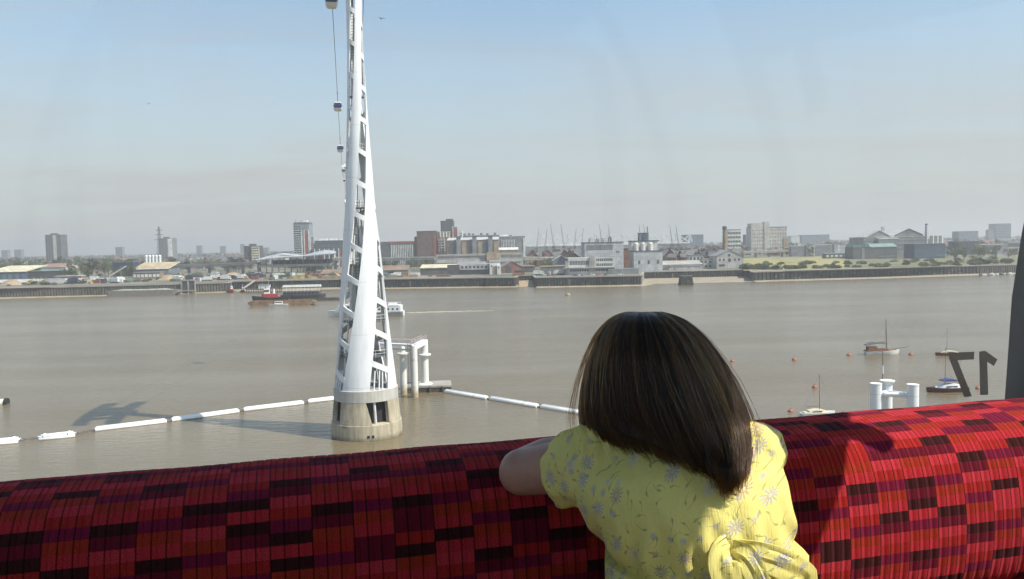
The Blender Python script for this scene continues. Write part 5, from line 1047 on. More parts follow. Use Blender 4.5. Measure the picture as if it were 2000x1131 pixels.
yard(digger('yellow'), [(55, 660, .4, 'yellow excavator beside the grey heaps'), (357, 735, 2.8, 'yellow excavator with raised boom above the dock gate'), (84, 655, 2.5, 'yellow excavator at the left wall')], 'yellow excavators')
yard(pile_timber('tan'), [(640, 655, 0, 'tan stack of boards at the tower foot'), (660, 657, .1, 'second tan stack of boards at the tower foot'), (768, 652, 0, 'tan stack right of the lattice tower'), (808, 650, 0, 'tan stack along the quay edge')], 'stacks of boards')
yard(pile_timber('rust'), [(872, 645, 0, 'pink-brown stack in front of the cream-roofed shed'), (860, 646, .1, 'second pink-brown stack in front of the cream-roofed shed'), (1010, 630, .1, 'brown stack at the slipway corner')], 'brown stacks')
CCOL = ('white', 'red', 'slate', 'navy', 'palegrey', 'steel')
CPX = [(1066, 622), (1073, 621), (1082, 622), (1124, 606), (1131, 605), (1138, 606), (1160, 605), (1167, 606), (1183, 604), (1300, 690), (1308, 692), (1318, 690), (1212, 606), (1676, 770), (1690, 772), (1742, 770)]
cs = {}
for i, (px, D) in enumerate(CPX):
    m = CCOL[i % 6]; src = cs.get(m); o = copy_tree(src) if src else car(m); cs.setdefault(m, o); a = at(px, 540, D); o.location = (a.x, a.y, GZ); o.rotation_euler = (0, 0, .1 + (i % 3) * .6)
    nm = {'white': 'white', 'red': 'red', 'slate': 'dark grey', 'navy': 'dark blue', 'palegrey': 'light grey', 'steel': 'silver'}[m]; spot = 'right of the slipway' if px < 1100 else 'below the white office block' if px < 1250 else 'by the long low warehouse' if px < 1400 else 'below the green-roofed shed'
    tag(o, 'tiny %s car parked %s' % (nm, spot), None, 'tiny %s cars parked %s' % (nm, spot))
def wharf_crane():
    p = at(531, 545, 650); t = thing('mobile_crane', 'blue-grey jib crane standing on the quay behind the jetty', 'crane', (p.x, p.y, GZ)); MB().box(-2, 2, -1.5, 1.5, .8, 2.6).build('carrier', C['bluegrey'], t); MB().bar((0, 0, 2.6), (.6, 0, 13), .7, .7).build('jib', C['bluegrey'], t); MB().box(-1.4, .6, -1, 1, 2.6, 4.2).build('cab', C['navy'], t)
    for x in (-1.3, 1.3): MB().box(x - .5, x + .5, -1.7, 1.7, 0, .8).build('wheel_set', C['dark'], t)
wharf_crane()

# the crowded yard between dock gate and batching tower, and along the quay
YS = {'white lorry': None, 'red container': None, 'white container': None, 'yellow skip': None, 'blue lorry': None, 'rusty skip': None}
SRC = [('lorry', 'white'), ('shipping_container', 'red'), ('shipping_container', 'white'), ('waste_skip', 'yellow'), ('lorry', 'navy'), ('waste_skip', 'rust'), ('shipping_container', 'teal'), ('parked_car', 'white'), ('parked_car', 'slate'), ('parked_car', 'red')]
def find_src(kind, colour):
    for o in list(S.objects):
        if o.parent is None and o.name.split('.')[0] == kind:
            for ch in o.children:
                if ch.type == 'MESH' and ch.data.materials and ch.data.materials[0] == C[colour]: return o
pool = [(k_, c_, find_src(k_, c_)) for k_, c_ in SRC]; pool = [p for p in pool if p[2]]
ry = random.Random(44)
for q, (n_, x0, x1, D0, D1, wh) in enumerate(((58, 336, 640, 655, 790, 'in the crowded yard '), (16, 745, 818, 648, 700, 'on the quay right of the lattice tower'), (14, 140, 260, 650, 740, 'on the left wharf '), (10, 1050, 1105, 620, 700, 'on the quay right of the slipway'))):
    for k in range(n_):
        kd, c_, src = pool[ry.randrange(len(pool))]; px = ry.uniform(x0, x1); o = copy_tree(src); a = at(px, 540, ry.uniform(D0, D1)); o.location = (a.x, a.y, GZ); o.rotation_euler = (0, 0, ry.uniform(-.4, .4) + ry.choice((0, 0, pi, 1.5)))
        cn = {'navy': 'dark blue', 'rust': 'rusty', 'teal': 'green', 'slate': 'dark grey'}.get(c_, c_); kn = {'shipping_container': 'container', 'waste_skip': 'skip', 'parked_car': 'car'}.get(kd, kd)
        tag(o, 'small %s %s %s' % (cn, kn, wh + (where(px) if wh.endswith(' ') else '')), None, 'small %s %ss %s' % (cn, kn, wh.strip()))
# ------------------------------------------------------------------ trees, bushes, field
def leaf_mat(name, c):
    m = mat(name, c, .75, .45, 1.1); return m
L1 = leaf_mat('leaves_mid', (.075, .095, .035)); L2 = leaf_mat('leaves_dark', (.050, .068, .030)); L3 = leaf_mat('leaves_olive', (.105, .110, .045)); M_bark = mat('bark', (.10, .08, .06), .9, .3, 2.0)
def tree_src(h, w, m, seed, clumps=16, leaves=34):
    r_ = random.Random(seed); t = thing('broadleaf_tree', 'x', 'tree'); b = MB()
    b.path([(0, 0, -.3), (.15, .1, h * .25), (.1, -.1, h * .55)], [h * .03, h * .024, h * .012], 6)
    cen = []
    for k in range(clumps):
        a = r_.uniform(0, 2 * pi); f = r_.random() ** .6; z = h * r_.uniform(.32, .92); rad = w * .5 * f * sqrt(max(.08, 1 - ((z / h - .6) / .42) ** 2)); c = Vector((rad * cos(a), rad * sin(a), z)); cen.append((c, w * r_.uniform(.13, .24)))
        if k % 2 == 0: b.path([(.1, 0, h * r_.uniform(.25, .5)), tuple(c * .7 + Vector((0, 0, h * .1))), tuple(c)], [h * .011, h * .007, h * .003], 4)
    b.build('trunk', M_bark, t); cr = MB(); s0 = h * .042
    for c, rc in cen:
        for k in range(leaves):
            d = Vector((r_.gauss(0, 1), r_.gauss(0, 1), r_.gauss(0, .8))).normalized() * rc * r_.random() ** .4; p = c + d; u = Vector((r_.gauss(0, 1), r_.gauss(0, 1), r_.gauss(0, 1))).normalized(); v = u.orthogonal().normalized(); s = s0 * r_.uniform(.6, 1.3)
            cr.add([p - u * s, p + v * s * .6, p + u * s, p - v * s * .6], [(0, 1, 2, 3)])
    cr.build('crown', m, t, False, False); return t
def bush_src(h, w, m, seed):
    r_ = random.Random(seed); t = thing('bush', 'x', 'bush'); b = MB()
    for k in range(6): a = r_.uniform(0, 2 * pi); b.path([(0, 0, -.1), (.3 * w * cos(a) * .5, .3 * w * sin(a) * .5, h * .4), (.34 * w * cos(a), .34 * w * sin(a), h * .75)], [.09, .06, .03], 4)
    b.build('stems', M_bark, t); cr = MB()
    for k in range(330):
        a = r_.uniform(0, 2 * pi); f = r_.random() ** .5; z = h * (.08 + .9 * r_.random() * sqrt(max(0.05, 1 - f * f * .9))); p = Vector((w * .5 * f * cos(a), w * .5 * f * sin(a), z)); u = Vector((r_.gauss(0, 1), r_.gauss(0, 1), r_.gauss(0, 1))).normalized(); v = u.orthogonal().normalized(); s = .38 * r_.uniform(.6, 1.3)
        cr.add([p - u * s, p + v * s * .7, p + u * s, p - v * s * .7], [(0, 1, 2, 3)])
    cr.build('crown', m, t, False, False); return t
TS = [tree_src(13, 12, L1, 1), tree_src(11, 11, L2, 2), tree_src(15, 12, L1, 3), tree_src(9, 9, L3, 4)]
BS = [bush_src(3.2, 6.5, L3, 5), bush_src(2.4, 5, L1, 6), bush_src(4.0, 8, L2, 8)]
used = set()
def plant(src, px, D, label, group, s=1.0):
    if 'tree' in label: label = ('slender mid-green ', 'dark green ', 'tall mid-green ', 'small olive ')[TS.index(src)] + label
    else: label = ('olive ', 'small green ', 'large dark ')[BS.index(src)] + label
    lab0 = label
    if px < 700 or px > 1280: label = (label.split(' behind the')[0].split(' on the')[0].split(' along the')[0].split(' among the')[0].split(' around the')[0].split(' right of')[0].split(' left of')[0].split(' between the')[0].split(' below the')[0] + (' at the river wall ' if D < 690 and px > 1400 else ' on the wharf ' if D < 760 and px < 700 else ' ' ) + where(px)).replace('  ', ' ')
    group = label
    o = copy_tree(src) if id(src) in used else src; used.add(id(src)); a = at(px, 500, D); o.location = (a.x, a.y, GZ - .1); k = s * rnd.uniform(.8, 1.25); o.scale = (k * rnd.uniform(.85, 1.2), k, k * rnd.uniform(.85, 1.15)); o.rotation_euler = (0, 0, rnd.uniform(0, 6.28)); tag(o, label, None, group)
for k in range(90): plant(TS[k % 4], rnd.uniform(-20, 345), rnd.uniform(930, 1500), 'tree in the dark green belt behind the left-hand wharves', 'trees behind the left-hand wharves', 1.1)
for k in range(18): plant(TS[k % 4], rnd.uniform(125, 260), rnd.uniform(760, 860), 'tree between the blue warehouse and the cream-roofed shed', 'trees beside the blue sheds', .85)
for k in range(8): plant(TS[k % 4], rnd.uniform(435, 475), rnd.uniform(980, 1080), 'tree left of the dark and cream flats', 'trees left of the flats', 1.0)
for k in range(16): plant(TS[k % 4], rnd.uniform(742, 830), rnd.uniform(900, 960), 'tree below the glass hotel with the red band', 'trees below the hotel', .8)
for k in range(14): plant(TS[k % 4], rnd.uniform(1055, 1110), rnd.uniform(735, 830), 'tree among the houses behind the slipway', 'trees behind the slipway', .7)
for k in range(44): plant(TS[k % 4], rnd.uniform(1290, 1440), rnd.uniform(850, 1300), 'tree among the terraces right of the factories', 'trees among the terraces', .8)
for k in range(40): plant(TS[k % 4], rnd.uniform(1540, 1960), rnd.uniform(980, 1700), 'hazy tree around the refinery', 'trees around the refinery', 1.0)
for k in range(20): plant(TS[(k + 1) % 4], rnd.uniform(1850, 1990), rnd.uniform(760, 980), 'tree right of the refinery stores', 'trees right of the refinery', .9)
for k in range(70): plant(BS[k % 3], rnd.uniform(1480, 1960) if k > 14 else rnd.uniform(1490, 1640), rnd.uniform(645, 790) if k > 14 else rnd.uniform(645, 690), 'low bush on the wasteland below the refinery', 'bushes on the wasteland', .9)
for k in range(26): plant(BS[k % 3], rnd.uniform(1510, 1920), rnd.uniform(648, 680), 'low bush along the top of the right-hand river wall', 'bushes along the right wall', .8)
for k in range(8): plant(BS[k % 3], 1452 + 3.5 * k + rnd.uniform(-1, 1), rnd.uniform(655, 690), 'dark bush right of the gabled white house', 'bushes beside the gabled house', 1.1)
for k in range(40): plant(BS[k % 3], rnd.uniform(0, 345), rnd.uniform(640, 740), 'scrubby bush on the left-hand wharf', 'scrub on the left wharf', .7)
for k in range(16): plant(BS[k % 3], rnd.uniform(1890, 1990), rnd.uniform(665, 720), 'bush on the overgrown wall at the far right', 'bushes on the far right wall', 1.0)
for k in range(46): plant(TS[k % 4], rnd.uniform(330, 660), rnd.uniform(880, 1250), 'tree behind the railway viaduct left of the tower', 'trees behind the viaduct', .85)
for k in range(26): plant(BS[k % 3], rnd.uniform(330, 620), rnd.uniform(720, 810), 'scrubby bush below the railway viaduct left of the tower', 'scrub below the viaduct', 1.0)
for k in range(20): plant(TS[k % 4], rnd.uniform(1455, 1680), rnd.uniform(1110, 1250), 'tree behind the viaduct beyond the yellow field', 'trees behind the field viaduct', .7)
# far woods and roofs reading as one mass on the horizon
def far_wood(x0, x1, D0, D1, n, seed, name, label, h):
    r_ = random.Random(seed); b = MB()
    for k in range(n):
        D = r_.uniform(D0, D1); px = r_.uniform(x0, x1); c = at(px, 480, D); w = r_.uniform(8, 20); hh = h * r_.uniform(.5, 1.2)
        for q in range(7):
            p = Vector((c.x + r_.uniform(-w, w), c.y + r_.uniform(-w, w), GZ + hh * r_.uniform(.2, .9))); u = Vector((r_.gauss(0, 1), r_.gauss(0, .5), r_.gauss(0, 1))).normalized(); v = u.orthogonal().normalized(); s = r_.uniform(2.5, 5)
            b.add([p - u * s, p + v * s, p + u * s, p - v * s, p + u.cross(v) * s * .7], [(0, 1, 4), (1, 2, 4), (2, 3, 4), (3, 0, 4)])
    o = b.build(name, L2, None, False, False); tag(o, label, 'woodland', None, 'stuff')
far_wood(-60, 1010, 1700, 4200, 900, 21, 'far_woodland', 'hazy woodland and gardens along the left horizon', 11)
far_wood(1010, 2100, 1600, 4200, 900, 22, 'far_woodland', 'hazy woodland along the right horizon', 12)
def far_roofs(x0, x1, D0, D1, n, seed, label):
    r_ = random.Random(seed); b = MB()
    for k in range(n):
        D = r_.uniform(D0, D1); c = at(r_.uniform(x0, x1), 480, D); w, d, h = r_.uniform(5, 16), r_.uniform(5, 9), r_.uniform(5, 9); M = Matrix.Translation((c.x, c.y, GZ)) @ Matrix.Rotation(r_.uniform(-.6, .6), 4, 'Z'); b.m = r_.choice((0, 0, 1, 2, 3, 3))
        b.box(-w, w, -d, d, 0, h, M); b.m = r_.choice((1, 2, 2)); b.add([M @ Vector(v) for v in ((-w, -d - .3, h), (w, -d - .3, h), (w, 0, h + 3), (-w, 0, h + 3), (w, d + .3, h), (-w, d + .3, h))], [(0, 1, 2, 3), (3, 2, 4, 5)])
    o = b.build('far_housing', [C['pale'], C['brick'], C['slate'], C['offwhite']], None, False, True); tag(o, label, 'housing', None, 'stuff')
far_roofs(-40, 1010, 1400, 3600, 420, 31, 'distant rooftops fading into haze on the left'); far_roofs(1010, 2080, 1400, 3400, 320, 32, 'distant rooftops fading into haze on the right')
# the yellow field: mown grass sheet with a bank, and a pale track
M_grass = mat('dry_grass', (.29, .25, .105), .9, .3, .05, dirt=((.13, .15, .055), .03, .55)); M_scrub = mat('scrub_ground', (.15, .15, .07), .9, .35, .05)
def field():
    b = MB(); q = [(1452, 640), (1650, 650), (1662, 860), (1610, 1060), (1452, 1040)]; v = [at(px, 500, D) for px, D in q]; b.add([(a.x, a.y, GZ + .05) for a in v], [(0, 1, 2, 3, 4)]); tag(b.build('grass_field', M_grass), kind='structure')
    b = MB(); q = [(1651, 650), (1990, 690), (2010, 860), (1663, 860)]; v = [at(px, 500, D) for px, D in q]; b.add([(a.x, a.y, GZ + .06) for a in v], [(0, 1, 2, 3)]); tag(b.build('scrub_ground', M_scrub), kind='structure')
    b = MB(); q = [(1480, 628), (1740, 634), (1740, 640), (1480, 636)]; v = [at(px, 500, D) for px, D in q]; b.add([(a.x, a.y, GZ + .09) for a in v], [(0, 1, 2, 3)]); tag(b.build('quay_path', mat('pale_path', (.42, .38, .31), .9, .2)), kind='structure')
field()
def rocks():
    r_ = random.Random(9); 
    for k in range(14):
        p = on(1916 + 4.4 * k, 538 - .15 * k + r_.uniform(-.5, .5)); b = MB(); n = 8; s = r_.uniform(1.2, 2.6)
        b.loft([[(s * f * cos(2 * pi * i / n) * r_.uniform(.8, 1.2), s * f * .7 * sin(2 * pi * i / n) * r_.uniform(.8, 1.2), z * s) for i in range(n)] for f, z in ((1, -.2), (1.0, .3), (.6, .7), (.2, .85))]); o = b.build('shore_rock', C['pale'] if k % 3 else C['olive']); o.location = (p.x, p.y, 0); tag(o, '%s %s rock on the far right shore' % ('olive' if k % 3 == 0 else 'pale', 'larger' if s > 1.9 else 'smaller'), 'rock', 'rocks on the right shore')
rocks()
# ------------------------------------------------------------------ the cabin we look out of
CABROT = R(14.27); FLOOR = -1.15; CZ = EYE.z + FLOOR
def cl(s, n, z): return (s, n, z - FLOOR)          # cabin coordinates: along the bench, outward, height from the eye
SIDE = [(-1.15, 1.12), (-.6, 1.26), (-.27, 1.318), (0, 1.352), (.2, 1.345), (.50, 1.24), (.84, 1.08), (.98, .80)]
LEFT0 = .27                                        # the cabin's middle line sits this far to the right of the eye
CORNER = [(-1.15, 1.2), (-.6, 1.34), (-.34, 1.415), (-.27, 1.42), (-.12, 1.43), (0, 1.452), (.2, 1.50), (.86, 1.58), (1.0, 1.50)]
def side_s(z, sgn, n=0.0):           # the corners stand wider than the doors, whose tops curve in
    k = min(1, max(0, (abs(n) - .72) / .55)); w = (1 - k) * lerp_table(SIDE, z) + k * lerp_table(CORNER, z) - LEFT0; return LEFT0 + sgn * w
NB, NF = -1.02, 1.30
M_shell = mat('cabin_dark_lining', (0.05, 0.05, 0.05), 0.6, 0.12, 4.0)
M_post = mat('cabin_grey_post', (0.105, 0.105, 0.10), 0.55, 0.1, 6.0)
M_rubber = mat('black_rubber_seal', (0.012, 0.012, 0.012), 0.7, 0.1, 6.0)
M_ceil = mat('cabin_roof_lining', (0.13, 0.13, 0.125), 0.7, 0.1, 4.0)
M_floor = mat('cabin_floor', (0.06, 0.06, 0.058), 0.8, 0.2, 8.0)
def glass_material():
    m = bpy.data.materials.new('cabin_glazing'); m.use_nodes = True; nt = m.node_tree; nt.nodes.clear(); N = nt.nodes.new; L = nt.links.new
    out = N('ShaderNodeOutputMaterial'); tr = N('ShaderNodeBsdfTransparent'); tr.inputs[0].default_value = (0.985, 0.99, 0.985, 1)
    gl = N('ShaderNodeBsdfGlossy'); gl.inputs['Roughness'].default_value = 0.02; gl.inputs[0].default_value = (1, 1, 1, 1)
    fc = N('ShaderNodeLayerWeight'); fc.inputs['Blend'].default_value = .5; pw = N('ShaderNodeMath'); pw.operation = 'POWER'; pw.inputs[1].default_value = 5; L(fc.outputs['Facing'], pw.inputs[0])
    lw = N('ShaderNodeMath'); lw.operation = 'MULTIPLY_ADD'; lw.inputs[1].default_value = .6; lw.inputs[2].default_value = .012; L(pw.outputs[0], lw.inputs[0])
    mx = N('ShaderNodeMixShader'); L(lw.outputs[0], mx.inputs[0]); L(tr.outputs[0], mx.inputs[1]); L(gl.outputs[0], mx.inputs[2])
    # a thin film of wiped-in dirt, streaked up and down
    tc = N('ShaderNodeTexCoord'); mp = N('ShaderNodeMapping'); mp.inputs['Scale'].default_value = (7, 7, .55); mp.inputs['Rotation'].default_value = (0, .06, 0); L(tc.outputs['Object'], mp.inputs[0])
    nz = N('ShaderNodeTexNoise'); nz.inputs['Scale'].default_value = 1.5; nz.inputs['Detail'].default_value = 4; nz.inputs['Distortion'].default_value = .4; L(mp.outputs[0], nz.inputs['Vector'])
    mr = N('ShaderNodeMapRange'); mr.inputs['From Min'].default_value = .45; mr.inputs['From Max'].default_value = .8; mr.inputs['To Min'].default_value = .003; mr.inputs['To Max'].default_value = .018; L(nz.outputs['Fac'], mr.inputs['Value'])
    tl = N('ShaderNodeBsdfTranslucent'); tl.inputs[0].default_value = (.8, .8, .8, 1)
    m2 = N('ShaderNodeMixShader'); L(mr.outputs[0], m2.inputs[0]); L(mx.outputs[0], m2.inputs[1]); L(tl.outputs[0], m2.inputs[2]); L(m2.outputs[0], out.inputs[0])
    return m
M_pane = glass_material()
cab = thing('cable_car_cabin', 'dark-framed glazed cabin around the red bench, its post at the right edge', 'cable car cabin', (0, 0, CZ), CABROT)
ZS = [-.34, -.27, -.13, 0, .1, .2, .35, .5, .68, .86]
NPOST = [(-.34, .49), (.86, .49)]
def shell_strip(zs, n0, n1, sgn, m, name, t=.03):
    b = MB(); rings = []
    for z in zs:
        ns = [n0 + (n1 - n0) * k / 4 for k in range(5)]
        rings.append([cl(side_s(z, sgn, n), n, z) for n in ns] + [cl(side_s(z, sgn, n) + sgn * t, n, z) for n in ns[::-1]])
    b.loft(rings); return b.build(name, m, cab)
for sgn in (-1, 1):
    for q0, q1 in ((NB, -.6), (-.6, .6), (.6, NF)):
        shell_strip([-1.15, -.9, -.6, -.45, -.34], q0, q1, sgn, M_shell, 'side_panel', .05)
        shell_strip([.86, .93, 1.0], q0, q1, sgn, M_shell, 'roof_edge', .05)
    for (e0, e1) in ((NB, -1), (-1, 1), (1, NF)):
        b = MB(); rings = []
        for z in [z for z in ZS if z <= .5 or e1 != NF]:
            q = lerp_table(NPOST, z); a = e0 + .03 if e0 == NB else e0 * q * (1 if e0 > 0 else .45) + .032; c_ = e1 - .03 if e1 == NF else e1 * q * (1 if e1 > 0 else .45) - .032
            ns = [a + (c_ - a) * k / 4 for k in range(5)]; rings.append([cl(side_s(z, sgn, n), n, z) for n in ns] + [cl(side_s(z, sgn, n) + sgn * .006, n, z) for n in ns[::-1]])
        b.loft(rings).build('side_pane', M_pane, cab)
    shell_strip([.502, .6, .72, .858], .523, NF - .03, sgn, M_shell, 'quarter_light_header', .045)
    for e in (-1, 1):
        b = MB(); rings = []
        for z in [-.34, -.2, -.1] + ZS[3:]:
            q = lerp_table(NPOST, z) * e * (1 if e > 0 else .45); rings.append([cl(side_s(z, sgn, n) + sgn * d, n, z) for n, d in ((q - .03, -.012), (q + .03, -.012), (q + .03, .03), (q - .03, .03))])
        b.loft(rings).build('door_post', M_post, cab)
rn = [NB, -.8, -.6, 0, .6, .75, .9, 1.05, NF]
MB().loft([[cl(side_s(1.0, -1, n) - .05, n, 1.0), cl(side_s(1.0, 1, n) + .05, n, 1.0), cl(side_s(1.0, 1, n) + .03, n, 1.06), cl(side_s(1.0, -1, n) - .03, n, 1.06)] for n in rn]).build('roof', M_ceil, cab)
MB().box(-.62, 1.16, NB, NF, -.06, 0.0).build('floor', M_floor, cab)
def end_wall(n, name):
    sg = 1 if n > 0 else -1
    b = MB(); low = [-1.15, -.9, -.6, -.345]
    rings = [[cl(side_s(z, -1, n), n, z), cl(side_s(z, 1, n), n, z), cl(side_s(z, 1, n), n + sg * .05, z), cl(side_s(z, -1, n), n + sg * .05, z)] for z in low]
    b.loft(rings).build('end_panel', M_shell, cab)
    rings = [[cl(side_s(z, -1, n), n, z), cl(side_s(z, 1, n), n, z), cl(side_s(z, 1, n), n + sg * .05, z), cl(side_s(z, -1, n), n + sg * .05, z)] for z in (.86, 1.0)]
    MB().loft(rings).build('end_header', M_shell, cab)
    rings = [[cl(side_s(z, -1, n) + .03, n, z), cl(side_s(z, 1, n) - .03, n, z), cl(side_s(z, 1, n) - .03, n + sg * .006, z), cl(side_s(z, -1, n) + .03, n + sg * .006, z)] for z in ZS]
    MB().loft(rings).build('end_pane', M_pane, cab)
    for sgn in (-1, 1):
        rings = [[cl(side_s(z, sgn, n) - sgn * .035, n - sg * .02, z), cl(side_s(z, sgn, n) + sgn * .05, n - sg * .02, z), cl(side_s(z, sgn, n) + sgn * .05, n + sg * .06, z), cl(side_s(z, sgn, n) - sgn * .035, n + sg * .06, z)] for z in ZS]
        autosmooth(MB().loft(rings).build('corner_post', M_post, cab), 30)
        rings = [[cl(side_s(z, sgn, n) - sgn * .017, n - sg * .024, z), cl(side_s(z, sgn, n) + sgn * .06, n - sg * .024, z), cl(side_s(z, sgn, n) + sgn * .06, n + sg * .07, z), cl(side_s(z, sgn, n) - sgn * .017, n + sg * .07, z)] for z in (-.345, -.27, -.232)]
        MB().loft(rings).build('post_shoe', M_rubber, cab)
end_wall(NF, 'front'); end_wall(NB, 'rear')
# window numerals, read from outside: so mirrored from in here
M_dec = mat('numeral_vinyl', (0.06, 0.057, 0.052), 0.7, 0.08, 20.0)
def glassp(px, py, n):
    d = ray(px, py); nv = Vector((-sin(CABROT), cos(CABROT), 0)); p = d * (n / d.dot(nv)); q = Matrix.Rotation(-CABROT, 3, 'Z') @ p; return (q.x, q.z - FLOOR)
for nm, poly in (('numeral_seven', [(1853, 689), (1903, 687), (1902, 702), (1870, 703.5), (1898, 774), (1884, 775.5), (1855, 702)]), ('numeral_one', [(1913, 687), (1924, 685), (1948, 702), (1941, 715), (1928, 706), (1930, 771), (1915, 771.5)])):
    MB().prism([glassp(x, y, NF + .007) for x, y in poly], NF + .0068, NF + .0078).build(nm, M_dec, cab)
# unseen handle shape, added to cast the small rounded shadow on the backrest
MB().path([cl(1.235, .75, .53), cl(1.225, .775, .49), cl(1.225, .80, .43), cl(1.235, .815, .36), cl(1.245, .80, .31)], [.018, .026, .030, .030, .018], 10).build('shadow_caster', M_rubber, cab, True)

# ------------------------------------------------------------------ bench with patterned moquette
CW, RH = 0.052, 0.0158
def moquette():
    m = bpy.data.materials.new('red_check_moquette'); m.use_nodes = True; nt = m.node_tree; N = nt.nodes.new; L = nt.links.new
    b = nt.nodes['Principled BSDF']; b.inputs['Roughness'].default_value = 0.95; b.inputs['Specular IOR Level'].default_value = 0.15
    b.inputs['Sheen Weight'].default_value = 0.12; b.inputs['Sheen Tint'].default_value = (1, .25, .35, 1); b.inputs['Sheen Roughness'].default_value = .5
    uv = N('ShaderNodeUVMap'); sp = N('ShaderNodeSeparateXYZ'); L(uv.outputs[0], sp.inputs[0])
    def math(op, a, b_=None, c=None):
        n = N('ShaderNodeMath'); n.operation = op
        for i, v in enumerate((a, b_, c)):
            if v is None: continue
            if isinstance(v, (int, float)): n.inputs[i].default_value = v
            else: L(v, n.inputs[i])
        return n.outputs[0]
    # slightly woolly cell borders
    nz = N('ShaderNodeTexNoise'); nz.inputs['Scale'].default_value = 26; nz.inputs['Detail'].default_value = 2; L(uv.outputs[0], nz.inputs['Vector'])
    wob = math('MULTIPLY_ADD', nz.outputs['Fac'], .16, -.08)
    col = math('FLOOR', sp.outputs['X']); row = math('FLOOR', math('ADD', sp.outputs['Y'], wob))
    cb = N('ShaderNodeCombineXYZ'); L(col, cb.inputs[0]); L(row, cb.inputs[1])
    wn = N('ShaderNodeTexWhiteNoise'); wn.noise_dimensions = '3D'; L(cb.outputs[0], wn.inputs['Vector'])
    wc = N('ShaderNodeTexWhiteNoise'); wc.noise_dimensions = '1D'; L(col, wc.inputs['W'])
    ph = math('FRACT', math('MULTIPLY', math('ADD', math('MULTIPLY_ADD', col, 3.0, row), math('FLOOR', math('MULTIPLY', wc.outputs['Value'], 2.2))), 1 / 7.0))
    ph = math('ADD', ph, .02)
    pick = math('GREATER_THAN', wn.outputs['Value'], .80)
    ph2 = math('ADD', math('MULTIPLY', ph, math('SUBTRACT', 1, pick)), math('MULTIPLY', pick, math('FRACT', math('MULTIPLY', wn.outputs['Value'], 47.0))))
    rp = N('ShaderNodeValToRGB'); rp.color_ramp.interpolation = 'CONSTANT'; el = rp.color_ramp.elements
    cols = [(0.036, 0.007, 0.006), (0.43, 0.022, 0.029), (0.33, 0.026, 0.011), (0.17, 0.007, 0.032), (0.35, 0.017, 0.013), (0.47, 0.030, 0.040), (0.13, 0.006, 0.017)]
    el[0].position = 0; el[0].color = (*cols[0], 1); el[1].position = 1 / 7; el[1].color = (*cols[1], 1)
    for k in range(2, 7): e = el.new(k / 7); e.color = (*cols[k], 1)
    L(ph2, rp.inputs[0])
    # pile: grain, and the thin dark welt between strips
    fn = N('ShaderNodeTexNoise'); fn.inputs['Scale'].default_value = 19; fn.inputs['Detail'].default_value = 3; L(uv.outputs[0], fn.inputs['Vector'])
    gr = N('ShaderNodeMapRange'); gr.inputs['From Min'].default_value = .3; gr.inputs['From Max'].default_value = .7; gr.inputs['To Min'].default_value = .5; gr.inputs['To Max'].default_value = 1.55; L(fn.outputs['Fac'], gr.inputs['Value'])
    st = math('ABSOLUTE', math('SUBTRACT', math('FRACT', math('MULTIPLY', sp.outputs['X'], 3.0)), .5))
    welt = math('MULTIPLY_ADD', math('GREATER_THAN', st, .44), -.72, 1.0)
    vm = N('ShaderNodeVectorMath'); vm.operation = 'SCALE'; L(rp.outputs[0], vm.inputs[0]); L(math('MULTIPLY', gr.outputs[0], welt), vm.inputs['Scale'])
    L(vm.outputs[0], b.inputs['Base Color'])
    bp = N('ShaderNodeBump'); bp.inputs['Strength'].default_value = .8; bp.inputs['Distance'].default_value = .002; L(fn.outputs['Fac'], bp.inputs['Height']); L(bp.outputs[0], b.inputs['Normal'])
    return m
M_moq = moquette()
bench = thing('bench_seat', 'bench with red chequered moquette back running across the foreground', 'bench seat', (0, 0, CZ), CABROT)
def padded(name, prof, s0, s1, parent, m, voff=0.0):
    """a padded roll: profile in outward/height, strips with sunk welts along the bench"""
    P_ = [Vector((n, z)) for n, z in prof]; fine = []
    for i in range(len(P_) - 1):
        p0, p1, p2, p3 = P_[max(i - 1, 0)], P_[i], P_[i + 1], P_[min(i + 2, len(P_) - 1)]
        for k in range(5):
            t = k / 5; fine.append(.5 * ((2 * p1) + (p2 - p0) * t + (2 * p0 - 5 * p1 + 4 * p2 - p3) * t * t + (3 * p1 - p0 - 3 * p2 + p3) * t ** 3))
    fine.append(P_[-1]); arc = [0]
    for a, b_ in zip(fine, fine[1:]): arc.append(arc[-1] + (b_ - a).length)
    sw = CW / 3; ns = int((s1 - s0) / sw); us = []
    for k in range(ns): us += [(s0 + k * sw, -.0014), (s0 + (k + .07) * sw, 0), (s0 + (k + .5) * sw, .00015), (s0 + (k + .93) * sw, 0)]
    us.append((s0 + ns * sw, -.0014)); vs = []; uvs = []
    for i, p in enumerate(fine):
        t = (fine[min(i + 1, len(fine) - 1)] - fine[max(i - 1, 0)]).normalized(); nn = Vector((t.y, -t.x)) * -1
        for s, d in us:
            wv = .0016 * mnoise.noise(Vector((s * 9, arc[i] * 9, 1.3)))
            q = p + nn * (d + wv); vs.append(cl(s, q.x, q.y)); uvs.append((s / CW + 40, arc[i] / RH + voff))
    n = len(us); fs = [(i * n + k, i * n + k + 1, (i + 1) * n + k + 1, (i + 1) * n + k) for i in range(len(fine) - 1) for k in range(n - 1)]
    o = MB().add(vs, fs).build(name, m, parent, True, False); me = o.data; ul = me.uv_layers.new(name='UVMap')
    ul.data.foreach_set('uv', [c for l in me.loops for c in uvs[l.vertex_index]])
    return o
BACK = [(1.15, -.578), (1.085, -.572), (1.052, -.548), (1.042, -.49), (1.045, -.42), (1.058, -.36), (1.087, -.32), (1.13, -.302), (1.185, -.297), (1.225, -.312), (1.24, -.36), (1.24, -.50)]
padded('backrest', BACK, -.86, 1.335, bench, M_moq)
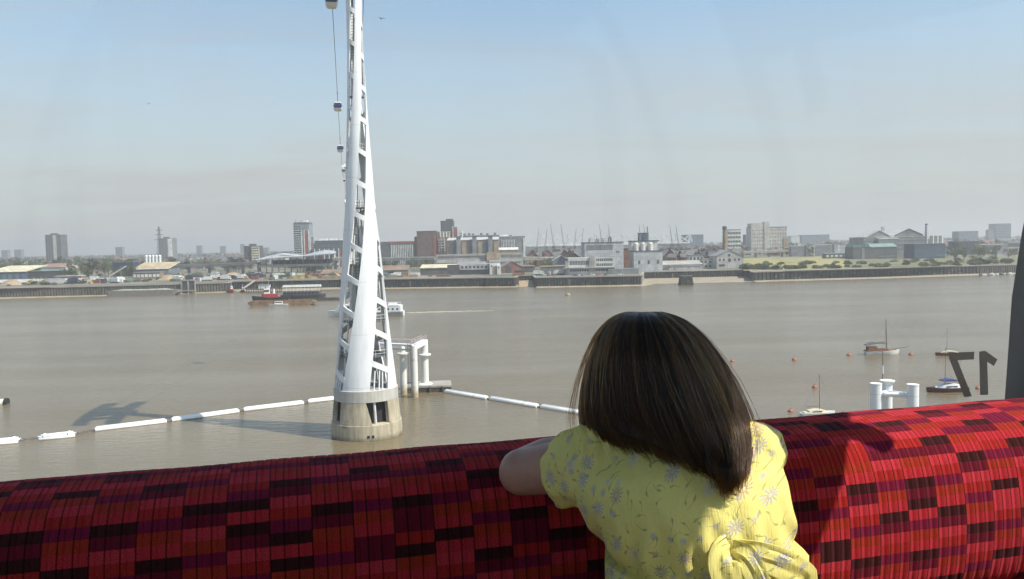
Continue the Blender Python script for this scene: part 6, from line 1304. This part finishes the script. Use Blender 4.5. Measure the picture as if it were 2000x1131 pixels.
CUSH = [(1.12, -.80), (.60, -.80), (.54, -.785), (.52, -.745), (.54, -.705), (.60, -.69), (.85, -.70), (1.06, -.70), (1.12, -.71)]
padded('seat_cushion', CUSH, -.80, 1.22, bench, M_moq, 11.0)
MB().box(-.80, 1.22, 1.16, 1.24, -.80 - FLOOR, -.40 - FLOOR).build('back_board', M_shell, bench)
MB().box(-.78, 1.20, .62, 1.2, -1.148 - FLOOR, -.802 - FLOOR).build('plinth', M_shell, bench)
# ------------------------------------------------------------------ the child kneeling on the bench
def girl():
    Wp = lambda px, py, Y: at(px, py, Y)
    base = at(1370, 1300, .90); person = thing('person', 'child in a yellow flowered dress with brown bobbed hair, leaning on the seat back', 'person', (base.x, base.y, CZ + .46))
    org = person.location.copy()
    def voxel(mb, name, m, vox, sm=6, fac=.5, mod=None):
        o = mb.build('tmp', m); r_ = o.modifiers.new('r', 'REMESH'); r_.mode = 'VOXEL'; r_.voxel_size = vox
        s_ = o.modifiers.new('s', 'SMOOTH'); s_.iterations = sm; s_.factor = fac
        dg = bpy.context.evaluated_depsgraph_get(); me = bpy.data.meshes.new_from_object(o.evaluated_get(dg)); bpy.data.objects.remove(o)
        if mod: mod(me)
        me.name = name; me.materials.clear(); me.materials.append(m)
        for v in me.vertices: v.co -= org
        me.polygons.foreach_set('use_smooth', [True] * len(me.polygons)); n = bpy.data.objects.new(name, me); COL.objects.link(n); n.parent = person
        return n
    # ---- skin
    sk = bpy.data.materials.new('child_skin'); sk.use_nodes = True; b = sk.node_tree.nodes['Principled BSDF']; N = sk.node_tree.nodes.new; L = sk.node_tree.links.new
    nz = N('ShaderNodeTexNoise'); nz.inputs['Scale'].default_value = 60; nz.inputs['Detail'].default_value = 5; mx = N('ShaderNodeMix'); mx.data_type = 'RGBA'; L(nz.outputs['Fac'], mx.inputs['Factor'])
    mx.inputs['A'].default_value = (.40, .20, .135, 1); mx.inputs['B'].default_value = (.50, .275, .195, 1); L(mx.outputs['Result'], b.inputs['Base Color']); b.inputs['Roughness'].default_value = .5
    b.inputs['Subsurface Weight'].default_value = .15; b.inputs['Subsurface Radius'].default_value = (.01, .004, .002); b.inputs['Subsurface Scale'].default_value = .5
    m = MB()
    def ell(c, r, n=16, k=10):
        c = Vector(c); rings = []
        for i in range(k + 1):
            a = -pi / 2 + pi * i / k; q = max(.03, cos(a)); rings.append([c + Vector((r[0] * q * cos(2 * pi * j / n), r[1] * q * sin(2 * pi * j / n), r[2] * sin(a))) for j in range(n)])
        m.loft(rings)
    hc = Wp(1290, 778, .992); ell(hc, (.066, .080, .088)); ell(hc + Vector((0, .026, -.05)), (.05, .052, .048))      # skull, jaw
    ell(hc + Vector((0, .084, -.022)), (.011, .016, .014), 8, 6)                                                     # nose
    for s in (-1, 1): ell(hc + Vector((s * .067, .008, -.02)), (.009, .016, .026), 8, 6); ell(hc + Vector((s * .030, .054, -.033)), (.024, .02, .022), 10, 8)   # ears, cheeks
    chest = Wp(1325, 960, .975); neck0 = Wp(1312, 880, .99)
    m.path([chest, neck0, hc + Vector((0, .0, -.05))], [.05, .034, .036], 12)
    pel = Wp(1400, 1230, .93); m.path([pel, Wp(1370, 1090, .95), chest, Wp(1318, 905, .98)], [.088, .075, .082, .055], 14)
    LS, LE, LW, LH = Wp(1150, 905, .99), Wp(1017, 922, 1.03), Wp(1150, 872, 1.155), Wp(1215, 868, 1.185)
    RS, RE, RW, RH = Wp(1468, 886, .99), Wp(1487, 866, 1.17), Wp(1370, 846, 1.235), Wp(1310, 848, 1.225)
    m.path([Wp(1250, 900, .985), LS, (LS + LE) / 2 + Vector((0, 0, .0)), LE + Vector((.006, 0, 0)), LE + Vector((.002, .012, .004))], [.04, .037, .033, .030, .027], 12); ell(LE, (.029, .028, .030), 12, 8)
    m.path([LE, (LE * .6 + LW * .4) + Vector((-.004, 0, .004)), LW], [.029, .028, .018], 12)
    m.path([Wp(1380, 890, .985), RS, (RS + RE) / 2, RE], [.04, .036, .032, .029], 12); ell(RE, (.029,) * 3, 12, 8); m.path([RE, (RE + RW) / 2, RW], [.028, .027, .018], 12)
    def hand(w, d, up, side):
        d = d.normalized(); sd = d.cross(up).normalized() * side
        m.loft([[w + d * f + sd * a * ww + up * c * .009 for a, c in ((-1, -1), (1, -1), (1.1, 0), (1, 1), (-1, 1), (-1.1, 0))] for f, ww in ((-.008, .014), (.015, .02), (.045, .024), (.056, .022))])
        for k, ln in enumerate((.040, .046, .043, .034)):
            o_ = (k - 1.5) * .0115; p0 = w + d * .05 + sd * o_; m.path([p0, p0 + d * ln * .5 + up * .003, p0 + d * ln * .8 - up * .004, p0 + d * ln - up * .012], [.0068, .0065, .006, .0045], 8)
        p0 = w + d * .012 - sd * .018; m.path([p0, p0 + d * .02 - sd * .012, p0 + d * .042 - sd * .010 - up * .004], [.0085, .0075, .0055], 8)
    hand(LW, LH - LW, Vector((0, 0, 1)), 1); hand(RW, RH - RW, Vector((0, 0, 1)), -1)
    kz = CZ + .46
    for s in (-1, 1):
        hip = pel + Vector((s * .05, 0, -.03)); knee = Vector((pel.x + s * .055, pel.y + .06, kz + .048)); ank = knee + Vector((s * .01, -.27, -.012))
        m.path([hip, (hip + knee) / 2 + Vector((0, .015, 0)), knee], [.066, .06, .046], 12); ell(knee, (.046, .046, .044), 12, 8); m.path([knee, knee.lerp(ank, .35) + Vector((0, 0, .006)), ank], [.042, .04, .024], 12)
        m.path([ank, ank + Vector((0, -.05, -.01)), ank + Vector((0, -.12, -.016))], [.025, .026, .016], 10)
    body = voxel(m, 'body', sk, .0042, 5); body['label'] = 'bare skin of arms, neck and legs'
    e = MB()
    for s in (-1, 1):
        q = MB(); c = hc + Vector((s * .028, .074, .004)) - org; q.lathe([(.002, -.009), (.008, -.006), (.0095, 0), (.008, .006), (.002, .009)], 10, c); q.build('eye', mat('eye_white', (.75, .74, .72), .2, .05), person, True)
        MB().bar(hc + Vector((s * .018, .083, .022)) - org, hc + Vector((s * .042, .073, .022)) - org, .004, .004).build('eyebrow', mat('brow', (.05, .035, .025), .7), person)
    MB().path([hc + Vector((-.02, .072, -.062)) - org, hc + Vector((0, .080, -.06)) - org, hc + Vector((.02, .072, -.062)) - org], [.003, .006, .003], 8).build('mouth', mat('lips', (.45, .16, .14), .45), person, True)
    # ---- dress
    def dress_mat():
        d = bpy.data.materials.new('yellow_flowered_cotton'); d.use_nodes = True; nt = d.node_tree; N = nt.nodes.new; L = nt.links.new; b = nt.nodes['Principled BSDF']; b.inputs['Roughness'].default_value = .9; b.inputs['Specular IOR Level'].default_value = .12
        def M(op, a, b_=None, c=None):
            n = N('ShaderNodeMath'); n.operation = op
            for i, v in enumerate((a, b_, c)):
                if v is None: continue
                if isinstance(v, (int, float)): n.inputs[i].default_value = v
                else: L(v, n.inputs[i])
            return n.outputs[0]
        def mix(f, a, b_):
            n = N('ShaderNodeMix'); n.data_type = 'RGBA'; L(f, n.inputs['Factor'])
            for k, v in (('A', a), ('B', b_)):
                if isinstance(v, tuple): n.inputs[k].default_value = (*v, 1)
                else: L(v, n.inputs[k])
            return n.outputs['Result']
        tc = N('ShaderNodeTexCoord'); sp = N('ShaderNodeSeparateXYZ'); L(tc.outputs['Object'], sp.inputs[0])
        # cloth coordinates: round the body and up, a little uneven
        wob = N('ShaderNodeTexNoise'); wob.inputs['Scale'].default_value = 9; L(tc.outputs['Object'], wob.inputs['Vector'])
        X = M('ADD', M('MULTIPLY_ADD', sp.outputs['Y'], -.55, sp.outputs['X']), M('MULTIPLY', wob.outputs['Fac'], .02)); Z = M('MULTIPLY_ADD', wob.outputs['Fac'], .016, sp.outputs['Z'])
        def cells(scale, ox):
            cb = N('ShaderNodeCombineXYZ'); L(M('MULTIPLY_ADD', X, scale, ox), cb.inputs[0]); L(M('MULTIPLY_ADD', Z, scale, ox * .7), cb.inputs[1])
            v = N('ShaderNodeTexVoronoi'); v.voronoi_dimensions = '2D'; v.inputs['Scale'].default_value = 1; v.inputs['Randomness'].default_value = .72; L(cb.outputs[0], v.inputs['Vector'])
            df = N('ShaderNodeVectorMath'); df.operation = 'SUBTRACT'; L(cb.outputs[0], df.inputs[0]); L(v.outputs['Position'], df.inputs[1])
            s2 = N('ShaderNodeSeparateXYZ'); L(df.outputs[0], s2.inputs[0]); sc = N('ShaderNodeSeparateColor'); L(v.outputs['Color'], sc.inputs[0])
            return s2.outputs['X'], s2.outputs['Y'], sc.outputs[0], sc.outputs[1], sc.outputs[2]
        fine = N('ShaderNodeTexNoise'); fine.inputs['Scale'].default_value = 420; fine.inputs['Detail'].default_value = 3; L(tc.outputs['Object'], fine.inputs['Vector'])
        jit = M('MULTIPLY_ADD', fine.outputs['Fac'], .5, .75)
        yel = mix(fine.outputs['Fac'], (.85, .73, .21), (.95, .85, .31))
        # leaves and stems
        col = yel
        for scale, ox, thr in ((47, 3.7, .3), (58, 9.1, .4)):
            lx, ly, r1, r2, r3 = cells(scale, ox); an = M('MULTIPLY', r2, 6.283); ca, sa = M('COSINE', an), M('SINE', an)
            u = M('ADD', M('MULTIPLY', lx, ca), M('MULTIPLY', ly, sa)); v = M('SUBTRACT', M('MULTIPLY', ly, ca), M('MULTIPLY', lx, sa)); v2 = M('SUBTRACT', v, M('MULTIPLY', M('MULTIPLY', u, u), .9))
            w = M('MULTIPLY', M('SUBTRACT', 1.0, M('ABSOLUTE', M('MULTIPLY', M('SUBTRACT', u, .12), 5.5))), .085)
            leaf = M('LESS_THAN', M('ABSOLUTE', v2), w); stem = M('MULTIPLY', M('LESS_THAN', M('ABSOLUTE', v2), .014), M('LESS_THAN', M('ABSOLUTE', M('ADD', u, .1)), .34)); on_ = M('GREATER_THAN', r1, thr)
            col = mix(M('MULTIPLY', M('MULTIPLY', leaf, on_), M('MULTIPLY', jit, .42)), col, (.24, .27, .11)); col = mix(M('MULTIPLY', M('MULTIPLY', stem, on_), .5), col, (.18, .18, .09))
        # daisies: eight to ten ragged petals round a pale eye
        for scale, ox, rad, thr in ((36, .4, .33, .5), (56, 6.2, .25, .62)):
            lx, ly, r1, r2, r3 = cells(scale, ox); rr_ = M('SQRT', M('ADD', M('MULTIPLY', lx, lx), M('MULTIPLY', ly, ly))); an = M('ADD', M('ARCTAN2', ly, lx), M('MULTIPLY', r2, 6.28))
            pet = M('MULTIPLY_ADD', M('COSINE', M('MULTIPLY', an, 12.0)), .5, .5); lim = M('MULTIPLY', M('MULTIPLY_ADD', pet, .75, .25), M('MULTIPLY', jit, rad)); fl = M('MULTIPLY', M('LESS_THAN', rr_, lim), M('GREATER_THAN', r1, thr))
            pc = mix(M('GREATER_THAN', r3, .62), (.33, .33, .62), (.66, .63, .62)); pc = mix(M('GREATER_THAN', r3, .86), pc, (.40, .24, .30)); col = mix(M('MULTIPLY', fl, M('MULTIPLY', jit, .62)), col, pc)
            edge = M('MULTIPLY', M('MULTIPLY', fl, M('LESS_THAN', pet, .28)), .55); col = mix(edge, col, (.20, .18, .36)); eye = M('MULTIPLY', M('LESS_THAN', rr_, rad * .22), M('GREATER_THAN', r1, thr)); col = mix(eye, col, (.72, .64, .35))
        L(col, b.inputs['Base Color'])
        # crinkled weave: fine ribs running down the cloth
        mp = N('ShaderNodeMapping'); mp.inputs['Scale'].default_value = (520, 260, 26); mp.inputs['Rotation'].default_value = (0, .12, 0); L(tc.outputs['Object'], mp.inputs[0]); rb = N('ShaderNodeTexNoise'); rb.inputs['Scale'].default_value = 1; rb.inputs['Detail'].default_value = 3; L(mp.outputs[0], rb.inputs['Vector'])
        bp = N('ShaderNodeBump'); bp.inputs['Strength'].default_value = .55; bp.inputs['Distance'].default_value = .0022; L(rb.outputs['Fac'], bp.inputs['Height']); L(bp.outputs[0], b.inputs['Normal'])
        # thin cotton lets a little sun through
        tl = N('ShaderNodeBsdfTranslucent'); L(col, tl.inputs[0]); ms = N('ShaderNodeMixShader'); ms.inputs[0].default_value = .18; out = nt.nodes['Material Output']; L(b.outputs[0], ms.inputs[1]); L(tl.outputs[0], ms.inputs[2]); L(ms.outputs[0], out.inputs[0])
        return d
    DM = dress_mat()
    RG = [(846, 1225, 1420, .99, .050), (862, 1180, 1462, .985, .066), (880, 1150, 1492, .982, .078), (905, 1128, 1516, .975, .088), (935, 1122, 1529, .967, .094), (970, 1126, 1534, .968, .104), (1010, 1148, 1535, .973, .114), (1050, 1176, 1534, .978, .12),
          (1085, 1205, 1540, .98, .122), (1110, 1210, 1556, .98, .126), (1140, 1203, 1585, .98, .136), (1190, 1185, 1618, .972, .145), (1260, 1160, 1650, .93, .13), (1340, 1130, 1690, .915, .15), (1420, 1105, 1720, .90, .165)]
    m = MB(); n = 40; rings = []
    for y, x0, x1, Yc, hd in RG:
        a, c = Wp(x0, y, Yc), Wp(x1, y, Yc); cen = (a + c) / 2; hw = (c - a).length / 2; ring = []
        for k in range(n):
            t = 2 * pi * k / n; ct, st = cos(t), sin(t); e_ = .82; ring.append(cen + Vector((hw * math.copysign(abs(ct) ** e_, ct), -hd * math.copysign(abs(st) ** e_, st), (c.z - a.z) / 2 * ct)))
        rings.append(ring)
    m.loft(rings)
    # sleeves: short, gathered at the shoulder
    def sleeve(pts, n=18):
        rr = []
        for i, (p, r_) in enumerate(pts):
            t = (pts[min(i + 1, len(pts) - 1)][0] - pts[max(i - 1, 0)][0]).normalized(); a = t.cross(Vector((0, 0, 1))).normalized(); b_ = a.cross(t); rr.append([p + (a * cos(2 * pi * k / n) + b_ * sin(2 * pi * k / n)) * r_ * (1 + .05 * sin(7 * 2 * pi * k / n + i)) for k in range(n)])
        m.loft(rr)
    sleeve([(Wp(1215, 905, .98), .052), (Wp(1170, 906, .985), .055), (Wp(1130, 915, .995), .0475), (Wp(1096, 928, 1.008), .0395), (Wp(1086, 932, 1.012), .0385)])
    sleeve([(Wp(1420, 900, .98), .046), (Wp(1455, 892, .985), .046), (Wp(1470, 885, 1.02), .042), (Wp(1482, 878, 1.075), .037)])
    def folds(me):
        new = []; w0 = Wp(1350, 1095, .86).z; w1 = Wp(1165, 875, .95)
        for p, nn in [(v.co.copy(), v.normal.copy()) for v in me.vertices]:
            d = 0
            d += .0042 * mnoise.noise(Vector((p.x * 22 + p.z * 9, p.y * 10, p.z * 5)))                      # long soft folds
            d += .0022 * mnoise.noise(Vector((p.x * 60 + p.z * 25, p.y * 30, p.z * 16 + 4)))
            zr = p.z - w0; d += .004 * math.exp(-(zr / .03) ** 2) * sin((p.x + .3 * p.z) * 210 + 3 * mnoise.noise(p * 20))   # gathers at the waist
            d += .003 * math.exp(-((p - w1).length / .03) ** 2) * sin(p.x * 420)
            new += list(p + nn * d)
        me.vertices.foreach_set('co', new)
    dress = voxel(m, 'dress', DM, .0045, 4, .5, folds)
    # ---- sash and bow at the back
    def ribbon(pts, wid, th, name, parent, twist=None):
        b = MB(); rr = []; P_ = [Vector(p) for p in pts]
        fine = []
        for i in range(len(P_) - 1):
            p0, p1, p2, p3 = P_[max(i - 1, 0)], P_[i], P_[i + 1], P_[min(i + 2, len(P_) - 1)]
            for k in range(6): t = k / 6; fine.append((.5 * ((2 * p1) + (p2 - p0) * t + (2 * p0 - 5 * p1 + 4 * p2 - p3) * t * t + (3 * p1 - p0 - 3 * p2 + p3) * t ** 3), i + t))
        fine.append((P_[-1], len(P_) - 1.0))
        for i, (p, u) in enumerate(fine):
            t = (fine[min(i + 1, len(fine) - 1)][0] - fine[max(i - 1, 0)][0]).normalized(); w = wid if not hasattr(wid, '__len__') else lerp_table(list(enumerate(wid)), u)
            nrm = Vector((.12, -1, .1)); sd = t.cross(nrm).normalized(); nr = sd.cross(t).normalized(); ring = []
            K = 10
            for k in range(K + 1): f = -1 + 2 * k / K; ring.append(p + sd * w * f / 2 + nr * (.0011 * cos(f * 6 + i * .1) * (1 - .4 * abs(f)) + .0007 * sin(f * 17 + u)) - org)
            back = [q - nr * th for q in ring[::-1]]; rr.append(ring + back)
        b.loft(rr); o = autosmooth(b.build(name, DM, parent), 50); return o
    bd = []
    for k in range(33):
        t = 2 * pi * k / 32; f = (1 - cos(t - pi)) / 2
        cen = (Wp(1205, 1098, .944) + Wp(1548, 1106, .944)) / 2; hw = (Wp(1548, 1106, .944) - Wp(1205, 1098, .944)).length / 2 + .004
        bd.append((cen + Vector((hw * cos(t), -(.092 if sin(t) > 0 else .16) * sin(t), .004 * cos(t)))))
    b = MB(); rr = []
    for i, p in enumerate(bd[:-1]):
        c_ = cen; out = Vector((p.x - c_.x, (p.y - c_.y), 0)).normalized(); rr.append([p + out * (.009 + .0014 * sin(i * 1.7)) + Vector((0, 0, h)) - org for h in (.0115, .006, 0, -.006, -.0115)] + [p - out * .004 + Vector((0, 0, h)) - org for h in (-.0115, .0115)])
    rr.append(rr[0]); b.loft(rr, cap=False); sash = autosmooth(b.build('sash', DM, person), 60)
    kn = Wp(1420, 1072, .845)
    ribbon([Wp(1424, 1064, .850), Wp(1414, 1078, .838), Wp(1412, 1100, .832), Wp(1421, 1130, .832), Wp(1434, 1165, .836), Wp(1444, 1210, .842)], [.024, .030, .032, .033, .035, .036], .003, 'bow_tail', sash)
    ribbon([Wp(1428, 1076, .849), Wp(1452, 1086, .840), Wp(1472, 1112, .838), Wp(1486, 1150, .842), Wp(1492, 1200, .850)], [.024, .026, .026, .028, .030], .003, 'bow_tail', sash)
    ribbon([Wp(1430, 1076, .850), Wp(1470, 1083, .843), Wp(1515, 1096, .845), Wp(1552, 1113, .858), Wp(1576, 1128, .872), Wp(1560, 1138, .874)], [.024, .028, .031, .032, .028, .024], .003, 'bow_loop', sash)
    # ---- hair
    OUT = [(606, 1245, 1275), (611, 1216, 1300), (618, 1201, 1322), (628, 1188, 1340), (642, 1176, 1358), (660, 1165, 1378), (700, 1150, 1408), (750, 1138, 1437), (800, 1132, 1457), (830, 1134, 1467), (860, 1143, 1471), (900, 1166, 1468), (950, 1200, 1460), (980, 1215, 1455)]
    HD = [(606, .018), (611, .033), (618, .046), (628, .056), (640, .063), (660, .074), (700, .09), (750, .1), (800, .106), (850, .108), (900, .106), (980, .1)]
    def bottom(s):                     # where the bob ends, by place across the head
        return lerp_table([(-1, 872), (-.7, 874), (-.4, 890), (0, 916), (.3, 938), (.5, 950), (.75, 955), (1, 930)], s)
    def hp(th, y, k, dx=0.):
        x0 = lerp_table([(a, b_) for a, b_, c_ in OUT], y); x1 = lerp_table([(a, c_) for a, b_, c_ in OUT], y); hd = lerp_table(HD, y); xc = (x0 + x1) / 2; hw = (x1 - x0) / 2
        Y = .992 - hd * k * cos(th) * (1.0 if cos(th) > 0 else .78); return Wp(xc + hw * k * sin(th) + dx, y + 6 * (1 - k), Y)
    hm = bpy.data.materials.new('dark_brown_hair'); hm.use_nodes = True; nt = hm.node_tree; nt.nodes.remove(nt.nodes['Principled BSDF']); ph = nt.nodes.new('ShaderNodeBsdfHairPrincipled'); ph.parametrization = 'MELANIN'
    ph.inputs['Melanin'].default_value = .74; ph.inputs['Melanin Redness'].default_value = .55; ph.inputs['Roughness'].default_value = .42; ph.inputs['Radial Roughness'].default_value = .4; ph.inputs['Random Color'].default_value = .6; ph.inputs['Random Roughness'].default_value = .3
    nt.links.new(ph.outputs[0], nt.nodes['Material Output'].inputs['Surface'])
    cm_ = mat('hair_underlayer', (.022, .014, .010), .7, .3, 60.0)
    b = MB(); n = 56; rows = []
    for i in range(22):
        row = []
        for k in range(n):
            th = -pi + 2 * pi * k / n; s = sin(th); yb = bottom(s) - 34 if cos(th) > -.45 else 800; f = i / 21; y = 612 + (yb - 612) * f ** 1.4; row.append(hp(th, y, .90) - org)
        rows.append(row)
    b.loft(rows); cap = autosmooth(b.build('hair', cm_, person), 80)
    r_ = random.Random(12); NS, NP = 15000, 15; pos = []; rad = []
    nclump = 330; clumps = [(r_.uniform(-2.05, 2.05), r_.uniform(-.05, .05), r_.uniform(-9, 9), r_.uniform(-14, 9)) for _ in range(nclump)]
    import numpy as np
    g = np.random.default_rng(12); CL = np.array(clumps); ci = g.integers(0, nclump, NS); C0, C1, C2, C3 = (CL[ci, q][:, None] for q in range(4))
    th0 = C0 + g.normal(0, .06, (NS, 1)); ck = g.normal(0, .007, nclump)[ci][:, None]; k0 = 1 - .10 * g.random((NS, 1)) ** 1.5 + ck; bt = np.array([(-1, 872), (-.7, 874), (-.4, 890), (0, 916), (.3, 938), (.5, 950), (.75, 955), (1, 930)])
    yb = np.interp(np.sin(C0 * .98), bt[:, 0], bt[:, 1]) + C3 * 1.2 + g.normal(0, 11, (NS, 1)) - 55 * (g.random((NS, 1)) ** 2.5); stray = g.random((NS, 1)) < .014
    k0 = np.where(stray, g.uniform(1.0, 1.07, (NS, 1)), k0); yb = yb + np.where(stray, g.uniform(-30, 20, (NS, 1)), 0)
    y0 = 609 + 14 * g.random((NS, 1)) ** 2; ph1 = g.uniform(0, 6.28, (NS, 1)); ph2 = g.uniform(2, 5, (NS, 1)); conv = g.uniform(.3, .95, (NS, 1)); T = np.linspace(0, 1, NP)[None, :]
    Yp = y0 + (yb - y0) * T ** 1.45; TH = np.clip(th0 + (C0 - th0) * conv * T + C1 * T * T * 1.5 + .012 * np.sin(ph1 + ph2 * T * 3), -2.2, 2.2)
    DX = (C2 * .8 + g.normal(0, 1.2, (NS, 1))) * T ** 3 + (42 + C2) * T ** 3 * np.maximum(0, np.cos(TH)) ** 1.2 * np.clip(1.15 - np.sin(TH), 0, 1.3); KK = k0 - np.where(stray, 0, .05 * T ** 6)
    DX = DX + np.where(stray, 18 * T * T * np.sign(np.sin(TH)) * np.abs(np.sin(ph1)), 0)
    O_ = np.array(OUT, float); X0 = np.interp(Yp, O_[:, 0], O_[:, 1]); X1 = np.interp(Yp, O_[:, 0], O_[:, 2]); H_ = np.array(HD); HDv = np.interp(Yp, H_[:, 0], H_[:, 1]); ct = np.cos(TH)
    DY = .992 - HDv * KK * ct * np.where(ct > 0, 1.0, .78) - .085 * np.clip((Yp - 825) / 90, 0, 1) ** 1.5 * np.clip(np.sin(TH) * 1.3 - .25, 0, 1) * (ct > -.35); PX = (X0 + X1) / 2 + (X1 - X0) / 2 * KK * np.sin(TH) + DX; PY = Yp + 6 * (1 - KK)
    Rm = np.array(CAMR); dr = np.stack([(PX - 1000) / F, -(PY - 565.5) / F, -np.ones_like(PX)], -1) @ Rm.T; PP = np.array(EYE) + dr * (DY / dr[..., 1])[..., None] - np.array(org)
    pos = PP.astype(np.float32).ravel(); rad = (np.where(stray, .00016, .00034) * (1 - .6 * T ** 4)).astype(np.float32).ravel()
    hc_ = bpy.data.hair_curves.new('strands'); hc_.add_curves([NP] * NS); hc_.position_data.foreach_set('vector', pos)
    ra = hc_.attributes.get('radius') or hc_.attributes.new('radius', 'FLOAT', 'POINT'); ra.data.foreach_set('value', rad); hc_.materials.append(hm)
    so = bpy.data.objects.new('strands', hc_); COL.objects.link(so); so.parent = cap; tag(so, kind='stuff')
girl()
# ------------------------------------------------------------------ summer haze over the river and town
hm = bpy.data.materials.new('summer_haze'); hm.use_nodes = True; nt = hm.node_tree
nt.nodes.remove(nt.nodes['Principled BSDF']); pv = nt.nodes.new('ShaderNodeVolumePrincipled')
pv.inputs['Color'].default_value = (0.93, 0.92, 0.91, 1); pv.inputs['Density'].default_value = 2.3e-4; pv.inputs['Anisotropy'].default_value = 0.2
nt.links.new(pv.outputs[0], nt.nodes['Material Output'].inputs['Volume'])
hz = MB().box(-60000, 60000, -700, 9500, -1.2, 118).build('haze', hm); tag(hz, kind='stuff')
